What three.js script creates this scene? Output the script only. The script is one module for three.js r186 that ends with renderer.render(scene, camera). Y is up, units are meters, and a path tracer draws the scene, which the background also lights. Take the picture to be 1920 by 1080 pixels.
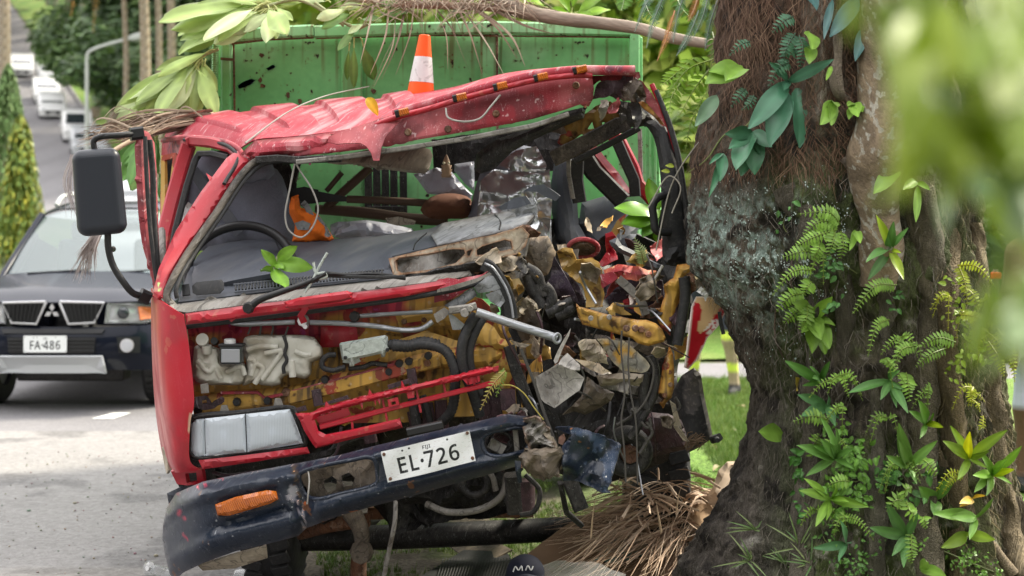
import * as THREE from 'three';
import { mergeGeometries, mergeVertices, toCreasedNormals } from 'three/addons/utils/BufferGeometryUtils.js';
import { RoundedBoxGeometry } from 'three/addons/geometries/RoundedBoxGeometry.js';
import { MarchingCubes } from 'three/addons/objects/MarchingCubes.js';

// ---------------------------------------------------------------- camera, sky, sun, exposure
const scene = new THREE.Scene();
const F = 3042, CX = 960, HY = 405, EYE = 1.6;          // focal length in photo pixels, principal column, horizon row, eye height
const camera = new THREE.PerspectiveCamera(2 * Math.atan(675 / F) * 180 / Math.PI, 1920 / 1350,0.1,1200);
camera.position.set(0, EYE, 0);
camera.setViewOffset(1920,1350,0,270,1920,1080);   // lens shifted down, verticals stay upright
camera.focus = 6.25; camera.userData.fStop = 3.0;
const SUN = new THREE.Vector3(0.62,0.72,-0.42).normalize();
{
  const w = 512, h = 256, d = new Float32Array(w * h * 4), v = new THREE.Vector3();
  for (let y = 0; y < h; y++) for (let x = 0; x < w; x++) {
    const el = ((y + 0.5) / h - 0.5) * Math.PI, az = ((x + 0.5) / w - 0.5) * 2 * Math.PI;
    v.set(Math.cos(el) * Math.cos(az), Math.sin(el), Math.cos(el) * Math.sin(az));
    const up = Math.max(0, v.y), s = Math.max(0, v.dot(SUN)), glow = 0.5 * Math.pow(s, 6) + 1.2 * Math.pow(s, 60);
    const k = 0.5 + 0.95 * up + glow, o = (y * w + x) * 4, dim = v.y < 0 ? 0.35 : 1;
    d[o] = (0.98 + 0.03 * (1 - up)) * k * dim; d[o + 1] = (0.97 + 0.01 * (1 - up)) * k * dim; d[o + 2] = 0.98 * k * dim; d[o + 3] = 1;
  }
  const sky = new THREE.DataTexture(d, w, h, THREE.RGBAFormat, THREE.FloatType);
  sky.mapping = THREE.EquirectangularReflectionMapping; sky.magFilter = THREE.LinearFilter; sky.needsUpdate = true;
  scene.background = sky; scene.environment = sky;
}
const sun = new THREE.DirectionalLight(new THREE.Color(1,0.92,0.74), 3.0);
sun.position.copy(SUN).multiplyScalar(60); sun.castShadow = true; sun.shadow.radius = 22;
sun.shadow.mapSize.set(2048,2048);
Object.assign(sun.shadow.camera, { left: -40, right: 40, top: 40, bottom: -40, near: 1, far: 160 });
scene.add(sun, sun.target);
const renderer = new THREE.WebGLRenderer({ antialias: true });
renderer.toneMapping = THREE.LinearToneMapping; renderer.toneMappingExposure = 2.9;
renderer.shadowMap.enabled = true;
// ---------------------------------------------------------------- helpers
{ const t0 = THREE.BufferGeometry.prototype.toNonIndexed; THREE.BufferGeometry.prototype.toNonIndexed = function () { return this.index ? t0.call(this) : this; }; }
const V3 = THREE.Vector3, PI = Math.PI;
let _s = 12345;
const seed = (n) => { _s = n | 0; };
const R = () => { _s = (_s + 0x6d2b79f5) | 0; let t = Math.imul(_s ^ (_s >>> 15), 1 | _s); t = (t + Math.imul(t ^ (t >>> 7), 61 | t)) ^ t; return ((t ^ (t >>> 14)) >>> 0) / 4294967296; };
const rr = (a, b) => a + (b - a) * R();
const clamp = (x, a = 0, b = 1) => Math.min(b, Math.max(a, x));
const sst = (a, b, x) => { const t = clamp((x - a) / (b - a)); return t * t * (3 - 2 * t); };
const mix = (a, b, t) => a + (b - a) * t;
const mix3 = (a, b, t) => [mix(a[0], b[0], t), mix(a[1], b[1], t), mix(a[2], b[2], t)];
const W = (x, y, d) => new V3((x - CX) / F * d, EYE + (HY - y) / F * d, -d);      // photo column and row at a distance in metres -> a point in the world
const k = (ox, oy, s, list, d) => list.map((p) => [ox + p[0] / s, oy + p[1] / s, p[2] ?? d]);
const hsh = (x, y, z, s) => { let h = Math.imul(x, 374761393) ^ Math.imul(y, 668265263) ^ Math.imul(z, 2147483647 - 1640531) ^ Math.imul(s, 974711); h = Math.imul(h ^ (h >>> 13), 1274126177); return ((h ^ (h >>> 16)) >>> 0) / 4294967296; };
function n3(x, y, z, s = 0) {
  const xi = Math.floor(x), yi = Math.floor(y), zi = Math.floor(z); let u = x - xi, v = y - yi, w = z - zi;
  u = u * u * (3 - 2 * u); v = v * v * (3 - 2 * v); w = w * w * (3 - 2 * w);
  const L = (k2) => mix(mix(hsh(xi, yi, zi + k2, s), hsh(xi + 1, yi, zi + k2, s), u), mix(hsh(xi, yi + 1, zi + k2, s), hsh(xi + 1, yi + 1, zi + k2, s), u), v);
  return mix(L(0), L(1), w);
}
const n3l = (x, y, z, s) => { const xi = Math.floor(x), yi = Math.floor(y), zi = Math.floor(z), u = x - xi, v = y - yi, w = z - zi, L = (q) => mix(mix(hsh(xi, yi, zi + q, s), hsh(xi + 1, yi, zi + q, s), u), mix(hsh(xi, yi + 1, zi + q, s), hsh(xi + 1, yi + 1, zi + q, s), u), v); return mix(L(0), L(1), w); };   // straight-sided: sharp creases
const fb3 = (x, y, z, o = 4, s = 0) => { let a = 0, b = 0.5, t = 0; for (let i = 0; i < o; i++) { a += b * n3(x, y, z, s + i); t += b; x *= 2.03; y *= 2.03; z *= 2.03; b *= 0.5; } return a / t; };
function tn(u, v, f, s) {        // tiling value noise on the unit square, f cells a side
  const x = u * f, y = v * f, xi = Math.floor(x), yi = Math.floor(y); let a = x - xi, b = y - yi; a = a * a * (3 - 2 * a); b = b * b * (3 - 2 * b);
  const m = (i) => ((i % f) + f) % f;
  return mix(mix(hsh(m(xi), m(yi), 7, s), hsh(m(xi + 1), m(yi), 7, s), a), mix(hsh(m(xi), m(yi + 1), 7, s), hsh(m(xi + 1), m(yi + 1), 7, s), a), b);
}
const tf = (u, v, f, o, s) => { let a = 0, b = 0.5, t = 0; for (let i = 0; i < o; i++) { a += b * tn(u, v, f, s + i * 17); t += b; f *= 2; b *= 0.5; } return a / t; };
const toS = (x) => Math.round(255 * (x <= 0.0031308 ? 12.92 * x : 1.055 * Math.pow(clamp(x), 1 / 2.4) - 0.055));
const tex = (data, n, srgb, rep) => { const t = new THREE.DataTexture(data, n, n, THREE.RGBAFormat); t.wrapS = t.wrapT = THREE.RepeatWrapping; t.magFilter = THREE.LinearFilter; t.minFilter = THREE.LinearMipmapLinearFilter; if (srgb) t.colorSpace = THREE.SRGBColorSpace; t.repeat.set(rep, rep); t.needsUpdate = true; return t; };
// a material whose texture tiles every `size` metres; fn(u, v) -> [r, g, b, roughness, height] in linear values
function mat(name, size, n, fn, extra = {}) {
  const c = new Uint8Array(n * n * 4), q = new Uint8Array(n * n * 4);
  for (let y = 0; y < n; y++) for (let x = 0; x < n; x++) {
    const p = fn(x / n, y / n), o = (y * n + x) * 4;
    c[o] = toS(p[0]); c[o + 1] = toS(p[1]); c[o + 2] = toS(p[2]); c[o + 3] = 255;
    q[o] = q[o + 2] = 255 * clamp(p[4] ?? 0.5); q[o + 1] = 255 * clamp(p[3] ?? 0.6); q[o + 3] = 255;   // height in red, roughness in green
  }
  const { bump = 0.002,...rest } = extra, qt = tex(q, n, false, 1 / size);
  const m = new THREE.MeshPhysicalMaterial({ map: tex(c, n, true, 1 / size), roughnessMap: qt, roughness: 1, specularIntensity: 0.55, vertexColors: true, side: THREE.DoubleSide, ...rest });
  if (bump) { m.bumpMap = qt; m.bumpScale = bump; }
  m.name = name; return m;
}
const flat = (name, r, g, b, rough = 0.6, extra = {}) => { const m = new THREE.MeshPhysicalMaterial({ color: new THREE.Color().setRGB(r, g, b), roughness: rough, specularIntensity: 0.6, vertexColors: true, side: THREE.DoubleSide, ...extra }); m.name = name; return m; };

// ------------------------------------------------ scene graph
const used = new Map(), offs = new WeakMap(), ZERO = new V3();
const numbered = (n) => { const c = used.get(n) ?? 0; used.set(n, c + 1); return c ? n + '_' + String(c).padStart(3, '0') : n; };
const tag = (o, label, category, group, kind) => { if (label) o.userData.label = label; if (category) o.userData.category = category; if (group) o.userData.group = group; if (kind) o.userData.kind = kind; return o; };
function thing(name, label, category, base, group) { const o = new THREE.Group(); o.name = numbered(name); o.position.copy(base ?? ZERO); scene.add(o); offs.set(o, o.position.clone()); return tag(o, label, category, group); }
const offOf = (o) => { while (o) { if (offs.has(o)) return offs.get(o); o = o.parent; } return ZERO; };
function fin(g) {
  if (g.index) g = g.toNonIndexed();
  if (!g.attributes.normal) g.computeVertexNormals();
  const n = g.attributes.position.count;
  if (!g.attributes.color) g.setAttribute('color', new THREE.BufferAttribute(new Float32Array(n * 3).fill(1), 3));
  if (!g.attributes.uv || g.userData.planar) {
    const p = g.attributes.position, uv = new Float32Array(n * 2);
    for (let i = 0; i < n; i++) { uv[2 * i] = p.getX(i) + 0.53 * p.getZ(i); uv[2 * i + 1] = p.getY(i) + 0.61 * p.getZ(i); }
    g.setAttribute('uv', new THREE.BufferAttribute(uv, 2));
  }
  for (const a of Object.keys(g.attributes)) if (!['position', 'normal', 'uv', 'color'].includes(a)) g.deleteAttribute(a);
  return g;
}
const join = (list) => (list.length === 1 ? fin(list[0]) : mergeGeometries(list.map(fin)));
// one named mesh made of geometries given in world space (or in the thing's space when local)
function part(name, geos, m, parent, local) {
  const g = join(Array.isArray(geos) ? geos : [geos]);
  if (parent && !local) { const o = offOf(parent); g.translate(-o.x, -o.y, -o.z); }
  const me = new THREE.Mesh(g, m); me.name = numbered(name); me.castShadow = me.receiveShadow = true;
  (parent ?? scene).add(me); return me;
}
const planar = (g) => { g.userData.planar = true; return g; };
const tint = (g, c) => { g = g.index ? g.toNonIndexed() : g; const n = g.attributes.position.count, a = new Float32Array(n * 3), p = g.attributes.position; for (let i = 0; i < n; i++) { const q = typeof c === 'function' ? c(p.getX(i), p.getY(i), p.getZ(i)) : c; a.set(q, i * 3); } g.setAttribute('color', new THREE.BufferAttribute(a, 3)); return g; };

// ------------------------------------------------ surfaces
// P: points, T: index triples, t: thickness; the front turns towards the camera side, the back is a second skin, the rim is closed
function solid(P, T, t, col, crease = 0.6, toward = new V3(0, EYE, 0)) {
  const N = P.map(() => new V3()), a = new V3(), b = new V3();
  let facing = 0; const c = new V3();
  for (let i = 0; i < T.length; i += 3) { const A = P[T[i]]; a.subVectors(P[T[i + 1]], A); b.subVectors(P[T[i + 2]], A); a.cross(b); facing += a.dot(c.subVectors(toward, A)); for (let j = 0; j < 3; j++) N[T[i + j]].add(a); }
  if (facing < 0) { for (let i = 0; i < T.length; i += 3) { const q = T[i]; T[i] = T[i + 1]; T[i + 1] = q; } N.forEach((n) => n.negate()); }
  N.forEach((n) => n.normalize());
  const pos = [], cl = [], put = (q, back) => { const p = P[q]; if (back) pos.push(p.x - N[q].x * t, p.y - N[q].y * t, p.z - N[q].z * t); else pos.push(p.x, p.y, p.z); const h = col ? col[q] : [1,1,1]; cl.push(h[0], h[1], h[2]); };
  const edges = new Map();
  for (let i = 0; i < T.length; i += 3) for (let j = 0; j < 3; j++) {
    const u = T[i + j], v = T[i + (j + 1) % 3], rev = v * 4194304 + u; put(u, false);
    if (edges.has(rev)) edges.delete(rev); else edges.set(u * 4194304 + v, [u, v]);
  }
  if (t > 0) {
    for (let i = 0; i < T.length; i += 3) { put(T[i], true); put(T[i + 2], true); put(T[i + 1], true); }
    for (const [u, v] of edges.values()) { put(u, false); put(u, true); put(v, false); put(v, false); put(u, true); put(v, true); }
  }
  let g = new THREE.BufferGeometry();
  g.setAttribute('position', new THREE.Float32BufferAttribute(pos, 3)); g.setAttribute('color', new THREE.Float32BufferAttribute(cl, 3));
  g = toCreasedNormals(g, crease); return planar(g);
}
const inPoly = (x, y, P) => { let r = false; for (let i = 0, j = P.length - 1; i < P.length; j = i++) if ((P[i][1] > y) !== (P[j][1] > y) && x < (P[j][0] - P[i][0]) * (y - P[i][1]) / (P[j][1] - P[i][1]) + P[i][0]) r = !r; return r; };
const segD = (x, y, A, B) => { const dx = B[0] - A[0], dy = B[1] - A[1], t = clamp(((x - A[0]) * dx + (y - A[1]) * dy) / (dx * dx + dy * dy + 1e-9)); return Math.hypot(x - A[0] - t * dx, y - A[1] - t * dy); };
const polyD = (x, y, P) => { let m = 1e9; for (let i = 0; i < P.length; i++) m = Math.min(m, segD(x, y, P[i], P[(i + 1) % P.length])); return m; };
function mvc(x, y, P) {            // smooth interpolation of the corners' third value
  const n = P.length, w = []; let s = 0, t = 0;
  for (let i = 0; i < n; i++) { const d = Math.hypot(P[i][0] - x, P[i][1] - y); if (d < 1e-3) return P[i][2]; }
  for (let i = 0; i < n; i++) { const B = P[i], C = P[(i + 1) % n]; if (segD(x, y, B, C) < 0.35) return mix(B[2], C[2], clamp(Math.hypot(x - B[0], y - B[1]) / (Math.hypot(C[0] - B[0], C[1] - B[1]) + 1e-9))); }
  const ang = (A, B) => { const ax = A[0] - x, ay = A[1] - y, bx = B[0] - x, by = B[1] - y; return Math.atan2(ax * by - ay * bx, ax * bx + ay * by); };
  for (let i = 0; i < n; i++) { const A = P[(i + n - 1) % n], B = P[i], C = P[(i + 1) % n];    const q = (Math.tan(ang(A, B) / 2) + Math.tan(ang(B, C) / 2)) / Math.hypot(B[0] - x, B[1] - y); w.push(q); s += q; t += q * B[2]; }
  const v = t / s, lo = Math.min(...P.map((p) => p[2])) - 0.02, hi = Math.max(...P.map((p) => p[2])) + 0.02; return clamp(v, lo, hi);
}
const rounded = (P, n = 5) => { const c = new THREE.CatmullRomCurve3(P.map((p) => new V3(p[0], p[1], p[2])), true, 'centripetal'); return c.getPoints(P.length * n).slice(0,-1).map((p) => [p.x, p.y, p.z]); };
// a sheet of metal, cloth or plastic whose outline is given in photo pixels with a distance for each corner
function sheet(poly, o = {}) {
  let { t = 0.004, L = 11, cr = 0, cf = 9, bulge = 0, bw = 30, holes = [], smooth = 0, jag = 0, col, edge, ew = 5, d, sd = 1, crease = 0.42, map = W } = o;
  let P = poly.map((p) => [p[0], p[1], p[2] ?? (typeof d === 'number' ? d : 6.5)]);
  if (smooth) P = rounded(P, smooth);
  const dens = (Q) => { const out = []; for (let i = 0; i < Q.length; i++) { const A = Q[i], B = Q[(i + 1) % Q.length], n = Math.max(1, Math.ceil(Math.hypot(B[0] - A[0], B[1] - A[1]) / L)); for (let j = 0; j < n; j++) out.push([mix(A[0], B[0], j / n), mix(A[1], B[1], j / n)]); } return out; };
  let out = dens(P);
  if (jag) out = out.map(([x, y]) => [x + (fb3(x * 0.13, y * 0.13, sd, 3,5) - 0.5) * 2 * jag, y + (fb3(x * 0.13, y * 0.13, sd + 9,3,6) - 0.5) * 2 * jag]);
  const hs = holes.map((h) => dens(o.hs ? rounded(h.map((p) => [p[0], p[1],0]), 3) : h));
  // interior points on a jittered grid, triangulated through earcut cells: start from earcut, then split long edges
  const V = [...out, ...hs.flat()], T0 = THREE.ShapeUtils.triangulateShape(out.map((p) => new THREE.Vector2(p[0], p[1])), hs.map((h) => h.map((p) => new THREE.Vector2(p[0], p[1])))).map((f) => [...f]);
  // flip to Delaunay-ish while splitting
  let T = T0; const Ls = L * 1.35;
  const flipAll = () => {
    for (let pass = 0; pass < 6; pass++) {
      const E = new Map(); let any = false;
      T.forEach((f, fi) => { for (let j = 0; j < 3; j++) { const a = f[j], b = f[(j + 1) % 3], key = a < b ? a * 4194304 + b : b * 4194304 + a; if (!E.has(key)) E.set(key, []); E.get(key).push([fi, f[(j + 2) % 3], a, b]); } });
      const done = new Set();
      for (const e of E.values()) {
        if (e.length !== 2 || done.has(e[0][0]) || done.has(e[1][0])) continue;
        const [f1, p, a, b] = e[0],[f2, q] = e[1], ang = (o2, u, v) => { const ux = V[u][0] - V[o2][0], uy = V[u][1] - V[o2][1], vx = V[v][0] - V[o2][0], vy = V[v][1] - V[o2][1]; return Math.atan2(Math.abs(ux * vy - uy * vx), ux * vx + uy * vy); };
        if (ang(p, a, b) + ang(q, a, b) <= PI + 0.01) continue;
        const cr2 = (i, j, l) => (V[j][0] - V[i][0]) * (V[l][1] - V[i][1]) - (V[j][1] - V[i][1]) * (V[l][0] - V[i][0]);
        if (cr2(p, a, q) * cr2(p, q, b) <= 1e-9) continue;
        T[f1] = [p, a, q]; T[f2] = [p, q, b]; done.add(f1); done.add(f2); any = true;
      }
      if (!any) break;
    }
  };
  flipAll();
  for (let pass = 0; pass < 8; pass++) {
    const mid = new Map(); let split = false;
    const m = (a, b) => { if (Math.hypot(V[a][0] - V[b][0], V[a][1] - V[b][1]) <= Ls) return -1; const key = a < b ? a * 4194304 + b : b * 4194304 + a; if (!mid.has(key)) { mid.set(key, V.length); V.push([(V[a][0] + V[b][0]) / 2, (V[a][1] + V[b][1]) / 2]); } split = true; return mid.get(key); };
    const nx = [];
    for (const [a, b, c] of T) {
      const ab = m(a, b), bc = m(b, c), ca = m(c, a), n = (ab >= 0) + (bc >= 0) + (ca >= 0);
      if (!n) nx.push([a, b, c]);
      else if (n === 3) nx.push([a, ab, ca],[ab, b, bc],[ca, bc, c],[ab, bc, ca]);
      else if (n === 1) { if (ab >= 0) nx.push([a, ab, c],[ab, b, c]); else if (bc >= 0) nx.push([b, bc, a],[bc, c, a]); else nx.push([c, ca, b],[ca, a, b]); }
      else { if (ab < 0) nx.push([c, ca, bc],[ca, a, b],[ca, b, bc]); else if (bc < 0) nx.push([a, ab, ca],[ab, b, c],[ab, c, ca]); else nx.push([b, bc, ab],[bc, c, a],[bc, a, ab]); }
    }
    T = nx; if (!split) break; flipAll();
  }
  const D = typeof d === 'function' ? d : (x, y) => mvc(x, y, P);
  const P3 = [], C = [];
  for (const [x, y] of V) {
    let z = D(x, y), e = 1e9;
    if (bulge || edge || col) { e = polyD(x, y, P); for (const h of holes) e = Math.min(e, polyD(x, y, h)); }
    if (bulge) { const q = clamp(e / bw); z -= bulge * Math.sqrt(1 - (1 - q) * (1 - q)); }
    const p = map(x, y, z);
    if (cr) { const a = p.x * cf + sd * 3.7, b = p.y * cf + sd * 1.3, c = sd * 5.1, q1 = a * 0.8 + b * 0.6, q2 = b * 0.8 - a * 0.6, r1 = 1 - Math.abs(2 * n3l(q1, q2, c, sd) - 1) * 2, r2 = 1 - Math.abs(2 * n3l(a * 2.2 + r1 * 0.4, b * 2.2, c, sd + 4) - 1) * 2, r3 = n3l(q2 * 4.6, q1 * 4.6, c, sd + 8) - 0.5; p.z += cr * (r1 - 0.3) * 0.9 + cr * 0.45 * r2 + cr * 0.35 * r3; p.x += cr * 0.5 * (n3(a, b, c + 9, sd) - 0.5); p.y += cr * 0.5 * (n3(a, b, c + 19, sd) - 0.5); }
    P3.push(p);
    let h = col ? col(x, y, e) : [1,1,1];
    if (edge && e < ew * 2.2) h = mix3(h, edge, clamp(1.25 - e / ew + (n3(x * 0.25, y * 0.25, sd) - 0.5) * 1.2) * 0.9);
    C.push(h);
  }
  return solid(P3, T.flat(), t, C, crease);
}
// rows of control points, smooth in both directions
function loft(rows, nu, nv, o = {}) {
  const { t = 0.006, disp, col, crease = 0.7, map = W, cr = 0, cf = 8, sd = 2, toward } = o;
  const cs = rows.map((r) => new THREE.CatmullRomCurve3(r.map((p) => map(p[0], p[1], p[2])), false, 'centripetal'));
  const P = [], T = [], C = [];
  for (let j = 0; j <= nv; j++) for (let i = 0; i <= nu; i++) {
    const u = i / nu, v = j / nv, q = v * (rows.length - 1);
    const pts = cs.map((c) => c.getPoint(u)); let p;
    if (rows.length === 2) p = pts[0].lerp(pts[1], v); else { const kk = Math.min(rows.length - 2, Math.floor(q)), f = q - kk, a = pts[Math.max(0, kk - 1)], b = pts[kk], c = pts[kk + 1], e = pts[Math.min(rows.length - 1, kk + 2)];
      const cm = (s, w2, x2, y2) => 0.5 * (2 * w2 + (x2 - s) * f + (2 * s - 5 * w2 + 4 * x2 - y2) * f * f + (3 * w2 - s - 3 * x2 + y2) * f * f * f);
      p = new V3(cm(a.x, b.x, c.x, e.x), cm(a.y, b.y, c.y, e.y), cm(a.z, b.z, c.z, e.z)); }
    if (disp) { const q2 = disp(u, v, p); p.x += q2[0]; p.y += q2[1]; p.z += q2[2]; }
    if (cr) { const a = fb3(p.x * cf, p.y * cf, p.z * cf, 3, sd); p.z += cr * (1 - Math.abs(2 * a - 1) * 2); p.y += cr * 0.6 * (n3(p.x * cf + 7, p.y * cf, p.z * cf, sd) - 0.5); }
    P.push(p); C.push(col ? col(u, v, p) : [1,1,1]);
    if (i < nu && j < nv) { const s = j * (nu + 1) + i; T.push(s, s + 1, s + nu + 2, s, s + nu + 2, s + nu + 1); }
  }
  return solid(P, T, t, C, crease, toward);
}
// sweep of a profile [a across, b up] along world points; scale(s) shrinks it
function sweep(pts, profile, o = {}) {
  const { n = Math.max(6, pts.length * 5), up = new V3(0,0,1), scale = () => 1, closed = false, smooth = false, straight = false, crease = 0.7, col } = o;
  const c = new THREE.CatmullRomCurve3(pts, closed, 'centripetal'), P = [], T = [], C = [], m = profile.length, S = new V3(), U = new V3();
  const len = straight ? pts.length - 1 : n;
  for (let i = 0; i <= len; i++) {
    const s = i / len, p = straight ? pts[i] : c.getPoint(s), q = straight ? new V3().subVectors(pts[Math.min(len, i + 1)], pts[Math.max(0, i - 1)]).normalize() : c.getTangent(s);
    S.crossVectors(q, up); if (S.lengthSq() < 1e-6) S.set(1,0,0); S.normalize(); U.crossVectors(S, q).normalize();
    const f = scale(s, i);
    for (const [a, b] of profile) { P.push(p.clone().addScaledVector(S, a * f).addScaledVector(U, b * f)); C.push(col ? col(s) : [1,1,1]); }
  }
  for (let i = 0; i < len; i++) for (let j = 0; j < m; j++) { const a = i * m + j, b = i * m + (j + 1) % m; T.push(a, b, b + m, a, b + m, a + m); }
  for (let j = 1; j < m - 1; j++) { T.push(0, j + 1, j); const e = len * m; T.push(e, e + j, e + j + 1); }
  let g = new THREE.BufferGeometry(); g.setAttribute('position', new THREE.Float32BufferAttribute(P.flatMap((p) => [p.x, p.y, p.z]), 3));
  g.setAttribute('color', new THREE.Float32BufferAttribute(C.flat(), 3)); g.setIndex(T);
  return planar(toCreasedNormals(g, crease));
}
const circ = (r, n = 8) => Array.from({ length: n }, (_, i) => [r * Math.cos(i / n * 2 * PI), r * Math.sin(i / n * 2 * PI)]);
const rect = (w, h) => [[-w / 2,-h / 2],[w / 2,-h / 2],[w / 2, h / 2],[-w / 2, h / 2]];
const rrect = (w, h, r) => [[-w / 2 + r, -h / 2],[w / 2 - r, -h / 2],[w / 2,-h / 2 + r],[w / 2, h / 2 - r],[w / 2 - r, h / 2],[-w / 2 + r, h / 2],[-w / 2, h / 2 - r],[-w / 2,-h / 2 + r]];
const pw = (list, d) => list.map((p) => W(p[0], p[1], p[2] ?? d));
const tube = (list, r, o = {}) => sweep(list[0].isVector3 ? list : pw(list, o.d), circ(r, o.m ?? 8), { crease: 1.2,...o });
const bar = (list, w, h, o = {}) => sweep(list[0].isVector3 ? list : pw(list, o.d), rrect(w, h, Math.min(w, h) * 0.18), { straight: true, ...o });
function bolt(x, y, d, r = 0.012, h = 0.012) { const g = new THREE.CylinderGeometry(r * 0.75, r, h, 8); g.rotateX(PI / 2); const p = W(x, y, d); g.translate(p.x, p.y, p.z + h / 2); return planar(g.toNonIndexed()); }
const box = (w, h, d, x, y, z, r = 0.01) => { const g = new RoundedBoxGeometry(w, h, d, 2, Math.min(r, w / 2.1, h / 2.1, d / 2.1)); g.translate(x, y, z); return planar(g.index ? g.toNonIndexed() : g); };
// ------------------------------------------------ leaves
// a blade along +y, face +z; veins, cupped and drooping
function blade(len, wid, o = {}) {
  const { fold = 0.25, droop = 0.25, nl = 8, shape = 0.8, a = [0.1,0.2,0.05], rib = 1.5, tw = 0, wav = 0, sd = 0, back = 0.2 } = o, P = [], T = [], C = [], ks = [-1,-0.55,0,0.55,1];
  for (let i = 0; i <= nl; i++) {
    const s = i / nl, w = wid / 2 * Math.pow(Math.sin(PI * Math.pow(clamp(s * 0.97 + 0.015), shape)), 0.75), z = -droop * len * s * s, y = len * (s - 0.12 * droop * s * s);
    for (const q of ks) {
      const x = q * w, up = fold * Math.abs(x) + wav * Math.sin(s * 9 + q * 2 + sd) * wid * 0.12 * Math.abs(q), ct = Math.cos(tw * s), st = Math.sin(tw * s);
      P.push(new V3(x * ct - up * st, y, z + x * st + up * ct));
      const v = (q === 0 ? rib : 1) * (0.86 + 0.28 * n3(s * 7 + sd, q * 2, sd)) * (i % 2 && q ? 0.93 : 1); C.push([a[0] * v, a[1] * v, a[2] * v]);
    }
    if (i < nl) for (let j = 0; j < 4; j++) { const b = i * 5 + j; T.push(b, b + 1, b + 6, b, b + 6, b + 5); }
  }
  const g = new THREE.BufferGeometry(); g.setAttribute('position', new THREE.Float32BufferAttribute(P.flatMap((p) => [p.x, p.y, p.z]), 3)); g.setAttribute('color', new THREE.Float32BufferAttribute(C.flat(), 3)); g.setIndex(T); g.computeVertexNormals();
  return planar(g.toNonIndexed());
}
const _m = new THREE.Matrix4();
function aim(g, base, dir, face) {     // turn a blade so that it grows along dir from base with its face towards face
  const y = dir.clone().normalize(), x = new V3().crossVectors(y, face); if (x.lengthSq() < 1e-6) x.set(1,0,0); x.normalize(); const z = new V3().crossVectors(x, y);
  _m.makeBasis(x, y, z).setPosition(base); return g.applyMatrix4(_m);
}
// a fern frond along given points: leaflets in pairs on a bent rib
function frond(pts, leaflet, pairs, o = {}) {
  const { a = [0.08,0.2,0.04], w = 0.3, tip = 0.25, face = new V3(0,0.2,1), lean = 0.35, r = 0.0025, sd = 1, start = 0.08, droop = 0.2 } = o, c = new THREE.CatmullRomCurve3(pts), gs = [tint(tube(pts, r, { m: 4, n: 12, scale: (s) => 1.2 - s * 0.8 }), [a[0] * 0.9, a[1] * 0.75, a[2] * 0.8])], side = new V3(), dir = new V3();
  for (let i = 0; i < pairs; i++) {
    const s = start + (1 - start) * i / (pairs - 0.5), p = c.getPoint(s), t = c.getTangent(s), l = leaflet * (Math.pow(Math.sin(PI * clamp(0.18 + s * 0.8)), 0.7) * (1 - tip) + tip * (1 - s)) * rr(0.85,1.1);
    side.crossVectors(t, face).normalize();
    for (const q of [-1,1]) { dir.copy(side).multiplyScalar(q).addScaledVector(t, lean).addScaledVector(face, rr(-0.25,0.1)); const v = rr(0.75,1.25); gs.push(aim(blade(l, l * w, { nl: 3, droop, fold: 0.2, shape: 0.7, rib: 1.1, a: [a[0] * v, a[1] * v, a[2] * v], sd: i + q }), p, dir, face)); }
  }
  return mergeGeometries(gs.map(fin));
}
// ---------------------------------------------------------------- materials (base colours are linear, real-world values)
const M = {};
const scr = (u, v, s) => { const a = tf(u, v, 3,2, s) * 6; const q = Math.abs(tn((u * 3 + v * 0.7) % 1, (v * 0.15 + a * 0.01) % 1,64, s) - 0.5); return q < 0.012 ? 1 : 0; };
M.red = mat('red_paint', 1.1,512, (u, v) => { const a = tf(u, v, 4,4,1), b = tf(u, v, 24,3,2), g = tf(u, v, 9,4,3), d = sst(0.5,0.72, g) * 0.6 + 0.5 * sst(0.6,0.85, tn(u, v * 0.05,40,6)) * sst(0.4,0.7, a), f = 0.84 + 0.3 * a, c = sst(0.735,0.755, tf(u, v, 34,3,7)) * sst(0.42,0.55, a), s = scr(u, v, 5) * 0.5; return [mix(mix(0.37 * f, 0.13, d * 0.5), 0.45, s * 0.4 + c * 0.1), mix(0.006 + 0.008 * b, 0.06, d * 0.25 + s * 0.7 + c), mix(0.017 + 0.01 * b, 0.06, d * 0.2 + s * 0.8 + c * 0.6), 0.28 + 0.3 * g + 0.25 * d, 0.5 + 0.2 * (a - 0.5)]; }, { clearcoat: 0.35, clearcoatRoughness: 0.25, bump: 0.001 });
M.pink = mat('faded_red_paint', 0.9,512, (u, v) => { const a = tf(u, v, 3,4,11), b = tf(u, v, 10,4,12), c = tf(u, v, 40,3,13), w = sst(0.5,0.75, b), dk = sst(0.55,0.72, tf(u, v, 5,5,14)) * sst(0.35,0.6, c), s = scr(u, v, 15); return mix3([...mix3(mix3([0.31,0.03,0.045],[0.47,0.2,0.21], w * 0.75), [0.11,0.035,0.055], dk * 0.9)],[0.6,0.45,0.45], s * 0.6 + sst(0.74,0.8, c) * 0.35).concat([0.45 + 0.3 * c, 0.5 + 0.3 * (c - 0.5)]); }, { bump: 0.001 });
M.dull = mat('dull_red_paint', 0.9,512, (u, v) => { const a = tf(u, v, 4,4,21), b = tf(u, v, 12,4,22), c = tf(u, v, 48,3,23), dk = sst(0.5,0.7, b), s = scr(u, v, 25); return mix3(mix3([0.28,0.028,0.04],[0.4,0.1,0.11], sst(0.4,0.7, a)), [0.09,0.03,0.035], dk * 0.55).map((x) => x + s * 0.15 + sst(0.77,0.8, c) * 0.25).concat([0.5 + 0.25 * c, 0.5]); }, { bump: 0.001 });
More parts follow.
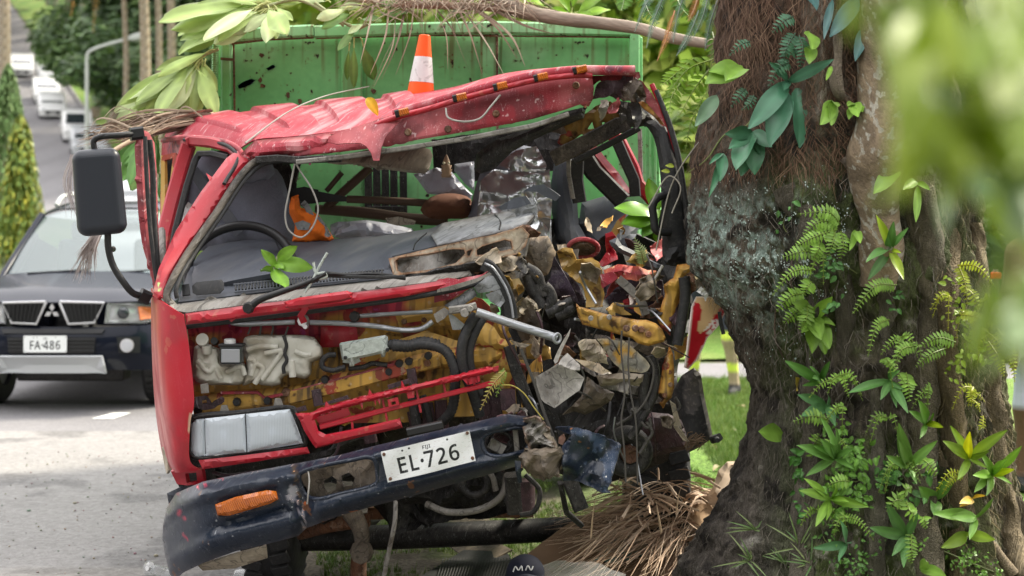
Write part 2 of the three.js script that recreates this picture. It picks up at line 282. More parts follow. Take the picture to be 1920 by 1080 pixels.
const yellowFn = (sd2, redAmt, rustAmt, base) => (u, v) => {
  const a = tf(u, v, 3,4, sd2), b = tf(u, v, 5,6, sd2 + 1), c = tf(u, v, 14,6, sd2 + 2), g = tf(u, v, 4,6, sd2 + 3), e = tf(u, v, 60,2, sd2 + 5);
  let q = base.map((x) => x * (0.8 + 0.35 * a)); const red = sst(0.005,0.03, b - (0.68 - redAmt)); q = mix3(q, [0.3,0.03,0.03], red * 0.9);
  const ru = sst(0,0.09, c * 0.5 + g * 0.5 - (0.64 - rustAmt * 0.75)); q = mix3(q, mix3([0.11,0.04,0.018],[0.04,0.022,0.018], e), ru * 0.92); q = mix3(q, [0.06,0.042,0.03], sst(0.52,0.8, g) * 0.5 + 0.45 * sst(0.55,0.85, tn(u, v * 0.08,40, sd2 + 9))); q = mix3(q, [0.5,0.4,0.27],0.5 * sst(0.7,0.8, tf(u, v, 20,4, sd2 + 11)));
  return [...q, 0.42 + 0.4 * ru + 0.15 * g, 0.55 - 0.25 * ru + 0.2 * (e - 0.5)];
};
M.yellow = mat('yellow_paint_over_rust', 0.55,512, yellowFn(31,0.07,0.05,[0.47,0.285,0.07]));
M.rusty = mat('rusty_yellow_steel', 0.5,512, yellowFn(41,0.08,0.03,[0.5,0.29,0.06]));
M.olive = mat('olive_yellow_steel', 0.5,512, yellowFn(51,0.0,0.07,[0.3,0.19,0.05]));
M.green = mat('green_paint', 1.3,1024, (u, v) => { const a = tf(u, v, 3,4,61), b = tf(u, v, 14,4,62), c = tf(u, v, 60,3,63), st = tf(u, v * 0.999,4,2,64), run = sst(0.6,0.8, tn(u, 0.2 + v * 0.02,110,65)) * sst(0.45,0.75, st), cn = tf(u, v, 44,4,66), ch = sst(0.79,0.8, cn), h = sst(0.68,0.78, cn); let q = mix3([0.16,0.42,0.16],[0.29,0.55,0.29], sst(0.3,0.7, a)).map((x) => x * (0.9 + 0.2 * c)); q = mix3(q, [0.14,0.12,0.045], run * 0.75 + h * 0.5); q = mix3(q, [0.02,0.012,0.01], ch); return [...q, 0.42 + 0.25 * b + 0.2 * ch, 0.6 - 0.4 * ch]; }, { bump: 0.0015 });
M.navy = mat('navy_bumper_paint', 0.8,512, (u, v) => { const a = tf(u, v, 4,4,71), b = tf(u, v, 14,4,72), c = tf(u, v, 70,2,73), s = scr(u, v, 75), dust = sst(0.5,0.8, b) * 0.16, ru = sst(0.755,0.77, tf(u, v, 14,4,76)); return mix3(mix3([0.009,0.015,0.03],[0.06,0.063,0.068], dust), [0.1,0.045,0.025], ru).map((x) => x + s * 0.06 + sst(0.88,0.9, c) * 0.2).concat([0.16 + 0.3 * b + 0.3 * dust, 0.5]); }, { clearcoat: 0.3, clearcoatRoughness: 0.3, bump: 0.0008 });
const grimeFn = (sd2, A, B, C, r0 = 0.4) => (u, v) => { const a = tf(u, v, 4,5, sd2), b = tf(u, v, 13,4, sd2 + 1), c = tf(u, v, 50,3, sd2 + 2), s = scr(u, v, sd2 + 4); const cz = Math.abs(tf(u, v, 9,3, sd2 + 7) - 0.5) < 0.02 ? 0.55 : 1; return mix3(mix3(A, B, sst(0.25,0.75, a)), C, sst(0.5,0.8, b * 0.75 + c * 0.25) * 0.8).map((x) => x * (0.7 + 0.6 * c) * cz + s * 0.12).concat([r0 + 0.35 * b, 0.5 * cz + 0.4 * (c - 0.5)]); };
M.steel = mat('dirty_grey_steel', 0.5,512, grimeFn(81,[0.27,0.255,0.235],[0.16,0.148,0.13],[0.08,0.062,0.048]));
M.beige = mat('dusty_beige_steel', 0.5,512, grimeFn(91,[0.34,0.29,0.22],[0.2,0.165,0.12],[0.09,0.06,0.04]));
M.brown = mat('oily_brown_steel', 0.45,512, grimeFn(101,[0.17,0.135,0.1],[0.1,0.08,0.06],[0.035,0.028,0.024]));
M.dark = mat('oily_black_steel', 0.5,512, grimeFn(111,[0.03,0.028,0.027],[0.018,0.017,0.017],[0.055,0.05,0.045]));
M.maroon = mat('dark_maroon_paint', 0.5,512, grimeFn(121,[0.075,0.035,0.042],[0.045,0.03,0.035],[0.03,0.022,0.02]));
M.rust = mat('rust', 0.4,512, grimeFn(131,[0.16,0.07,0.035],[0.09,0.045,0.03],[0.24,0.16,0.11],0.6));
M.purple = mat('torn_purple_lining', 0.3,256, grimeFn(141,[0.05,0.035,0.055],[0.03,0.022,0.034],[0.1,0.085,0.09]));
M.dash = mat('grey_dashboard_plastic', 0.5,512, (u, v) => { const a = tf(u, v, 3,4,151), c = tf(u, v, 120,2,152), b = tf(u, v, 12,4,153); const k2 = 0.85 + 0.2 * a + 0.15 * (c - 0.5), d = sst(0.5,0.8, b) * 0.25; return [mix(0.07 * k2,0.13, d), mix(0.077 * k2,0.13, d), mix(0.093 * k2,0.125, d), 0.42 + 0.2 * b, 0.5 + 0.6 * (c - 0.5)]; }, { bump: 0.0004 });
M.silver = mat('scuffed_silver_grey_plastic', 0.5,512, grimeFn(161,[0.24,0.25,0.26],[0.17,0.175,0.18],[0.08,0.08,0.078],0.3));
M.rubber = mat('black_rubber', 0.3,256, (u, v) => { const a = tf(u, v, 6,4,171), c = tf(u, v, 40,3,172), f = 0.8 + 0.5 * a; return [0.022 * f + 0.02 * sst(0.5,0.8, c), 0.022 * f + 0.018 * sst(0.5,0.8, c), 0.023 * f + 0.016 * sst(0.5,0.8, c), 0.42 + 0.35 * c, 0.5]; }, { bump: 0.0006 });
M.trim = mat('weathered_brown_rubber', 0.3,256, grimeFn(181,[0.1,0.085,0.07],[0.05,0.045,0.042],[0.16,0.14,0.12],0.5));
M.seat = mat('blue_grey_seat_cloth', 0.25,512, (u, v) => { const a = tf(u, v, 4,4,191), w = Math.sin(u * 2 * PI * 60) * Math.sin(v * 2 * PI * 60), c = tn(u, v, 128,192), f = 0.8 + 0.3 * a + 0.12 * w + 0.2 * (c - 0.5); return [0.17 * f, 0.18 * f, 0.225 * f, 0.95,0.5 + 0.4 * w]; }, { bump: 0.0008, sheen: 0.3, sheenColor: new THREE.Color(0.3,0.3,0.34), sheenRoughness: 0.6 });
M.milky = mat('milky_tank_plastic', 0.5,512, (u, v) => { const a = tf(u, v, 4,5,201), b = tf(u, v, 16,4,202), g = sst(0.5,0.75, a); return mix3([0.5,0.49,0.44],[0.27,0.235,0.18], g * 0.8).map((x) => x * (0.88 + 0.2 * b)).concat([0.38 + 0.25 * b, 0.5]); }, { bump: 0.0008 });
M.paleGrey = mat('pale_green_grey_plastic', 0.4,256, grimeFn(211,[0.42,0.46,0.43],[0.36,0.4,0.37],[0.3,0.33,0.3],0.45));
M.visor = mat('tan_vinyl', 0.5,256, grimeFn(221,[0.27,0.23,0.18],[0.22,0.19,0.15],[0.16,0.135,0.11],0.55));
M.sack = mat('silver_woven_sack', 0.3,512, (u, v) => { const a = tf(u, v, 5,4,231), w = Math.sin(u * 2 * PI * 70) * Math.sin(v * 2 * PI * 70), f = 0.85 + 0.3 * a + 0.06 * w; return [0.36 * f, 0.37 * f, 0.44 * f, 0.38,0.5 + 0.4 * w]; }, { bump: 0.0008 });
M.orange = mat('orange_hi_vis_cloth', 0.3,256, (u, v) => { const a = tf(u, v, 6,4,241), w = Math.sin((u + v) * 2 * PI * 50), f = 0.85 + 0.3 * a + 0.05 * w; return [0.75 * f, 0.16 * f, 0.015,0.75,0.5 + 0.3 * w]; });
M.asphalt = mat('worn_asphalt', 2.3,1024, (u, v) => { const a = tf(u, v, 3,5,251), b = tn(u, v, 256,252), c = tn(u, v, 128,253), g = tf(u, v, 30,3,254), f = 0.8 + 0.4 * a; const s = b > 0.78 ? 0.05 : b < 0.14 ? -0.045 : 0; return [0.15 * f + s * 0.9 + 0.03 * (c - 0.5), 0.145 * f + s * 0.85 + 0.03 * (c - 0.5), 0.15 * f + s * 0.8 + 0.03 * (c - 0.5), 0.78 + 0.2 * g, 0.5 + 0.5 * (b - 0.5) + 0.3 * (c - 0.5)]; }, { bump: 0.004 });
M.pale = mat('pale_worn_concrete', 2.7,1024, (u, v) => { const a = tf(u, v, 3,6,261), b = tn(u, v, 256,262), c = tn(u, v, 110,263), w = sst(0.48,0.62, tf(u, v, 5,5,264)); const s = b > 0.85 ? 0.035 : b < 0.12 ? -0.05 : 0, f = 0.85 + 0.3 * a; return mix3([0.195,0.187,0.182],[0.125,0.12,0.118], w).map((x) => x * f + s + 0.05 * (c - 0.5)).concat([0.85,0.5 + 0.5 * (b - 0.5) + 0.3 * (c - 0.5)]); }, { bump: 0.005 });
M.soil = mat('grassy_soil', 3.1,1024, (u, v) => { const a = tf(u, v, 4,5,271), b = tf(u, v, 30,4,272), c = tn(u, v, 256,273); return mix3(mix3([0.075,0.062,0.045],[0.13,0.11,0.085], b), [0.07,0.105,0.025], sst(0.38,0.6, a) * 0.85).map((x) => x * (0.65 + 0.7 * c)).concat([0.95,0.5 + 0.6 * (c - 0.5) + 0.4 * (b - 0.5)]); }, { bump: 0.012 });
M.lawn = mat('mown_lawn', 3.7,1024, (u, v) => { const a = tf(u, v, 4,5,281), b = tf(u, v, 40,4,282), c = tn(u, v, 256,283); return mix3([0.085,0.165,0.022],[0.15,0.2,0.045], sst(0.35,0.65, a) * 0.7 + b * 0.3).map((x) => x * (0.6 + 0.8 * c)).concat([0.9,0.5 + 0.8 * (c - 0.5)]); }, { bump: 0.02 });
M.bark = mat('mossy_bark', 0.35,1024, (u, v) => { const a = tf(u, v, 4,5,291), b = tf((u * 3) % 1, v, 8,5,292), c = tn(u, v, 200,293), h = tf((u * 4) % 1, (v * 0.9999), 12,4,294); return [0.8 * (0.5 + 0.7 * b) * (0.75 + 0.5 * c), 0.8 * (0.5 + 0.7 * b) * (0.75 + 0.5 * c), 0.8 * (0.48 + 0.7 * b) * (0.75 + 0.5 * c), 0.92,0.6 * h + 0.4 * c * a * 1.6]; }, { bump: 0.03 });
M.stem = mat('pale_stem_bark', 0.4,512, (u, v) => { const a = tf(u, v, 5,5,301), b = tf(u, v, 18,4,302), c = tf(u, v, 60,3,303); return mix3(mix3([0.27,0.21,0.145],[0.15,0.115,0.08], sst(0.4,0.65, a)), [0.4,0.4,0.36], sst(0.58,0.7, b) * 0.7).map((x) => x * (0.75 + 0.5 * c)).concat([0.9, b * 0.6 + c * 0.4]); }, { bump: 0.006 });
M.wood = mat('weathered_wood', 0.5,256, (u, v) => { const a = tf(u, v, 4,4,311), c = tf(u, (v * 6) % 1,12,3,312), f = 0.7 + 0.5 * a * c * 2; return [0.3 * f, 0.24 * f, 0.19 * f, 0.85, c]; });
M.cone = mat('orange_cone_plastic', 0.4,256, (u, v) => { const a = tf(u, v, 6,4,321), f = 0.85 + 0.3 * a; return [0.8 * f, 0.1 * f, 0.012,0.4 + 0.2 * a, 0.5]; });
M.white = mat('scuffed_white', 0.4,256, (u, v) => { const a = tf(u, v, 6,4,331), c = tf(u, v, 30,3,332), f = 0.8 + 0.3 * a - 0.25 * sst(0.6,0.75, c); return [0.66 * f, 0.66 * f, 0.66 * f, 0.45,0.5]; });
M.leaf = flat('leaf', 1,1,1,0.5, { transmission: 0.28, thickness: 0 });
M.leafFar = flat('sunlit_leaf', 1,1,1,0.6, { transmission: 0.42, thickness: 0 });
M.gloss = flat('glossy_leaf', 1,1,1,0.33, { transmission: 0.12, thickness: 0 });
M.straw = flat('straw', 1,1,1,0.7);
M.vc = flat('painted_surface', 1,1,1,0.6);
M.hair = flat('rootlets', 1,1,1,0.95);
M.black = flat('black_plastic', 0.016,0.016,0.017,0.42);
M.cord = flat('grey_cord', 0.3,0.285,0.26,0.6);
M.wire = flat('thin_wire', 0.06,0.055,0.05,0.5);
M.chrome = flat('bare_metal', 0.62,0.62,0.64,0.28, { metalness: 0.9 });
M.tubeM = flat('grey_pipe', 0.3,0.31,0.33,0.35, { metalness: 0.5 });
M.clear = flat('clear_plastic', 0.97,0.98,1,0.04, { transmission: 1, thickness: 0, ior: 1.5 });
M.wrap = flat('shiny_wrapped_plastic', 0.5,0.51,0.53,0.14, { metalness: 0.7 });
M.toolWood = flat('dark_tool_wood', 0.085,0.055,0.04,0.6);
M.film = flat('crinkled_plastic_film', 0.93,0.94,0.95,0.1, { transmission: 0.8, thickness: 0, clearcoat: 1, clearcoatRoughness: 0.08 });
M.lens = flat('headlamp_lens', 0.95,0.97,1,0.1, { transmission: 0.9, thickness: 0 });
M.amber = mat('amber_lens', 0.12,256, (u, v) => { const a = tf(u, v, 8,4,341), w = Math.sin((u * 14 + v * 6) * 2 * PI); return [0.5 * (0.7 + 0.5 * a), 0.13 * (0.6 + 0.6 * a), 0.012,0.22,0.5 + 0.5 * w]; }, { clearcoat: 0.7, bump: 0.002 });
M.carPaint = flat('dark_blue_car_paint', 0.008,0.01,0.018,0.25, { specularIntensity: 0.1, clearcoat: 0.22, clearcoatRoughness: 0.05 });
M.whitePaint = flat('white_car_paint', 0.72,0.72,0.72,0.3, { clearcoat: 0.8, clearcoatRoughness: 0.08 });
M.silverPaint = flat('silver_car_paint', 0.42,0.43,0.45,0.35, { clearcoat: 0.5 });
M.greyPaint = flat('grey_car_paint', 0.3,0.31,0.34,0.35, { clearcoat: 0.6 });
M.glass = flat('car_glass', 0.5,0.58,0.6,0.03, { transmission: 0.75, thickness: 0 });
M.darkGlass = flat('dark_glass', 0.02,0.025,0.03,0.05, { clearcoat: 1, clearcoatRoughness: 0.03 });
M.paintLine = flat('road_paint', 0.62,0.62,0.6,0.75);
M.lampMetal = flat('grey_galvanised_steel', 0.42,0.44,0.42,0.5);
M.skin = flat('clothed_body', 1,1,1,0.8);
function plateMat(name, main, big) {
  const c = document.createElement('canvas'); c.width = 512; c.height = 192; const x = c.getContext('2d');
  x.fillStyle = '#dfe1e2'; x.fillRect(0,0,512,192); seed(77);
  for (let i = 0; i < 480; i++) { x.fillStyle = `rgba(${90 + R() * 60},${80 + R() * 60},${70 + R() * 50},${0.05 + R() * 0.16})`; x.fillRect(R() * 512, R() * 192,1 + R() * 16,1 + R() * 3); }
  x.fillStyle = '#4a4e52'; x.font = 'bold 30px sans-serif'; x.textAlign = 'center'; x.fillText('FIJI', 256,44);
  x.fillStyle = '#16181c'; x.font = '132px sans-serif'; x.lineWidth = 5; x.strokeStyle = '#16181c';
  x.save(); x.translate(256,156); x.scale(0.86,1); const wd = [...main].map((c) => x.measureText(c).width + (c === '\u00b7' ? -4 : 9)); let px = -wd.reduce((p, q) => p + q, 0) / 2; x.textAlign = 'left'; [...main].forEach((c, i) => { x.fillText(c, px, 0); x.strokeText(c, px, 0); px += wd[i]; }); x.restore();
  for (let i = 0; i < 70; i++) { x.fillStyle = `rgba(215,217,218,${0.4 + R() * 0.5})`; x.fillRect(60 + R() * 400,60 + R() * 110,1 + R() * 5,1 + R() * 5); }
  x.fillStyle = '#1a1a1a'; for (const [a, b] of [[14,16],[498,16],[14,178],[498,178],[120,22],[160,18],[380,20]]) { x.beginPath(); x.arc(a, b, 6,0,7); x.fill(); }
  const t = new THREE.CanvasTexture(c); t.colorSpace = THREE.SRGBColorSpace; const m = new THREE.MeshStandardMaterial({ map: t, roughness: 0.45, vertexColors: true, side: THREE.DoubleSide }); m.name = name; return m;
}
// a slightly bent rectangular plate between four corners with its print on it
function plateGeo(c, n = 10, bend = 0, t = 0.003) {
  const [a, b, e, f] = c, P = [], uv = [], T = [];       // top left, top right, bottom right, bottom left
  for (let j = 0; j <= n; j++) for (let i = 0; i <= n; i++) { const u = i / n, v = j / n, p = a.clone().lerp(b, u).lerp(f.clone().lerp(e, u), v); p.z += bend * (Math.sin(u * PI) + 0.4 * Math.sin(u * 9 + v * 4)); P.push(p.x, p.y, p.z); uv.push(u, 1 - v); if (i < n && j < n) { const s = j * (n + 1) + i; T.push(s, s + n + 1, s + 1, s + 1, s + n + 1, s + n + 2); } }
  const g = new THREE.BufferGeometry(); g.setAttribute('position', new THREE.Float32BufferAttribute(P, 3)); g.setAttribute('uv', new THREE.Float32BufferAttribute(uv, 2)); g.setIndex(T); g.computeVertexNormals(); return g.toNonIndexed();
}
// ---------------------------------------------------------------- the setting: ground, road, lawn
const HILL = (d) => 0.0011 * Math.pow(Math.max(0, d - 20), 2) - 0.0000022 * Math.pow(Math.max(0, d - 90), 3) * 0.6;
const edgeR = (d) => (d < 7.5 ? -1 - 0.2 * (d - 7.5) : -1 - 0.2 * (d - 7.5) - 0.00073 * Math.pow(d - 7.5,2));
const roadW = (d) => 4.1 + 0.012 * d;
function groundStrip(name, m, left, right, d0, d1, step, lift, o = {}) {
  const ds = []; for (let d = d0; d < d1; d += step(d)) ds.push(d); ds.push(d1);
  const n = o.n ?? 6, P = [], uv = [], T = [];
  ds.forEach((d, j) => { const a = left(d), b = right(d); for (let i = 0; i <= n; i++) { const x = mix(a, b, i / n), bump = o.bump ? o.bump(x, d) : 0; P.push(x, HILL(d) + lift + bump, -d); uv.push(x, d); if (i < n && j < ds.length - 1) { const s = j * (n + 1) + i; T.push(s, s + 1, s + n + 1, s + 1, s + n + 2, s + n + 1); } } });
  const g = new THREE.BufferGeometry(); g.setAttribute('position', new THREE.Float32BufferAttribute(P, 3)); g.setAttribute('uv', new THREE.Float32BufferAttribute(uv, 2)); g.setIndex(T); g.computeVertexNormals();
  const me = part(name, g.toNonIndexed(), m); me.userData.kind = 'structure'; return me;
}
const stp = (d) => (d < 20 ? 0.5 : d < 60 ? 1.5 : 4);
tag(groundStrip('ground', M.soil, () => -160, () => 160,-12,330, (d) => (d < 40 ? 2 : 6), -0.02, { n: 40 }), 'soil and grass ground under the whole scene', 'ground');
tag(groundStrip('road', M.asphalt, (d) => edgeR(d) - roadW(d), edgeR, -10,210, stp, 0), 'grey asphalt road climbing the hill behind the vehicles', 'road');
tag(groundStrip('pavement', M.pale, (d) => edgeR(d) - roadW(d) - 3, (d) => edgeR(d) + 0.03 * Math.sin(d * 3.1) + 0.025 * Math.sin(d * 9.7), -10,12.05, () => 0.1,0.004, { n: 8 }), 'pale worn concrete apron across the near road', 'pavement');
tag(groundStrip('lawn', M.lawn, (d) => 1.0 + 0.15 * Math.sin(d * 2) - 0.02 * d, () => 26,8.2,15.9, () => 0.4,0.004, { n: 30, bump: (x, d) => 0.01 * n3(x * 3, d * 3,1,4) }), 'sunlit green lawn between the truck and the big tree', 'lawn');
tag(groundStrip('path', M.asphalt, () => 0.6, () => 30,15.95,17.6, () => 0.8,0.004), 'pale footpath crossing behind the lawn', 'path');
tag(groundStrip('lawn', M.lawn, (d) => edgeR(d) + 0.3, (d) => edgeR(d) + 60,18,205, stp, 0.004, { n: 24, bump: (x, d) => Math.max(0, x - edgeR(d) - 5) * 0.03 }), 'sloping green verge along the far right side of the road', 'lawn');
tag(groundStrip('lawn', M.lawn, (d) => edgeR(d) - roadW(d) - 3.5, (d) => edgeR(d) - roadW(d) - 0.1,20,120, stp, 0.008), 'grass strip with the columnar trees beside the road', 'lawn');
{ // kerb along the right of the climbing road
  const pts = []; for (let d = 30; d < 150; d += 6) pts.push(new V3(edgeR(d) + 0.1, HILL(d) + 0.05,-d));
  tag(part('kerb', sweep(pts, rect(0.18,0.16), { up: new V3(0,1,0), straight: true }), M.pale), 'low concrete kerb along the climbing road', 'kerb').userData.kind = 'structure';
  const g = plateGeo([W(212,770,13.15), W(246,770,13.15), W(212,786,12.76), W(172,786,12.76)].map((p) => (p.y = 0.006, p)), 2); const m = part('road_markings', g, M.paintLine); tag(m, 'short white dash painted on the asphalt', 'marking').userData.kind = 'structure';
}
// grass: blades too many to count
{
  seed(5); const b = []; for (let i = 0; i < 7; i++) { const h = rr(0.03,0.075), a = R() * 6.3, r = R() * 0.03, l = rr(0,0.7), g = new THREE.BufferGeometry(), x = Math.cos(a) * r, z = Math.sin(a) * r, c = Math.cos(a * 3), s = Math.sin(a * 3), w = 0.0035; g.setAttribute('position', new THREE.Float32BufferAttribute([x - w * c, 0, z - w * s, x + w * c, 0, z + w * s, x + l * h * s, h, z - l * h * c],3)); g.computeVertexNormals(); b.push(tint(g, [1,1,1])); }
  const clump = join(b), lay = (name, label, n, spot, scale) => { const im = new THREE.InstancedMesh(clump, M.leaf, n), m = new THREE.Matrix4(), q = new THREE.Quaternion(), c = new THREE.Color(); for (let i = 0; i < n; i++) { const [x, d] = spot(), s = rr(...scale); m.compose(new V3(x, HILL(d) + 0.004,-d), q.setFromAxisAngle(new V3(0,1,0), R() * 6.3), new V3(s, s * rr(0.7,1.3), s)); im.setMatrixAt(i, m); const y = R(), v = rr(0.7,1.3); c.setRGB((0.085 + 0.1 * y) * v, (0.19 + 0.05 * y) * v, (0.02 + 0.02 * y) * v); im.setColorAt(i, c); } im.name = numbered(name); scene.add(im); tag(im, label, 'grass', null, 'stuff'); };
  lay('grass', 'short sunlit grass of the lawn beside the big tree', 26000, () => { const d = 8.3 + 7.5 * Math.pow(R(), 1.4); return [rr(1.3,0.12 * d + 1.6), d]; }, [0.5,1.1]);
  lay('grass', 'thin mossy grass on the soil under the crashed truck', 9000, () => { for (;;) { const d = rr(7,13), x = edgeR(d) + 0.1 + 2.6 * R(); if (n3(x * 2.4, d * 2.4,3,8) > 0.45) return [x, d]; } }, [0.35,0.7]);
  // fallen leaves on the lawn
  const L = blade(0.1,0.05, { a: [0.3,0.24,0.1], fold: 0.5, droop: 0.4 });
  const spots = [[1370,812,0.5],[1345,742,0.9],[1396,770,0.7],[1330,845,0.6],[1385,735,0.7],[1352,884,0.6]];
  spots.forEach(([x, y, s], i) => { const d = EYE * F / (y - HY), p = W(x, y, d); p.y = 0.03; const g = L.clone(); g.scale(s * 1.6, s * 1.6, s * 1.6); g.rotateX(-PI / 2 + rr(-0.3,0.3)); g.rotateY(R() * 6); g.translate(p.x, p.y, p.z); tag(part('fallen_leaf', g, M.leaf), 'dry yellow-brown leaf lying on the lawn beside the tree', 'leaf', 'dry leaves on the lawn'); });
  const pb = []; for (let i = 0; i < 300; i++) { const d = rr(7.2,11), x = rr(-2.6,-0.9) - 0.2 * (d - 7.2) * 0.9, g = new THREE.IcosahedronGeometry(rr(0.002,0.007) * (R() < 0.06 ? 2 : 1), 0); g.scale(1,0.6,1); g.translate(x, 0.008,-d); pb.push(tint(planar(g), [rr(0.12,0.25), rr(0.11,0.21), 0.13])); }
  tag(part('gravel', pb, M.vc), 'scattered grit and crumbs on the pale road surface', 'gravel', null, 'stuff');
}
// ------------------------------------------------ far trees
function crownGeo(n, rx, ry, rz, ls, sd, pal, hang = 0) {
  seed(sd); const pos = [], nor = [], col = [], a = new V3(), u = new V3(), v = new V3(), p = new V3();
  const lobes = Array.from({ length: 14 }, () => { const t = R() * 6.28, h = rr(-0.75,0.8), q = Math.sqrt(1 - h * h * 0.8) * rr(0.35,0.72); return [Math.cos(t) * q, h * 0.75, Math.sin(t) * q, rr(0.28,0.46), R()]; });
  for (let i = 0; i < n; i++) {
    const l = lobes[i % lobes.length]; a.set(R() - 0.5, R() - 0.5, R() - 0.5).normalize(); const r = l[3] * Math.pow(R(), 0.35); p.set((l[0] + a.x * r) * rx, (l[1] + a.y * r) * ry, (l[2] + a.z * r) * rz);
    u.set(a.x + rr(-0.7,0.7), a.y * 0.6 + 0.5 + rr(-0.5,0.5), a.z + rr(-0.7,0.7)).normalize(); v.set(R() - 0.5,-hang - R() * 0.4, R() - 0.5).cross(u).normalize(); const w = new V3().crossVectors(u, v).multiplyScalar(ls * rr(0.5,1.2)); v.multiplyScalar(ls * rr(0.2,0.4));
    const q = [p.clone().sub(w), p.clone().add(v), p.clone().add(w), p.clone().sub(v)], c = pal[(R() * pal.length) | 0], f = rr(0.7,1.25) * (0.8 + 0.4 * l[4]);
    for (const j of [0,1,2,0,2,3]) { pos.push(q[j].x, q[j].y, q[j].z); nor.push(u.x, u.y, u.z); col.push(c[0] * f, c[1] * f, c[2] * f); }
  }
  const g = new THREE.BufferGeometry(); g.setAttribute('position', new THREE.Float32BufferAttribute(pos, 3)); g.setAttribute('normal', new THREE.Float32BufferAttribute(nor, 3)); g.setAttribute('color', new THREE.Float32BufferAttribute(col, 3)); return planar(g);
}
const DARKG = [[0.05,0.1,0.035],[0.07,0.13,0.045],[0.1,0.16,0.06]], MIDG = [[0.09,0.17,0.04],[0.13,0.22,0.05],[0.07,0.14,0.04]], LIME = [[0.24,0.36,0.03],[0.32,0.4,0.05],[0.16,0.29,0.03],[0.4,0.44,0.1]];
const crowns = [crownGeo(5200,1,1,1,0.09,31, DARKG), crownGeo(5200,1,1,1,0.085,32, MIDG), crownGeo(4200,1,1,1,0.1,33, LIME), crownGeo(5200,1,1,1,0.08,34,[...DARKG, ...MIDG])].map(fin);
function farTree(name, label, x, d, base, h, w, kind, group) {     // x column in the photo of its foot
  const b = W(x, 0, d); b.y = base; const t = thing(name, label, 'tree', b, group);
  const tr = part('trunk', tube([new V3(0,-0.3,0), new V3(0.1 * w, h * 0.3,0), new V3(-0.05 * w, h * 0.75,0)],0.045 * w + 0.08, { scale: (s) => 1 - 0.6 * s }), M.stem, t, true);
  const c = new THREE.Mesh(crowns[kind], M.leafFar); c.name = numbered('crown'); c.scale.set(w / 1.5, h * 0.42, w / 1.5); c.position.y = h * 0.62; c.rotation.y = x; c.castShadow = c.receiveShadow = true; t.add(c); return t;
}
const FT = 'trees on the hill behind the road';
[[-60,150,34,26,0, 'dark green tree at the top left corner of the hill'],[60,165,30,22,3, 'dense tree standing straight above the far white sedan'],[130,150,28,22,0, 'dark broad tree above the distant person in green'],[225,140,27,20,3, 'dark tree behind the arm of the street lamp'],[330,110,25,18,0, 'dark tree behind the palm trunks and the leafy branch'],[420,95,24,18,3, 'dark tree behind the left end of the green truck bed'],[560,90,23,18,0, 'dark tree above the middle of the green truck bed'],[700,80,22,16,1, 'mid green tree behind the dead palm frond'],[-190,120,24,18,1, 'green tree left of the road beyond the picture edge'],[175,105,8,6.5,1, 'low bushy tree on the verge right of the street lamp'],[255,85,7,7,3, 'low dark tree under the palm trunks'],[205,95,10,9,1, 'rounded green tree behind the lamp post top'],[290,92,12,9,3, 'tree filling the gap behind the pale palm trunks'],[95,160,12,12,1, 'low light green trees mass at the top of the hill'],[330,75,7,6,1, 'low green tree behind the drooping branch leaves']].forEach(([x, d, h, w, kd, label]) => farTree('broadleaf_tree', label, x, d, HILL(d) + (d < 110 ? 0.3 : 1.5), h, w, kd, FT));
[[860,45,14,10,2, 'lime green tree behind the cone and the truck bed'],[1060,38,13,9,2, 'bright lime tree behind the log on the truck bed'],[1220,34,12,8,2, 'sunny yellow-green tree behind the crushed cab corner'],[1285,26,7,5,2, 'small bright lime tree in the gap left of the trunk'],[1165,28,8,5,2, 'small lime tree just right of the tray'],[1300,42,14,10,1, 'green tree between the truck and the big trunk'],[1480,40,13,9,2, 'lime tree hidden behind the big trunk'],[1760,36,13,9,2, 'lime tree behind the pale stem'],[1900,30,12,9,2, 'sunny tree at the right picture edge'],[2050,34,12,9,1, 'green tree beyond the right picture edge'],[1400,60,16,12,1, 'tall green tree far behind the big trunk']].forEach(([x, d, h, w, kd, label]) => farTree('sunlit_tree', label, x, d, HILL(d) * 0.3, h, w, kd, 'sunlit trees behind the lawn'));
[[-9,11,13,12],[-2.5,15,14,12],[5,12,13,12],[12,8,14,12],[-17,5,13,11],[-1,26,19,18]].forEach(([x, z, h, w], i) => { const t = farTree('shade_tree', ['broad shade tree across the road facing the truck', 'second broad shade tree facing the front of the truck', 'broad shade tree facing the big banyan', 'shade tree beyond the right side of the lawn', 'shade tree on the far left of the near road', 'tall shade tree behind the other roadside trees'][i],960,10,0, h, w, [0,3,1,0,3,1][i], 'shade trees across the road'); t.position.set(x, 0, z); });
// low shrubs behind the lawn
[[1240,24,3.6,4.4,2, 'lime shrub behind the crushed cab'],[1180,30,4.4,5,2, 'tall lime shrub behind the right corner of the tray'],[1310,30,4.6,5,2, 'tall lime shrub showing between the cab corner and the trunk'],[1330,24,2.2,3,1, 'green shrub behind the firefighter'],[1420,27,2.6,3.4,2, 'lime shrub behind the lump of the trunk'],[1800,22,2.6,3.4,2, 'lime shrub right of the big trunk'],[1950,20,2.8,3.4,1, 'green shrub behind the person at the right edge']].forEach(([x, d, h, w, kd, label]) => { const b = W(x, 0, d); b.y = 0; const t = thing('shrub', label, 'shrub', b, 'shrubs behind the lawn'); const c = new THREE.Mesh(crowns[kd], M.leafFar); c.name = numbered('foliage'); c.scale.set(w / 1.5, h * 0.6, w / 1.5); c.position.y = h * 0.5; c.rotation.y = x; t.add(c); part('stem', tube([new V3(0,-0.1,0), new V3(0.1, h * 0.6,0)],0.05), M.stem, t, true); });
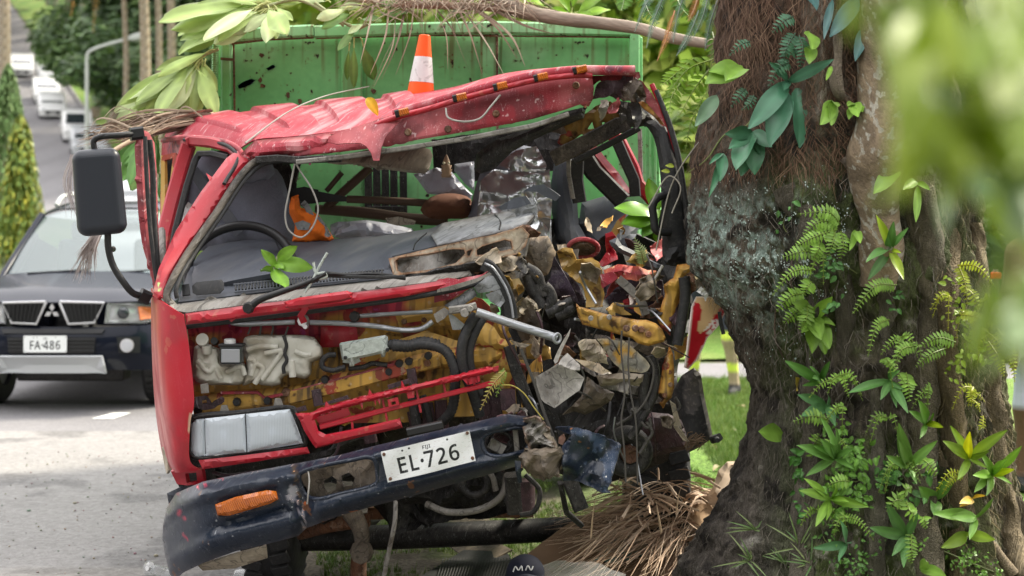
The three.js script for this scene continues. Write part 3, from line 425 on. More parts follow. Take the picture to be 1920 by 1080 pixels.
// columnar trees on the strip left of the road
function columnTree(label, x, d, y0, y1, wPx, sd, pal) {
  const b = W(x, 0, d); b.y = HILL(d); const top = W(x, y0, d).y - b.y, t = thing('columnar_tree', label, 'tree', b, 'columnar trees beside the road'); seed(sd);
  const wd = wPx / F * d / 2, pos = [], nor = [], col = [], v = new V3(), u = new V3();
  for (let i = 0; i < 13000; i++) { const s = Math.pow(R(), 0.8), a = R() * 6.28, bulk = Math.pow(1 - s, 0.55) * (0.8 + 0.4 * n3(a * 1.5, s * 9, sd, 3)), r = wd * bulk * Math.pow(R(), 0.3), p = new V3(Math.cos(a) * r, 0.1 + top * s * 0.98, Math.sin(a) * r), l = rr(0.06,0.15); u.set(Math.cos(a) + rr(-0.5,0.5), 0.5, Math.sin(a) + rr(-0.5,0.5)).normalize(); v.set(rr(-0.6,0.6), 0, rr(-0.6,0.6)).cross(u).normalize().multiplyScalar(l * 0.22); const q = [p, p.clone().add(v).add(new V3(u.x * l * 0.3,-l * 0.5, u.z * l * 0.3)), p.clone().add(new V3(u.x * l * 0.4,-l, u.z * l * 0.4)), p.clone().sub(v).add(new V3(u.x * l * 0.3,-l * 0.5, u.z * l * 0.3))], c = pal[(R() * pal.length) | 0], f = rr(0.7,1.3); for (const j of [0,1,2,0,2,3]) { pos.push(q[j].x, q[j].y, q[j].z); nor.push(u.x, u.y, u.z); col.push(c[0] * f, c[1] * f, c[2] * f); } }
  const g = new THREE.BufferGeometry(); g.setAttribute('position', new THREE.Float32BufferAttribute(pos, 3)); g.setAttribute('normal', new THREE.Float32BufferAttribute(nor, 3)); g.setAttribute('color', new THREE.Float32BufferAttribute(col, 3));
  part('trunk', tube([new V3(0,-0.2,0), new V3(0, top * 0.5,0), new V3(0, top * 0.93,0)],0.07, { scale: (s) => 1 - 0.8 * s }), M.stem, t, true); part('foliage', planar(g), M.leafFar, t, true);
}
columnTree('tall dark green columnar tree on the strip left of the road', 16,40,118,480,110,51,[[0.2,0.35,0.11],[0.25,0.4,0.14],[0.31,0.45,0.16]]);
columnTree('shorter columnar tree with yellow young leaves, in front of the tall one', 38,33,215,490,105,52,[[0.25,0.4,0.09],[0.4,0.5,0.08],[0.3,0.43,0.1],[0.6,0.56,0.06]]);
// palms: straight grey trunks, crowns above the picture
function palm(label, x, d, top, r, group) {
  const b = W(x, 0, d); b.y = HILL(d) + 0.5; const h = top, t = thing('palm_tree', label, 'palm tree', b, group); seed(x | 0);
  part('trunk', tube([new V3(0,-0.4,0), new V3(0.1, h * 0.5,0), new V3(-0.05, h, 0)], r, { m: 10, n: 30, scale: (s, i) => 1.15 - 0.35 * s + (i % 2 ? 0.02 : 0) }), M.stem, t, true);
  for (let i = 0; i < 11; i++) { const a = i / 11 * 6.28 + R(), c = Math.cos(a), s = Math.sin(a), L = rr(2.6,3.6), up = rr(-0.1,0.9), dry = i === 3; const pts = [new V3(0, h, 0), new V3(c * L * 0.4, h + up, s * L * 0.4), new V3(c * L * 0.8, h + up * 0.4 - 0.6, s * L * 0.8), new V3(c * L, h - 1.6 - (dry ? 1.5 : 0), s * L)]; part('frond', frond(pts, 0.75,22, { a: dry ? [0.5,0.26,0.05] : [0.07,0.12,0.03], w: 0.1, face: new V3(0,1,0), r: 0.02, droop: 0.8, lean: 0.5 }), M.leaf, t, true); }
}
const PG = 'palms on the verge beyond the street lamp';
palm('thick pale palm trunk right of the lamp head', 268,62,9.6,0.2, PG); palm('slim tan palm trunk just right of the thick pale palm', 294,66,10.6,0.13, PG); palm('thin palm trunk behind the lamp arm', 233,75,9,0.14, PG); palm('palm half hidden by the upper leafy branch', 318,70,11,0.18, PG); palm('lichen-pale palm trunk at the left picture edge', 4,60,12,0.22, PG);
// street lamp
{
  const d = 75, b = W(163,0, d); b.y = HILL(d); const t = thing('street_lamp', 'pale steel street lamp with one long raised arm above the parked cars', 'street lamp', b), top = W(163,100, d).y - b.y, ax = W(280,64, d).x - b.x, ay = W(280,64, d).y - b.y;
  part('pole', tube([new V3(0,0,0), new V3(0, top * 0.5,0), new V3(0, top - 0.3,0)],0.1, { scale: (s) => 1.15 - 0.3 * s }), M.lampMetal, t, true);
  part('arm', tube([new V3(0, top - 0.35,0), new V3(0.05, top, 0), new V3(0.4, top + 0.22,0), new V3(ax * 0.7, mix(top + 0.25, ay, 0.7), 0)],0.075), M.lampMetal, t, true);
  part('lamp_head', sweep([new V3(ax * 0.68, mix(top + 0.25, ay, 0.68), 0), new V3(ax * 0.8, mix(top + 0.28, ay, 0.8), 0), new V3(ax, ay, 0)], rrect(0.3,0.16,0.06), { up: new V3(0,0,1), scale: (s) => 0.75 + 0.4 * Math.sin(s * 2.6) }), M.lampMetal, t, true);
}
// ---------------------------------------------------------------- the crashed truck
const GB = W(790,0,7); GB.y = 0;
const truck = thing('truck', 'wrecked red cab truck with a green tray, its front crushed against the big tree', 'truck', GB);
const add = (name, geos, m, label, parent = truck) => tag(part(name, geos, m, parent), label);
const RUSTE = [0.35,0.2,0.14], GREYE = [0.6,0.58,0.56];
// -- roof with pressed ridges
add('roof', loft([
  [[306,262,7.4],[322,240,7.55],[440,213,7.55],[525,204,7.55],[625,195,7.5],[720,186,7.45],[780,176,7.4],[850,163,7.3],[950,137,7.1],[1070,125,7],[1185,124,7]],
  [[345,258,7.1],[374,242,7.2],[470,231,7.2],[550,221,7.2],[645,210,7.2],[735,200,7.15],[790,186,7.1],[860,170,7],[950,146,6.9],[1072,128,6.85],[1186,127,6.85]],
  [[442,282,6.74],[478,262,6.72],[540,256,6.7],[600,250,6.69],[670,238,6.68],[750,213,6.67],[800,197,6.66],[868,176,6.65],[950,152,6.64],[1075,131,6.63],[1188,130,6.62]],
],230,44, { t: 0.006, crease: 0.6, cr: 0.003, cf: 5, disp: (u, v) => { let q = 0; for (const [a, b] of [[0.1,0.19],[0.23,0.32],[0.36,0.45],[0.49,0.57]]) q += sst(a, a + 0.006, u) * sst(b, b - 0.006, u); return [0,0.019 * q * sst(0.86,0.79, v) * sst(0.02,0.08, v) + 0.03 * Math.sin(PI * clamp(v)) * sst(0,0.1, u) * sst(0.75,0.5, u), 0]; } }), M.pink);
const header = [[455,285,6.72],[478,264,6.7],[540,257,6.69],[600,251,6.68],[670,239,6.67],[750,214,6.66],[800,199,6.65],[868,178,6.64],[950,155,6.63],[1010,141,6.62],[1085,138,6.62],[1110,142,6.63],[1114,165,6.62],[1112,186,6.62],[1104,200,6.63],[1088,196,6.6],[1060,206,6.59],[1000,223,6.59],[950,233,6.58],[880,246,6.58],[800,259,6.58],[700,277,6.59],[640,285,6.6],[560,294,6.62],[520,291,6.64],[475,297,6.66]];
add('roof_front_panel', sheet(header, { t: 0.006, cr: 0.007, cf: 6, bulge: 0.02, bw: 40, edge: [0.6,0.5,0.5], ew: 4, L: 9 }), M.dull);
add('roof_front_panel', sheet([[452,288],[482,264],[545,258],[610,252],[640,252],[618,268],[608,282],[560,291],[520,289],[478,296]].map((p, i) => [p[0], p[1],6.66 - 0.004 * i]), { t: 0.004, cr: 0.006, bulge: 0.03, bw: 20, edge: RUSTE, ew: 3 }), M.pink);
add('torn_roof_flap', sheet([[614,266,6.52],[616,256,6.53],[640,245,6.55],[690,230,6.58],[735,216,6.6],[770,210,6.62],[756,222,6.6],[738,240,6.56],[724,256,6.53],[716,276,6.49],[712,300,6.47],[701,300,6.47],[697,286,6.48],[688,274,6.5],[676,267,6.5],[650,267,6.5],[630,269,6.51]], { t: 0.004, cr: 0.012, cf: 7, L: 7, edge: [0.9,0.85,0.85], ew: 3 }), M.dull, 'torn flap of pink roof metal hanging over the windscreen opening');
add('roof_bead', tube([[738,214,6.62],[800,196,6.6],[870,175,6.58],[945,155,6.57],[1010,140,6.56],[1085,132,6.56],[1140,132,6.56],[1190,132,6.57]],0.02, { n: 60 }), M.pink);
add('roof_bead', tube([[700,236,6.58],[740,221,6.57],[800,205,6.56],[870,184,6.55],[945,164,6.55],[1012,149,6.54],[1085,141,6.54],[1110,142,6.55]],0.012, { n: 50 }), M.red);
for (const [x, y] of [[752,211],[860,183],[936,162],[1012,145],[1085,131]]) { const b = add('marker_lamp', bar([[x - 11, y + 3,6.54],[x + 5, y - 1,6.54]],0.03,0.04), M.black); add('amber_lens', bar([[x - 4, y + 1,6.515],[x + 14, y - 3,6.52]],0.03,0.04, {}), M.amber, undefined, b); }
add('windscreen_trim', bar([[556,304,6.58],[640,295,6.56],[760,278,6.55],[880,259,6.55],[1000,236,6.55],[1066,214,6.57]],0.02,0.022), M.steel);
add('windscreen_trim', bar([[480,300,6.6],[520,297,6.6],[556,300,6.6],[640,297,6.58]],0.03,0.02), M.dark);
for (const [x, y] of [[840,242],[930,213],[1080,160],[765,248]]) add('bolt', bolt(x, y, 6.575,0.016), M.rust);
add('hanging_trim_wire', tube([[836,203,6.52],[840,220,6.5],[870,228,6.48],[900,222,6.49],[920,200,6.5],[938,178,6.52]],0.004), M.cord);
// crumpled right end of the roof
const kt = (l, d) => k(1020,130,4.32, l, d);
add('crumpled_panel', sheet(kt([[330,45],[700,40],[770,20],[780,60],[700,150],[600,180],[450,90],[400,130],[385,90]],6.75), { cr: 0.03, edge: RUSTE, jag: 3 }), M.dull);
add('crumpled_panel', sheet(kt([[385,255],[420,130],[480,85],[590,95],[640,60],[720,60],[700,180],[610,240],[520,235],[460,245]],6.7), { cr: 0.04, edge: [0.9,0.8,0.8], jag: 3, L: 8 }), M.maroon, 'crumpled dark purple end of the roof rail');
add('crumpled_panel', sheet(kt([[605,250],[640,140],[690,90],[750,60],[790,100],[830,200],[860,260],[820,280],[770,240],[690,260]],6.62), { cr: 0.05, cf: 12, edge: RUSTE, jag: 4, L: 7 }), M.brown);
add('door_frame', sheet(kt([[770,80],[800,100],[880,200],[950,310],[1000,430],[1010,470],[950,460],[900,390],[850,300],[810,230],[790,150]],6.64), { cr: 0.02, edge: [0.8,0.7,0.65], jag: 2 }), M.dull);
add('crumpled_panel', sheet(kt([[765,260],[800,250],[860,300],[900,360],[960,450],[930,450],[870,370],[800,310]],6.6), { cr: 0.03, edge: RUSTE }), M.rusty);
add('roof_rail', sheet(kt([[145,420],[260,400],[420,310],[530,260],[600,290],[640,380],[560,440],[420,500],[300,520],[140,640],[100,600],[150,500]],7.0), { cr: 0.03, jag: 3, edge: RUSTE, holes: [kt([[350,470],[385,420],[410,490],[370,530]]), kt([[465,425],[490,420],[490,440],[468,442]])] }), M.olive);
add('door_frame', sheet(kt([[530,290],[600,250],[690,260],[840,290],[920,380],[960,460],[880,470],[840,450],[770,470],[690,470],[640,380],[590,350]],6.75), { cr: 0.02, bulge: 0.03 }), M.dark);
add('door_frame', sheet([[1200,228,6.74],[1228,226,6.7],[1250,238,6.66],[1262,270,6.64],[1274,320,6.62],[1283,390,6.62],[1290,450,6.62],[1291,494,6.62],[1247,494,6.6],[1242,430,6.6],[1240,380,6.6],[1236,310,6.62],[1226,260,6.66],[1214,240,6.7]], { t: 0.03, bulge: 0.035, bw: 22, L: 9, smooth: 3, cr: 0.004 }), M.rubber);
add('door_frame', tube([[1230,170,6.66],[1256,236,6.62],[1273,300,6.6],[1285,380,6.6],[1293,450,6.6],[1294,496,6.6]],0.012), M.rubber);
add('door_frame', tube([[1222,158,6.67],[1246,215,6.64],[1266,280,6.63],[1280,360,6.63],[1288,420,6.64]],0.011), M.red);
add('mirror_bracket', [tube([[1252,364,6.58],[1232,372,6.55],[1224,385,6.54],[1226,410,6.54],[1230,432,6.54],[1256,436,6.57]],0.016), tube([[1248,372,6.57],[1240,410,6.56],[1236,450,6.56]],0.008)], M.black);
add('window_rail', bar(kt([[65,725],[330,600],[600,455],[700,440]],6.95), 0.07,0.03), M.trim);
add('window_rail', bar(kt([[250,745],[500,620],[770,475]],6.9), 0.028,0.028), M.rubber);
add('window_rail', bar(kt([[268,740],[262,900],[290,1080]],7.0), 0.06,0.03), M.rubber);
add('window_rail', bar(kt([[200,720],[200,850],[235,1050]],6.98), 0.02,0.02), M.steel);
add('window_rail', bar(kt([[285,650],[400,830],[520,950],[640,1070]],7.15), 0.08,0.05), M.rubber);
add('door_pillar', sheet(kt([[295,650],[390,590],[430,625],[500,720],[600,830],[700,980],[715,1030],[640,1040],[560,960],[480,860],[400,760]],7.25), { t: 0.05, bulge: 0.04, col: (x, y) => (segD(x, y, [1142,306],[1185,368]) < 9 && y > 318 ? [1,5,3] : [1,1,1]) }), M.red);
add('door_pillar', bar(kt([[530,500],[620,600],[720,800],[760,930],[880,1060]],7.3), 0.06,0.05), M.red);
add('window_seal', bar(kt([[580,560],[650,720],[730,900],[740,1030]],7.22), 0.05,0.03), M.rubber);
add('window_rail', bar(kt([[775,480],[785,900]],7.4), 0.02,0.02), M.steel);
// -- left corner: pillar, door, cab side
add('windscreen_pillar', sheet([[287,548,6.2],[297,505,6.24],[330,432,6.4],[375,362,6.52],[424,297,6.66],[446,280,6.7],[476,296,6.68],[452,322,6.63],[402,396,6.5],[352,468,6.36],[322,520,6.26],[309,562,6.19],[294,562,6.19]], { t: 0.03, bulge: 0.022, bw: 14, L: 8, col: (x, y) => (x < 300 && y < 545 && y > 515 && n3(x * 0.2, y * 0.12,2) > 0.45 ? [1.2,18,6] : [1,1,1]) }), M.red);
add('windscreen_seal', tube([[318,572,6.18],[312,555,6.19],[324,524,6.22],[354,472,6.33],[406,398,6.47],[456,324,6.6],[486,300,6.64],[540,294,6.64]],0.015, { n: 60 }), M.trim);
add('windscreen_seal', tube([[332,560,6.2],[330,545,6.2],[340,518,6.24],[366,474,6.35],[416,402,6.48],[462,334,6.6],[494,308,6.64],[545,300,6.64]],0.009, { n: 60 }), M.rubber);
const door = add('door_frame', [bar([[303,485,6.8],[308,440,6.85],[325,370,6.9],[345,300,6.95],[354,272,6.95]],0.06,0.05), bar([[352,268,6.93],[362,264,6.93],[400,268,6.85],[436,278,6.78],[450,292,6.73]],0.045,0.05)], M.red);
add('window_seal', [bar([[318,488,6.76],[330,430,6.8],[350,350,6.84],[366,300,6.86],[374,288,6.86],[400,288,6.82],[430,296,6.76]],0.025,0.03)], M.rubber, undefined, door);
add('roof_gutter', tube([[306,264,7.3],[345,258,7.0],[400,262,6.86],[436,272,6.74],[452,288,6.68],[448,306,6.66]],0.012), M.dull);
add('roof_gutter', tube([[345,262,6.98],[400,266,6.84],[432,277,6.72],[446,296,6.66],[420,345,6.54]],0.008), M.rubber);
add('cab_side', sheet([[304,262,7.45],[344,258,7.1],[352,272,7.05],[330,360,7.0],[312,420,7.0],[300,480,7.0],[300,400,7.45],[302,300,7.5]], { t: 0.02, bulge: 0.01 }), M.pink);
add('rear_corner', sheet([[302,292,7.05],[328,286,7.02],[333,296,7.0],[318,380,6.98],[308,420,6.98],[301,418,7.04]], { t: 0.015, holes: [[[309,300],[324,296],[321,320],[312,392],[309,392]]] }), M.yellow);
add('rear_window', sheet([[307,298],[327,294],[314,400],[307,400]].map((p) => [...p, 7.08]), { t: 0.004 }), M.rubber);
// driver's door stands open, seen along its edge
const od = add('door', sheet([[264,250,6.42],[269,244,6.42],[279,248,6.48],[290,268,6.55],[294,320,6.55],[296,400,6.52],[299,470,6.46],[300,515,6.4],[296,560,6.35],[290,548,6.36],[280,500,6.38],[271,410,6.4],[266,320,6.42]], { t: 0.03, bulge: 0.01, bw: 8, L: 8 }), M.dull, 'open driver door seen along its edge');
add('door_seal', [tube([[272,256,6.38],[275,330,6.37],[281,420,6.35],[290,500,6.34],[296,540,6.33]],0.009), tube([[280,262,6.41],[286,320,6.42],[288,400,6.4],[293,470,6.38],[297,520,6.36]],0.012)], M.rubber, undefined, od);
add('window_channel', bar([[302,432,6.6],[303,470,6.5],[306,498,6.4]],0.03,0.03), M.steel);
// corner panel below the pillar
add('corner_panel', loft([
  [[283,540,6.75],[286,553,6.34],[300,563,6.18],[322,577,6.14],[344,590,6.13]],
  [[284,640,6.8],[289,640,6.36],[303,642,6.16],[328,645,6.12],[354,648,6.12]],
  [[288,730,6.8],[296,735,6.36],[312,738,6.14],[338,742,6.1],[364,748,6.11]],
  [[294,790,6.8],[303,795,6.36],[320,797,6.13],[340,796,6.1],[357,794,6.11]],
  [[304,850,6.8],[313,856,6.36],[328,862,6.13],[342,862,6.11],[356,862,6.12]],
  [[314,876,6.8],[322,882,6.36],[336,886,6.14],[355,884,6.13],[378,881,6.14]],
],24,50, { t: 0.008, crease: 1.2, col: (u, v) => (u > 0.93 && v > 0.5 && v < 0.66 ? [1.3,22,8] : [1,1,1]) }), M.red);
add('inner_panel', sheet([[326,780,6.42],[396,776,6.4],[404,900,6.42],[396,935,6.42],[345,930,6.44],[322,880,6.46]], { t: 0.01, cr: 0.01 }), M.dark);
add('wheel_arch_panel', sheet([[303,838,6.45],[312,850,6.4],[316,882,6.36],[312,888,6.4],[306,862,6.5]], { t: 0.01 }), M.beige);
add('step_panel', sheet([[320,884,6.22],[378,880,6.16],[384,908,6.18],[350,910,6.2],[332,908,6.24]], { t: 0.02, holes: [[[347,888],[368,886],[370,904],[350,905]]] }), M.red);
add('step_panel', sheet([[313,925,6.3],[340,912,6.24],[380,908,6.24],[392,930,6.26],[350,955,6.3],[318,955,6.34]], { t: 0.02, bulge: 0.02, bw: 12 }), M.navy);
// -- windscreen sill and cowl
add('windscreen_sill', sheet([[302,560,6.18],[316,555,6.2],[332,570,6.22],[440,556,6.24],[600,538,6.25],[760,520,6.27],[880,506,6.3],[885,516,6.28],[840,524,6.2],[600,556,6.18],[440,574,6.17],[350,586,6.16],[318,580,6.16]], { t: 0.012, bulge: 0.012, bw: 8, L: 9 }), M.steel);
add('cowl_panel', sheet([[347,588,6.14],[450,574,6.14],[600,556,6.14],[760,536,6.16],[856,522,6.2],[846,538,6.19],[760,556,6.15],[600,578,6.13],[450,597,6.13],[349,609,6.13]], { t: 0.01, bulge: 0.012, bw: 10, L: 9, edge: [0.55,0.5,0.5], ew: 2 }), M.red);
add('cowl_seal', tube([[349,612,6.16],[450,600,6.16],[600,581,6.16],[760,559,6.17],[850,543,6.2],[900,530,6.25]],0.011), M.rubber);
add('pull_handle', [sheet([[533,566,6.09],[560,558,6.08],[650,545,6.08],[662,549,6.08],[660,560,6.08],[640,566,6.08],[545,580,6.08],[534,577,6.09]], { t: 0.02, bulge: 0.02, bw: 7, L: 6 }), bar([[566,560,6.1],[572,580,6.11],[564,592,6.12],[570,604,6.14]],0.025,0.01)], M.red);
add('torn_panel_end', sheet(k(820,400,4.5,[[-10,560],[60,540],[190,548],[330,530],[430,500],[360,560],[200,600],[20,640],[-20,610]],6.2), { cr: 0.025, edge: [1,0.95,0.95], jag: 3, L: 6 }), M.pink);
// -- front bulkhead behind the missing grille panel
add('bulkhead', sheet([[350,606,6.42],[560,582,6.42],[850,540,6.42],[905,560,6.4],[945,600,6.4],[968,650,6.4],[980,720,6.4],[985,772,6.4],[560,800,6.42],[364,800,6.42]], { t: 0.01, cr: 0.02, cf: 5, bulge: 0, col: (x, y) => { const q = sst(-0.05,0.12, n3(x * 0.018, y * 0.03,4,7) * 0.55 + (x - 640) * 0.0011 + (y - 640) * 0.004 - 0.12); return mix3([0.75,0.11,0.9],[1,1,1], q); } }), M.rusty, 'bulkhead with red overspray wearing through to yellow');
add('bulkhead_plate', sheet([[602,610,6.38],[640,605,6.38],[668,612,6.38],[672,640,6.38],[640,650,6.38],[600,652,6.38]], { t: 0.01, bulge: 0.01 }), M.red);
add('bulkhead_plate', sheet([[740,588,6.36],[850,570,6.36],[890,580,6.36],[900,605,6.36],[820,612,6.36],[750,618,6.36]], { t: 0.02, bulge: 0.02, holes: [[[752,607],[790,602],[791,610],[754,615]]] }), M.yellow);
add('bulkhead_plate', sheet([[705,648,6.34],[800,620,6.34],[860,640,6.32],[930,632,6.3],[960,640,6.28],[972,672,6.26],[960,700,6.28],[880,690,6.3],[820,690,6.32],[720,690,6.34]], { t: 0.03, cr: 0.015, bulge: 0.02 }), M.yellow, 'creased yellow panel beside the hoses');
const kf = (l, d) => k(320,540,3.176, l, d);
const beam = add('crossbeam', [sheet(kf([[140,650],[380,608],[700,588],[1000,508],[1340,428],[1600,365],[1900,330],[2010,400],[1900,470],[1590,480],[1420,512],[1200,572],[900,642],[640,702],[250,770],[150,772]],6.27), { t: 0.06, cr: 0.006, bulge: 0.015, bw: 12, edge: [0.5,0.35,0.3], ew: 3 })], M.rusty);
add('crossbeam_lip', bar(kf([[300,625],[520,622],[560,655],[690,628],[1000,545],[1330,455]],6.245), 0.012,0.012), M.dull, undefined, beam);
add('crossbeam_flange', bar(kf([[700,655],[1000,585],[1300,505],[1600,430]],6.25), 0.05,0.03), M.rusty, undefined, beam);
for (const [x, y] of [[395,678],[578,668],[690,622],[920,545],[1300,497],[1362,450],[1420,438],[1535,405],[1530,445],[165,722]]) { const p = kf([[x, y]])[0]; add('bolt', bolt(p[0], p[1],6.25,0.018,0.02), R() < 0.3 ? M.rust : M.black, undefined, beam); }
add('latch', sheet(kf([[150,650],[210,640],[240,690],[300,650],[320,680],[260,720],[200,730],[150,700]],6.2), { t: 0.02, cr: 0.02, jag: 2, holes: [kf([[190,670],[215,665],[220,690],[195,695]])] }), M.maroon);
for (const [x, y] of [[320,720],[640,680]]) add('headlight_bracket', sheet(kf([[x - 30, y + 30],[x - 18, y - 22],[x + 14, y - 22],[x + 32, y + 28]],6.17), { t: 0.01, bulge: 0.004 }), M.steel);
for (const [x, y] of [[875,650],[1440,525]]) add('grille_bracket', bar(kf([[x - 10, y - 45],[x + 6, y + 50]],6.2), 0.035,0.02), M.maroon);
add('bracket', bar(kf([[200,570],[205,625]],6.16), 0.03,0.012), M.steel);
// washer tank, reservoir, cover box, rods, hoses
const kT = { t: 0.03, bulge: 0.07, bw: 9, L: 5.5, cr: 0.012, cf: 14, smooth: 3, crease: 0.9, edge: [0.55,0.5,0.42], ew: 3 };
const tank = add('washer_tank', [sheet(kf([[140,355],[165,338],[205,342],[285,362],[298,440],[312,455],[438,446],[450,480],[446,560],[310,580],[150,560],[130,450]],6.27), kT), sheet(kf([[440,300],[480,282],[680,280],[850,290],[882,330],[905,362],[903,418],[842,442],[838,510],[800,540],[700,520],[662,545],[655,574],[545,580],[500,560],[432,580],[452,450],[436,380]],6.27), { ...kT, sd: 4 })], M.milky, 'milky plastic washer tank with moulded ribs');
for (const c of [[[455,370],[520,350],[640,350]],[[560,390],[660,375],[600,470],[545,545]],[[740,375],[800,400],[840,395]],[[160,430],[230,500],[260,470],[300,540]],[[330,500],[420,470],[440,520]],[[480,470],[520,455],[550,480],[500,570]],[[460,420],[500,440],[480,520]]]) add('moulded_rib', tube(kf(c, 6.195), 0.011, { n: 16 }), M.milky, undefined, tank);
add('tank_strap', tube(kf([[672,282],[690,340],[680,390],[692,430],[672,470],[676,510]],6.19), 0.007), M.rubber, undefined, tank);
const cyl = (x, y, d, r, h, tilt = 0.25) => { const g = new THREE.CylinderGeometry(r, r, h, 20); g.rotateX(tilt); const p = W(x, y, d); g.translate(p.x, p.y, p.z); return planar(g.toNonIndexed()); };
{ const p = kf([[190,310]])[0]; add('filler_cap', cyl(p[0], p[1],6.2,0.024,0.02,1.2), M.milky, undefined, tank); const q = kf([[262,318]])[0]; add('filler_cap', cyl(q[0], q[1],6.2,0.014,0.025,1.3), M.black, undefined, tank); const s = kf([[215,365]])[0]; add('filler_neck', cyl(s[0], s[1],6.2,0.02,0.03,0.2), M.milky, undefined, tank); }
{ const c = W(435,664,6.17), rv = add('brake_reservoir', box(0.088,0.075,0.06, c.x, c.y, c.z, 0.012), M.darkGlass, 'dark fluid reservoir with a white cap'); add('reservoir_rim', box(0.095,0.012,0.066, c.x, c.y + 0.035, c.z, 0.004), M.black, undefined, rv); add('reservoir_cap', cyl(431,641,6.17,0.022,0.02,0.1), M.white, undefined, rv); add('relief_window', box(0.07,0.05,0.004, c.x, c.y - 0.004, c.z + 0.031,0.002), M.tubeM, undefined, rv); }
add('washer_pump', [tube(kf([[722,430],[726,530]],6.16), 0.013, { n: 4 })], M.milky, undefined, tank);
const cov = add('relay_cover', sheet(kf([[1004,335],[1014,325],[1275,280],[1292,290],[1308,368],[1280,385],[1276,410],[1255,412],[1250,392],[1095,425],[1092,465],[1066,468],[1060,432],[1022,430]],6.2), { t: 0.05, bulge: 0.02, bw: 5, L: 6 }), M.paleGrey, 'pale grey-green plastic relay cover');
for (const [x, y] of [[1040,415],[1290,368]]) { const p = kf([[x, y]])[0]; add('bolt', bolt(p[0], p[1],6.18,0.008), M.black, undefined, cov); }
add('wiper_linkage', [tube(kf([[360,205],[420,215],[560,210],[740,203]],6.24), 0.01), tube(kf([[830,205],[1000,210],[1200,225],[1400,252],[1500,240],[1560,200]],6.22), 0.01)], M.tubeM);
add('wiper_linkage', [tube(kf([[1085,170],[1300,155],[1560,140]],6.24), 0.008)], M.tubeM);
{ const pv = kf([[790,195],[1095,170]]); add('wiper_motor_joint', [bolt(pv[0][0], pv[0][1],6.2,0.025,0.03), bolt(pv[0][0] + 5, pv[0][1] + 10,6.19,0.012,0.03)], M.chrome); add('wiper_motor_joint', bolt(pv[1][0], pv[1][1],6.22,0.022,0.02), M.black); }
const ring = (n) => ({ n, scale: (s, i) => (i % 2 ? 1 : 0.86) });
add('hose', tube([[730,646,6.2],[760,648,6.18],[800,646,6.17],[835,658,6.16],[852,690,6.15],[853,730,6.16],[846,770,6.18],[820,800,6.22]],0.021, ring(90)), M.rubber, 'ribbed black hose bending down past the grille');
add('hose', tube(kf([[985,398],[940,400],[905,430],[905,470],[960,490],[1040,470]],6.2), 0.011, ring(50)), M.rubber);
add('hose', [tube([[892,590,6.17],[876,618,6.15],[866,650,6.14],[868,690,6.15],[884,730,6.17],[900,780,6.2]],0.02), tube([[906,595,6.19],[892,620,6.17],[880,655,6.16],[884,700,6.17],[900,740,6.19]],0.018)], M.rubber);
add('hose', tube(kf([[1320,340],[1420,345],[1500,325],[1600,345]],6.18), 0.025, ring(30)), M.rubber);
for (const [x, y] of [[1390,200],[1510,190]]) { const p = kf([[x, y]])[0]; add('bolt', bolt(p[0], p[1],6.35,0.012), M.rust); }
add('wiring', [[[480,215],[470,250],[460,275]],[[540,215],[535,250],[530,280]],[[700,230],[690,260],[680,290]],[[600,190],[610,240],[600,280]]].map((c) => tube(kf(c, 6.25), 0.004)), M.wire);
add('hose', [tube(kf([[1290,460],[1200,450],[1150,470],[1060,480]],6.23), 0.01), tube(kf([[1440,640],[1450,720],[1470,830],[1500,900]],6.3), 0.02), tube(kf([[1500,640],[1530,730],[1560,850]],6.3), 0.014)], M.dark);
// -- headlight
const HL = [[357,795,6.16],[366,783,6.14],[450,774,6.12],[542,765,6.13],[553,770,6.13],[562,795,6.13],[572,826,6.14],[568,834,6.14],[470,846,6.12],[366,857,6.14],[358,846,6.16]];
const hl = add('headlight', [sheet(HL.map((p) => [p[0], p[1], p[2] + 0.07]), { t: 0.01, smooth: 0 }), tube(HL.map((p) => [p[0], p[1], p[2] - 0.005]), 0.004, { closed: true, n: 80 })], M.dark, 'cloudy rectangular headlight with a ribbed lens');
add('reflector', [[[372,789],[458,777],[462,846],[374,853]],[[462,777],[545,769],[566,830],[466,846]]].map((q) => sheet(q.map((p) => [...p, 6.2]), { t: 0.003, bulge: -0.1, bw: 34, L: 6 })), flat('silvered_reflector', 0.85,0.87,0.9,0.4, { metalness: 0.25 }), undefined, hl);
{ const m = flat('ribbed_lens', 0.86,0.91,0.96,0.14, { transmission: 0.62, thickness: 0, clearcoat: 0.8, clearcoatRoughness: 0.15 }); const n = 256, b = new Uint8Array(n * n * 4); for (let y = 0; y < n; y++) for (let x = 0; x < n; x++) b.fill(127 + 127 * Math.sin(x / n * 2 * PI * 16), (y * n + x) * 4, (y * n + x) * 4 + 4); m.bumpMap = tex(b, n, false, 1 / 0.09); m.bumpScale = 0.0007;
  add('lens', sheet([[384,785,6.12],[459,776,6.11],[462,848,6.11],[386,855,6.12]], { t: 0.003, bulge: 0.012, bw: 12, L: 7 }), m, undefined, hl); add('lens', sheet([[461,776,6.11],[543,767,6.12],[568,831,6.13],[464,848,6.11]], { t: 0.003, bulge: 0.014, bw: 14, L: 7 }), m, undefined, hl);
  add('lens', sheet([[359,795,6.15],[368,786,6.14],[383,785,6.13],[385,855,6.13],[367,856,6.14],[359,846,6.15]], { t: 0.003, bulge: 0.01, bw: 8, L: 7 }), m, undefined, hl); }
add('bulb', [bolt(420,812,6.17,0.022,0.03), bolt(512,806,6.17,0.024,0.03)], M.chrome, undefined, hl);
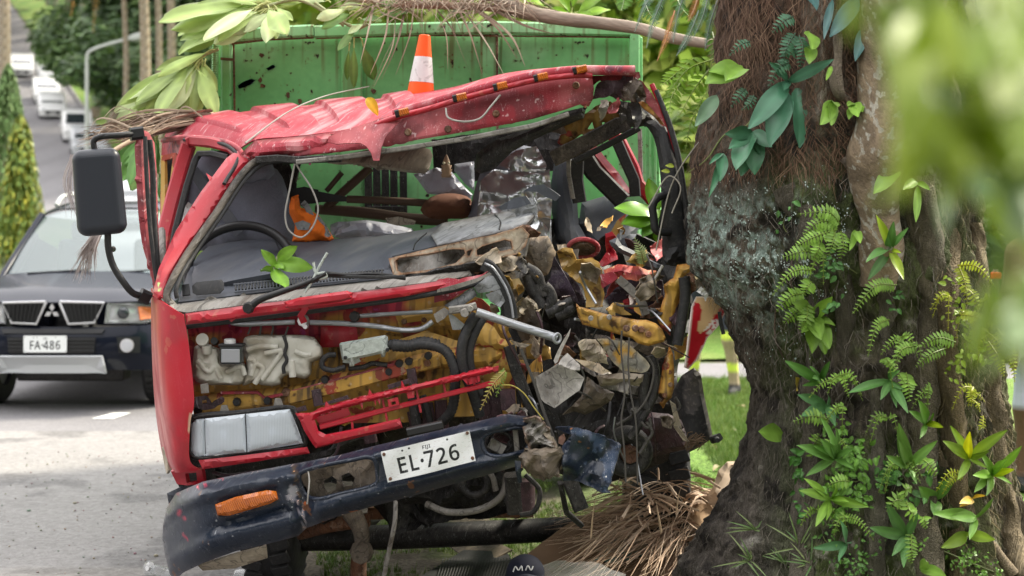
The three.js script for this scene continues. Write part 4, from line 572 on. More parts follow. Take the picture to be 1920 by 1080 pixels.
add('headlight_surround', sheet([[372,863,6.12],[470,852,6.11],[576,838,6.12],[581,850,6.12],[470,867,6.11],[380,880,6.12]], { t: 0.03, bulge: 0.008, bw: 6 }), M.red);
add('headlight_gasket', tube(HL.map((p) => [p[0] + (p[0] < 460 ? -1.5 : 1.5), p[1] + (p[1] < 810 ? -2 : 2), p[2] + 0.02]), 0.007, { closed: true, n: 80 }), M.rubber);
// -- grille
const gr = add('grille', sheet(kf([[742,745],[830,742],[1000,690],[1300,612],[1588,545],[1900,475],[1955,465],[1950,492],[1590,580],[1300,645],[1050,705],[890,752],[858,785],[880,850],[925,872],[1100,838],[1365,776],[1382,832],[1120,890],[866,954],[845,930],[795,850],[770,790]],6.1), { t: 0.025, bulge: 0.012, bw: 7, L: 7 }), M.red, 'broken red grille frame');
add('slat', bar(kf([[890,828],[1300,720],[1588,648],[1900,570],[1960,560]],6.12), 0.02,0.022), M.red, undefined, gr);
add('slat', sheet(kf([[860,775],[1055,712],[1072,756],[895,822]],6.14), { t: 0.008 }), M.red, undefined, gr);
for (const c of [[[1262,660],[1290,790]],[[1075,760],[1085,840]],[[1462,600],[1490,740]],[[1620,540],[1640,640]],[[1800,500],[1810,600]]]) add('strut', bar(kf(c, 6.12), 0.009,0.014), M.red, undefined, gr);
add('catch', sheet(kf([[1290,665],[1352,650],[1362,695],[1300,712]],6.1), { t: 0.01, holes: [kf([[1312,680],[1338,673],[1342,692],[1316,698]])] }), M.red, undefined, gr);
for (const c of [[[740,720],[800,700],[810,730],[745,740]],[[900,690],[1050,640],[1060,660],[915,700]],[[1290,580],[1420,540],[1425,565],[1300,605]]]) add('grille_clip', sheet(kf(c, 6.13), { t: 0.02 }), M.maroon, undefined, gr);
add('radiator', [sheet([[560,800,6.6],[980,690,6.6],[990,800,6.6],[980,870,6.6],[590,900,6.6],[400,905,6.6]], { t: 0.05, cr: 0.03 })], M.dark);
for (const [x, y0, y1] of [[775,770,800],[800,755,800],[826,750,830],[905,720,790],[925,715,780],[690,800,830]]) add('radiator_support', bar([[x, y0,6.4],[x + 6, y1,6.4]],0.05,0.03), M.maroon);
add('underside_frame', [sheet([[392,872,6.5],[560,850,6.5],[700,820,6.5],[720,880,6.5],[560,910,6.5],[400,930,6.5]], { t: 0.03, cr: 0.05 })], M.dark);
add('wiring', [tube([[400,886,6.3],[430,892,6.25],[470,886,6.25],[530,878,6.28]],0.008), tube([[640,800,6.3],[630,850,6.3],[600,870,6.3]],0.006)], M.maroon);
// -- bumper
const bTop = (x) => { const P = [[305,985],[312,952],[330,924],[380,903],[470,884],[560,868],[640,852],[760,822],[850,800],[955,776],[990,782],[1040,800]]; let i = 0; while (i < P.length - 2 && x > P[i + 1][0]) i++; return mix(P[i][1], P[i + 1][1], clamp((x - P[i][0]) / (P[i + 1][0] - P[i][0]))); };
const bBot = (x) => { const P = [[305,1010],[320,1082],[340,1074],[380,1056],[440,1034],[560,1005],[575,990],[640,966],[800,922],[975,872],[1010,850]]; let i = 0; while (i < P.length - 2 && x > P[i + 1][0]) i++; return mix(P[i][1], P[i + 1][1], clamp((x - P[i][0]) / (P[i + 1][0] - P[i][0]))); };
const bD = (x, y) => { const v = clamp((y - bTop(x)) / (bBot(x) - bTop(x)), -0.1,1.1), wrap = x < 400 ? Math.pow((400 - x) / 95,2) * 0.3 : 0, prof = 0.07 * sst(0.16,0, v) + 0.015 * sst(0.2,0.3, v) * sst(0.8,0.62, v) + 0.06 * Math.pow(clamp((v - 0.72) / 0.28), 2), kink = 0.035 * Math.exp(-Math.pow((x - 568) / 16,2)) - 0.02 * sst(570,600, x), grv = x < 540 && x > 380 ? 0.02 * sst(0.52,0.58, v) * sst(0.7,0.6, v) * sst(380,430, x) : 0; return 5.97 + wrap + prof + kink + grv + 0.0001 * (x - 560) * (x > 560 ? 1 : 0) + (x > 930 ? 0.05 * sst(930,1010, x) : 0); };
const FOG = [[563,888],[600,874],[660,862],[690,857],[702,862],[708,888],[707,905],[696,912],[640,926],[596,936],[574,928],[562,905]], FOG2 = [[905,822],[916,812],[950,804],[978,802],[990,812],[988,842],[970,850],[930,856],[912,850],[904,836]];
const bump = add('bumper', sheet([[306,985],[312,953],[330,924],[380,903],[470,884],[560,868],[640,852],[760,822],[850,800],[955,776],[985,780],[1008,796],[1000,840],[975,872],[900,894],[800,922],[640,966],[575,990],[558,1006],[500,1020],[440,1034],[380,1056],[345,1073],[330,1084],[319,1078],[310,1040],[305,1010]], { d: bD, t: 0.006, L: 8, holes: [FOG, FOG2,[[404,944],[440,930],[500,916],[518,918],[522,936],[510,944],[430,968],[410,968]]], crease: 0.8, edge: [3.2,2.1,1.6], ew: 3, cr: 0.004, cf: 7, col: (x, y) => { const red = (x < 352 && x > 325 && y > 955 && y < 1010 && n3(x * 0.22, y * 0.13,3) > 0.72) || (y < bTop(x) + 9 && x < 420 && n3(x * 0.2, y * 0.2,9) > 0.66); if (red) return [26,1.3,1.6]; if (Math.hypot((x - 548) / 9, (y - 925) / 16) < 1) return [14,10,7]; if (segD(x, y, [560,940],[572,990]) < 5 && n3(x * 0.3, y * 0.15,5) > 0.4) return [18,11,7]; if (segD(x, y, [550,880],[566,940]) < 7 && n3(x * 0.2, y * 0.2,6) > 0.5) return [5,2.4,1]; return [1,1,1]; } }), M.navy, 'bent dark navy bumper hanging low at its left end');
for (const H of [FOG, FOG2]) add('opening_lip', tube(H.map(([x, y]) => [x, y, bD(x, y) + 0.004]), 0.009, { closed: true, n: 70 }), M.navy, undefined, bump);
const ind = add('indicator', sheet([[400,944,5.99],[440,928,5.985],[502,914,5.985],[521,918,5.985],[526,938,5.985],[512,948,5.985],[428,972,5.99],[406,970,5.99]], { t: 0.03 }), M.rubber, 'amber indicator set in the bumper', bump);
add('amber_lens', sheet([[403,946,5.975],[440,932,5.965],[500,919,5.965],[518,921,5.965],[522,936,5.965],[508,944,5.965],[430,967,5.97],[408,966,5.975]], { t: 0.01, bulge: 0.014, bw: 8, L: 6 }), M.amber, undefined, bump);
add('fog_lamp_bracket', [sheet([[556,880,6.12],[700,850,6.1],[715,900,6.1],[590,942,6.12]], { t: 0.006, cr: 0.02, holes: [[[606,900],[622,892],[632,900],[628,918],[614,922],[606,912]],[[640,892],[655,886],[666,896],[660,910],[645,912]]] })], M.brown, undefined, bump);
add('fog_lamp_bracket', [sheet([[898,815,6.14],[992,796,6.12],[996,850,6.12],[910,862,6.14]], { t: 0.006, cr: 0.015 }), tube([[920,815,6.09],[948,812,6.08],[962,830,6.08],[948,846,6.08],[922,842,6.09],[914,828,6.09]],0.008, { closed: true })], M.dark, undefined, bump);
add('inner_bracket', [bar([[918,830,6.06],[945,845,6.06]],0.04,0.02), bar([[966,806,6.05],[970,850,6.06]],0.02,0.02)], M.steel, undefined, bump);
add('plate_holder', bar([[764,810,5.94],[830,796,5.94]],0.03,0.05), M.black, undefined, bump);
const plate = part('number_plate', plateGeo([W(714,847,5.925), W(880,807,5.925), W(892,864,5.93), W(727,905,5.93)],16,0.011), plateMat('front_plate_print', 'EL\u00b7726'), truck); tag(plate, 'white number plate reading EL 726 with FIJI above');
for (const [x, y] of [[720,852],[876,812],[732,898],[886,859]]) add('bolt', bolt(x, y, 5.922,0.007,0.006), M.rust, undefined, plate);
add('loose_wire', tube([[577,878,5.99],[580,900,5.97],[578,925,5.96],[576,945,5.97]],0.003), M.cord);
add('lower_valance', sheet([[372,1062,6.12],[440,1040,6.1],[500,1024,6.1],[502,1046,6.14],[440,1066,6.16],[380,1070,6.16]], { t: 0.01, bulge: 0.01 }), M.beige);
// crushed right end of the bumper
const kq = (l, d) => k(840,740,3.177, l, d);
add('crushed_bumper_end', sheet(kq([[430,120],[480,105],[560,150],[610,195],[650,300],[600,330],[540,345],[490,310],[470,240],[440,190]],6.02), { t: 0.008, cr: 0.07, cf: 16, jag: 4, L: 6, edge: [0.6,0.4,0.3] }), M.steel, 'crushed metal knot at the right end of the bumper');
add('crushed_bumper_end', sheet(kq([[430,370],[500,325],[600,305],[665,312],[682,420],[680,495],[600,510],[530,525],[470,470],[440,430]],6.02), { t: 0.008, cr: 0.06, cf: 12, jag: 4, L: 6, bulge: 0.06, bw: 30 }), M.brown);
add('torn_bumper_end', sheet(kq([[630,190,6.1],[720,178,6.04],[850,220,6.02],[1022,296,6.08],[1006,390,6.08],[962,558,6.06],[980,572,6.06],[940,578,6.05],[860,540,6.02],[780,512,6.02],[680,495,6.05],[672,400,6.02],[668,300,6.04],[720,232,6.04]]), { t: 0.006, cr: 0.05, cf: 6, jag: 3, L: 7, edge: [3,2.4,2], ew: 2, col: (x, y) => { const n = fb3(x * 0.035, y * 0.035,3,4,3); return n > 0.54 ? [5,4.6,4.2] : [1,1,1]; } }), M.navy, 'torn scraped end of the navy bumper');
add('torn_bumper_end', sheet(kq([[395,390],[432,395],[442,515],[420,520],[404,450]],5.98), { t: 0.01, cr: 0.02, edge: GREYE }), M.navy);
add('crumpled_panel', sheet(kq([[520,150],[590,200],[650,300],[640,310],[590,260],[545,200]],5.98), { cr: 0.03, jag: 3, L: 5 }), M.beige);
add('loose_bracket', sheet(kq([[660,250],[690,232],[700,260],[680,290],[655,280]],5.98), { cr: 0.03 }), M.rust);
// -- crushed centre (polygons read in close-ups of the photograph)
const k1 = (l, d) => k(820,400,4.5, l, d), k2 = (l, d) => k(1060,420,4.5, l, d), k3 = (l, d) => k(940,620,3.857, l, d);
add('inner_wall', sheet([[960,420,7.1],[1100,400,7.3],[1250,470,7.2],[1290,560,7.0],[1280,700,7.0],[1250,860,7.0],[1150,900,7.0],[1000,870,7.0],[960,780,7.0],[940,600,6.9]], { t: 0.02, cr: 0.12, cf: 4, L: 14 }), M.dark, 'dark crushed inside of the cab and engine bay');
add('crumpled_panel', sheet(k1([[690,240],[780,200],[930,188],[958,240],[1000,330],[970,430],[930,520],[860,545],[800,480],[745,400],[715,300]],6.5), { cr: 0.012, cf: 5, bulge: 0.04, edge: [3,2.8,2.5], ew: 3, jag: 2 }), M.brown);
add('crumpled_panel', sheet(k2([[-70,250],[0,200],[60,215],[95,300],[230,288],[290,335],[305,480],[335,640],[330,705],[190,692],[180,600],[140,520],[40,430],[-30,380]],6.55), { cr: 0.035, cf: 8, jag: 3, L: 7, edge: [1.6,1.5,1.3] }), M.olive, 'crumpled yellow cab panel torn along its edge');
add('torn_lining', sheet(k1([[1000,370],[1080,520],[1140,640],[1210,780],[1130,745],[1000,710],[940,640],[880,615],[960,560]],6.5), { cr: 0.05, cf: 6, L: 8 }), M.purple, 'torn dark purple lining');
add('torn_lining', sheet(k2([[-80,320],[0,420],[80,480],[140,560],[190,690],[120,690],[20,600],[-40,500]],6.7), { cr: 0.05, cf: 6 }), M.purple);
seed(900);
for (const c of [[[740,450],[830,520],[880,620],[900,700]],[[900,620],[950,660],[960,740],[920,800]],[[830,600],[850,720],[880,800]],[[920,840],[1020,800],[1100,760],[1140,740]],[[1000,870],[1080,830],[1150,780]],[[760,520],[800,640],[840,720]]]) add('torn_insulation', tube(k1(c, 6.36), 0.024, { n: 30, m: 10, scale: (s) => 0.75 + 0.35 * n3(s * 3, c[0][0],1) }), M.dark);
add('crumpled_panel', sheet(k1([[560,520],[650,470],[730,500],[760,600],[720,720],[650,780],[590,700]],6.42), { cr: 0.03, cf: 10, bulge: 0.03, L: 6 }), M.steel);
add('crumpled_panel', sheet(k1([[690,760],[760,680],[820,740],[835,835],[760,810],[700,800]],6.33), { cr: 0.05, cf: 12, jag: 4, L: 6 }), M.beige);
add('crumpled_panel', sheet(k1([[620,800],[680,790],[700,860],[650,900],[615,870]],6.3), { cr: 0.03, jag: 4, L: 5 }), M.beige);
add('crumpled_panel', sheet(k1([[640,880],[740,800],[850,830],[880,900],[860,1080],[700,1080],[650,980]],6.5), { cr: 0.04, cf: 6 }), M.brown);
add('torn_sticker', sheet(k1([[545,530],[652,500],[664,545],[565,575]],6.37), { t: 0.002, cr: 0.02, L: 5 }), M.beige);
{ const c = document.createElement('canvas'); c.width = 256; c.height = 128; const x = c.getContext('2d'); x.fillStyle = '#d8bb86'; x.fillRect(0,0,256,128); x.fillStyle = '#2b2622'; x.font = 'bold 50px sans-serif'; x.fillText('UTS', 10,44); const t = new THREE.CanvasTexture(c); t.colorSpace = THREE.SRGBColorSpace; const m = new THREE.MeshStandardMaterial({ map: t, roughness: 0.6, vertexColors: true, side: THREE.DoubleSide }); m.name = 'sticker_print'; tag(part('torn_sticker', plateGeo(pw(k1([[570,560],[690,548],[735,632],[600,640]]), 6.35), 6,0.01), m, truck), 'torn pale sticker with the letters UTS'); }
add('crushed_dash_end', sheet(k1([[480,440],[560,390],[640,360],[700,380],[750,400],[740,430],[620,470],[530,495]],6.4), { cr: 0.05, cf: 14, jag: 4, L: 5 }), M.steel);
add('crushed_dash_end', sheet(k1([[500,420],[600,400],[680,410],[640,440],[560,460]],6.34), { cr: 0.04, cf: 14, jag: 4, L: 5 }), M.pink);
const arc = [[380,430],[440,460],[510,550],[570,660],[605,770],[622,890]];
add('windscreen_seal', bar(k1(arc, 6.25), 0.055,0.03, { straight: false, n: 30 }), M.rubber, 'bent black windscreen seal');
add('seal_bead', [tube(k1(arc.map(([a, b]) => [a + 18, b - 8]), 6.22), 0.005)], M.tubeM);
add('crumpled_panel', sheet(k1([[60,775],[290,628],[310,640],[335,690],[200,790],[110,800]],6.2), { cr: 0.01, t: 0.006, edge: [0.2,0.2,0.2], ew: 3 }), M.silver);
add('crumpled_panel', sheet(k1([[315,620],[430,530],[470,540],[525,640],[480,660],[340,670]],6.24), { cr: 0.03, t: 0.005, jag: 2 }), M.silver);
add('crumpled_panel', sheet(k1([[400,690],[520,645],[560,745],[520,795],[440,750]],6.24), { cr: 0.03, t: 0.005 }), M.silver);
add('crumpled_panel', sheet(k1([[90,830],[150,870],[232,940],[200,985],[130,985]],6.14), { cr: 0.008, t: 0.006 }), M.silver, 'bent blue-grey metal fin');
add('crumpled_panel', sheet(k1([[-30,850],[60,792],[115,830],[60,890],[0,925]],6.16), { cr: 0.015 }), M.steel);
add('crumpled_panel', sheet(k1([[300,950],[420,930],[480,970],[530,1050],[600,1090],[590,1160],[450,1150],[300,1090]],6.26), { cr: 0.025, cf: 7, bulge: 0.02 }), M.yellow);
add('crumpled_panel', sheet(k1([[440,760],[500,780],[520,830],[470,860],[440,820]],6.3), { cr: 0.03, jag: 3, L: 5 }), M.beige);
add('crumpled_panel', sheet(k1([[500,930],[560,870],[610,900],[590,980],[530,1010]],6.28), { cr: 0.04, jag: 3, L: 5 }), M.rusty);
add('steel_rod', tube(k1([[330,832],[600,922],[1010,1055]],6.1), 0.0165, { n: 20, m: 12 }), M.tubeM, 'loose grey steel rod pointing out of the wreck');
{ const p = k1([[1010,1055]])[0]; const g = new THREE.TorusGeometry(0.017,0.006,8,18); const q = W(p[0], p[1],6.09); g.rotateY(0.7); g.translate(q.x, q.y, q.z); add('rod_end', planar(g.toNonIndexed()), M.tubeM); }
add('clamp', [bolt(872,586,6.13,0.02,0.04), bolt(882,578,6.13,0.014,0.04), bar(k1([[100,820],[260,800],[330,780]],6.13), 0.03,0.03)], M.steel);
add('metal_strip', sheet(k1([[0,640],[180,590],[340,545],[440,500],[460,515],[330,580],[150,640],[0,665]],6.18), { t: 0.006, cr: 0.008 }), M.steel);
add('metal_strip', sheet(k1([[-20,680],[130,640],[300,620],[240,650],[120,720],[-20,750]],6.25), { t: 0.006, cr: 0.012 }), M.dull);
// right side
const br = add('crushed_bracket', sheet(k2([[90,698],[150,704],[330,758],[600,812],[680,810],[760,840],[815,890],[845,960],[830,990],[690,1026],[600,1005],[560,968],[400,925],[250,880],[140,850],[105,780]],6.12), { t: 0.02, cr: 0.022, cf: 9, bulge: 0.018, bw: 9, L: 5, edge: [0.5,0.35,0.3], ew: 3, col: (x, y) => mix3([1,1,1],[0.22,0.16,0.15], sst(1.1,0.3, Math.hypot((x - 1212) / 26, (y - 624) / 16)) * (0.4 + 0.6 * n3(x * 0.2, y * 0.2,2))) }), M.rusty, 'yellow steel bracket bent across the crushed corner');
for (const [x, y] of [[215,795],[370,785],[515,880],[590,880],[640,890],[700,930]]) { const p = k2([[x, y]])[0]; add('bolt', bolt(p[0], p[1],6.095, x > 500 ? 0.014 : 0.011,0.016), x > 500 ? M.rust : M.steel, undefined, br); }
add('crushed_pillar', sheet(k2([[820,505],[900,450],[925,340],[1050,325],[1082,390],[1010,430],[965,560],[950,680],[915,800],[870,922],[800,865],[775,800],[822,660],[840,580]],6.48), { t: 0.02, cr: 0.03, cf: 7, bulge: 0.03, bw: 14, jag: 2, L: 7, edge: [0.6,0.4,0.3] }), M.rusty, 'yellow door pillar bent outwards with peeling paint');
add('door_seal', [tube(k2([[1000,450],[1012,600],[985,800],[945,1020]],6.42), 0.022, { n: 30 }), tube(k2([[1025,440],[1035,580],[1020,700]],6.43), 0.012)], M.rubber);
add('crushed_pillar', sheet(k2([[1020,390],[1070,370],[1100,470],[1080,560],[1050,600],[1030,500]],6.46), { cr: 0.04, cf: 12, jag: 4, L: 5 }), M.rust);
const BEI = k2([[1075,660],[1110,610],[1300,615],[1312,700],[1235,810],[1190,870],[1135,930],[1105,880],[1130,800],[1150,690],[1110,660]]);
add('torn_red_panel', sheet([...k2([[1065,690,6.4],[1100,612,6.42],[1200,610,6.42],[1305,618,6.42],[1345,640,6.44],[1368,700,6.44],[1350,740,6.43],[1290,850,6.42],[1195,960,6.42]]), [1318,652,6.42],[1305,676,6.42],[1290,692,6.42],[1284,690,6.4],[1290,640,6.38],[1294,600,6.38]], { t: 0.008, cr: 0.01, cf: 5, L: 5, edge: [0.75,0.7,0.65], ew: 2, col: (x, y) => { if (inPoly(x + 2 * (n3(x * 0.2, y * 0.2,2) - 0.5), y, BEI)) return [0.62,0.41,0.22]; if ((segD(x, y, [1323,628],[1346,602]) < 2 || segD(x, y, [1322,617],[1340,599]) < 2.2) && n3(x, y, 4) > 0.2) return [0.7,0.66,0.64]; return [0.42,0.012,0.022]; } }), flat('peeling_red_paint', 1,1,1,0.3, { clearcoat: 0.4, clearcoatRoughness: 0.2 }), 'torn red panel with its paint peeled to beige primer');
add('crumpled_panel', sheet(k2([[1095,480],[1130,460],[1180,540],[1250,570],[1235,610],[1180,600],[1110,560]],6.44), { cr: 0.03, cf: 12, jag: 4, L: 5 }), M.beige);
add('crumpled_panel', sheet(k2([[1100,560],[1140,515],[1165,540],[1195,610],[1180,650],[1160,610]],6.38), { cr: 0.03, cf: 14, jag: 3, L: 5 }), M.white);
add('dangling_strip', bar(k2([[1300,740],[1310,830],[1335,930]],6.38), 0.015,0.006), M.rubber);
add('pillar_foot', sheet(k2([[815,338],[870,200],[950,190],[980,265],[940,275],[922,348]],6.56), { t: 0.03, bulge: 0.02, bw: 10, cr: 0.006 }), M.rubber);
add('crushed_door', sheet(k2([[330,390],[450,345],[620,350],[780,395],[770,440],[600,462],[440,460],[340,420]],6.62), { cr: 0.04, cf: 10, jag: 3, bulge: 0.04, edge: [2,3,1.5] }), M.dull);
add('crushed_door', sheet(k2([[330,70],[380,50],[450,120],[420,200],[460,260],[430,320],[330,350],[290,330],[350,220]],6.68), { cr: 0.05, cf: 10, jag: 4 }), M.red);
add('bent_trim', sheet(k2([[370,140],[440,110],[480,180],[620,250],[800,340],[810,390],[760,390],[600,310],[450,240],[385,180]],6.58), { t: 0.02, cr: 0.012, bulge: 0.025, bw: 10 }), M.dash);
add('bent_trim', sheet(k2([[465,45],[500,60],[480,90],[475,140],[462,135]],6.56), { t: 0.004, cr: 0.02 }), M.silver);
add('bent_trim', bar(k2([[445,462],[560,560],[640,655],[680,765]],6.5), 0.035,0.008, { straight: false }), M.steel);
add('crushed_panel', sheet(k2([[330,530],[450,470],[600,465],[800,480],[810,640],[780,790],[600,760],[400,730]],6.85), { cr: 0.06, cf: 6 }), M.purple);
add('crushed_panel', sheet(k2([[480,640],[640,560],[690,560],[660,640],[560,720],[490,700]],6.75), { cr: 0.04 }), M.red);
add('crumpled_panel', sheet(k2([[300,420],[400,400],[440,450],[360,500],[310,540]],6.56), { cr: 0.03, jag: 3 }), M.pink);
add('yellow_tab', sheet(k2([[395,690],[420,660],[490,665],[492,720],[560,770],[470,770],[390,740]],6.3), { cr: 0.02, bulge: 0.01 }), M.yellow);
add('loose_wire', tube(k2([[822,348],[770,440],[700,530],[600,590]],6.45), 0.006), M.cord);
add('wooden_piece', sheet(k2([[380,80],[440,-30],[520,-90],[490,20],[430,110]],6.75), { cr: 0.02 }), M.olive);
add('spare_disc', [sheet(Array.from({ length: 18 }, (_, i) => { const a = i / 18 * 6.283, p = k2([[150,205]])[0]; return [p[0] + 27 * Math.cos(a), p[1] + 17 * Math.sin(a), 6.8 + 0.04 * Math.sin(a)]; }), { t: 0.02, bulge: 0.03, bw: 14 })], M.brown);
add('spare_disc_rim', tube(Array.from({ length: 14 }, (_, i) => { const a = i / 14 * 6.283, p = k2([[150,205]])[0]; return [p[0] + 28 * Math.cos(a), p[1] + 17 * Math.sin(a), 6.79 + 0.04 * Math.sin(a)]; }), 0.01, { closed: true, n: 40, col: () => [1,1,1] }), M.dull);
// crumples under the bracket
add('crumpled_panel', sheet(k3([[560,60],[620,40],[690,60],[720,130],[760,245],[700,225],[640,210],[590,150]],6.25), { cr: 0.05, cf: 12, jag: 4, L: 6, edge: [2,2,2] }), M.beige);
add('crumpled_panel', sheet(k3([[690,60],[900,75],[1040,190],[1072,240],[1050,280],[1010,302],[860,292],[800,220],[740,130]],6.22), { cr: 0.03, cf: 8, jag: 2, edge: [1.6,1.5,1.2], col: (x, y) => (n3(x * 0.05, y * 0.05,3) > 0.66 ? [2.0,1.2,0.25] : [1,1,1]) }), M.steel);
add('crumpled_panel', sheet(k3([[545,185],[640,212],[720,250],[800,302],[740,312],[650,290],[600,240]],6.18), { cr: 0.04, cf: 9, jag: 3, edge: [1.5,1.4,1.3] }), M.beige);
add('crumpled_panel', sheet(k3([[690,330],[850,312],[1020,308],[1010,400],[860,400],[715,405]],6.3), { cr: 0.03, cf: 8, bulge: 0.05 }), M.beige);
add('crumpled_panel', sheet(k3([[700,400],[860,405],[1005,405],[992,470],[850,445],[740,430]],6.34), { cr: 0.04, cf: 8 }), M.steel);
add('crumpled_panel', sheet(k3([[650,30],[800,60],[900,70],[1100,100],[1180,60],[1190,150],[1100,200],[1000,150],[850,100],[700,80]],6.4), { cr: 0.05, cf: 9 }), M.brown);
add('folded_plate', [sheet(k3([[250,335,6.2],[410,238,6.12],[520,282,6.12],[600,342,6.14],[565,430,6.12],[385,562,6.14],[310,520,6.16],[270,475,6.18]]), { cr: 0.008, t: 0.006, edge: [1.5,1.5,1.5], ew: 2 }), sheet(k3([[410,236,6.13],[430,205,6.15],[480,155,6.2],[572,240,6.18],[566,280,6.14],[510,280,6.12]]), { cr: 0.012, t: 0.006, edge: [2,2,2], ew: 2, jag: 2 })], M.steel, 'grey plate folded in two in the middle of the wreck');
add('bent_panel', sheet(k3([[440,600,6.3],[530,510,6.28],[570,470,6.26],[620,330,6.3],[690,390,6.34],[815,452,6.38],[790,505,6.36],[700,560,6.34],[600,600,6.32],[520,575,6.3]]), { cr: 0.02, cf: 5, t: 0.006, bulge: 0.05, bw: 20 }), M.brown);
add('bent_panel', sheet(k3([[380,210],[400,160],[450,60],[500,-20],[490,30],[440,140],[410,220],[390,235]],6.15), { cr: 0.012, t: 0.006, edge: [1.6,1.6,1.6], ew: 2 }), M.steel);
add('bent_panel', sheet(k3([[60,70],[130,85],[205,95],[170,118],[100,110]],6.2), { cr: 0.02 }), M.beige);
add('bent_panel', sheet(k3([[220,300],[280,300],[270,340],[240,400],[225,370]],6.24), { cr: 0.01 }), M.beige);
add('bent_panel', sheet(k3([[300,500],[340,560],[398,640],[340,665],[300,590]],6.18), { cr: 0.01 }), M.dark);
add('side_strut', bar(k3([[55,110],[110,300],[200,520],[260,640]],6.24), 0.045,0.03), M.dark);
add('side_strut', sheet(k3([[90,200],[165,280],[170,400],[270,640],[230,650],[150,560],[90,400]],6.3), { cr: 0.03, cf: 8, t: 0.01 }), M.rust);
add('side_strut', bar(k3([[140,130],[240,380],[310,600],[400,830]],6.12), 0.012,0.012), M.wire);
add('front_box', sheet(k3([[-10,430],[100,425],[108,590],[0,575]],6.24), { t: 0.05 }), M.maroon);
add('front_box', sheet(k3([[105,430],[140,470],[145,600],[112,590]],6.26), { t: 0.04 }), M.dark);
const kp = add('lower_pillar', sheet(k3([[1160,240],[1190,170],[1212,112],[1240,170],[1246,400],[1230,480],[1190,515],[1165,560],[1138,520],[1160,488],[1128,445],[1150,330]],6.3), { t: 0.012, cr: 0.012, bulge: 0.03, bw: 12, L: 6, edge: [0.5,0.3,0.2], jag: 1 }), M.rusty, 'rusty yellow lower pillar ending in a point');
for (const [x, y] of [[1180,465],[1220,390],[1190,250],[1215,300]]) { const p = k3([[x, y]])[0]; add('bolt', bolt(p[0], p[1],6.27,0.011), M.rust, undefined, kp); }
add('yellow_inner_panel', sheet(k3([[1240,110],[1300,60],[1350,30],[1330,140],[1310,190],[1250,210]],6.5), { cr: 0.02 }), M.yellow);
add('body_panel', sheet(k3([[1250,60],[1320,-60],[1350,-200],[1300,-300],[1270,-150],[1240,0]],6.6), { cr: 0.02 }), M.dark);
add('hose', [tube(k3([[1080,180],[1110,300],[1070,470],[1000,640]],6.32), 0.02), tube(k3([[1120,320],[1110,450],[1060,560],[960,740],[930,780]],6.3), 0.016), tube(k3([[1050,300],[1030,400],[1030,520],[1050,560]],6.3), 0.02)], M.dark);
add('crumpled_panel', sheet(k3([[1010,400],[1060,300],[1110,290],[1120,400],[1080,500],[1020,540]],6.4), { cr: 0.05, cf: 10 }), M.dark);
add('crumpled_panel', sheet(k3([[900,420],[1000,400],[1010,560],[930,620],[905,560]],6.5), { cr: 0.05, cf: 8 }), M.dark);
add('loose_wire', [tube(k3([[872,0],[866,140],[885,320],[890,480],[868,640],[888,850],[900,1100]],6.05), 0.0036), tube(k3([[925,50],[918,250],[935,450],[970,640],[980,820],[985,1110]],6.05), 0.0034), tube(k3([[1060,190],[1100,265],[1080,420],[1035,520],[970,600]],6.15), 0.004)], M.wire, 'thin wires hanging down the crushed corner');
add('loose_wire', [tube(k3([[0,392],[80,398],[160,450],[240,560],[305,645]],6.0), 0.0022)], flat('yellow_green_stalk', 0.36,0.3,0.07,0.7));
add('loose_wire', [tube(k3([[1260,480],[1290,550],[1270,580]],6.4), 0.005), tube(k3([[1000,890],[1060,790],[1090,740],[1050,660]],6.25), 0.007), tube(k3([[1010,660],[1050,700],[1080,690],[1070,630]],6.25), 0.006), tube(k3([[1000,740],[1050,790],[1040,830],[1000,890]],6.25), 0.007), tube([[560,300,6.8],[700,270,6.8]],0.001)], M.wire);
// wheel-arch: inner panel, mudguard, hub ring
add('inner_arch_panel', sheet(k3([[995,610],[1080,588],[1200,600],[1290,640],[1340,760],[1345,860],[1200,900],[1065,942],[1010,880],[985,760]],6.55), { t: 0.01, cr: 0.03, cf: 6, bulge: 0.05, bw: 24 }), M.maroon);
add('mudguard', sheet(k3([[1250,420,6.7],[1300,325,6.68],[1388,265,6.66],[1410,290,6.66],[1438,312,6.66],[1470,480,6.66],[1508,660,6.66],[1530,775,6.68],[1440,840,6.64],[1345,885,6.62],[1300,720,6.66],[1260,560,6.7]]), { t: 0.012, cr: 0.01, bulge: 0.03, bw: 24, L: 8, edge: [3,2.6,2.2], ew: 2, col: (x, y) => { const n = fb3(x * 0.03, y * 0.02,2,4,9); return n > 0.5 ? [3.6,3.3,3.2] : [1,1,1]; } }), M.rubber, 'scuffed black plastic mudguard');
add('mudguard_bolt', [bolt(1342,822,6.62,0.014,0.06), bar([[1336,824,6.64],[1349,820,6.6]],0.03,0.03)], M.rubber);
add('torn_strip', sheet(k3([[1215,500],[1260,530],[1310,720],[1355,800],[1320,800],[1250,700],[1240,600]],6.42), { t: 0.004, cr: 0.01, edge: [2,1.8,1.5], ew: 2 }), M.steel);
add('torn_strip', sheet(k3([[1245,690],[1275,690],[1358,800],[1345,806],[1300,760]],6.38), { t: 0.004, cr: 0.01 }), M.beige);
add('torn_insulation', sheet(k3([[1140,620],[1200,610],[1240,660],[1220,710],[1160,680]],6.42), { cr: 0.05, cf: 16, jag: 4, L: 5 }), M.beige);
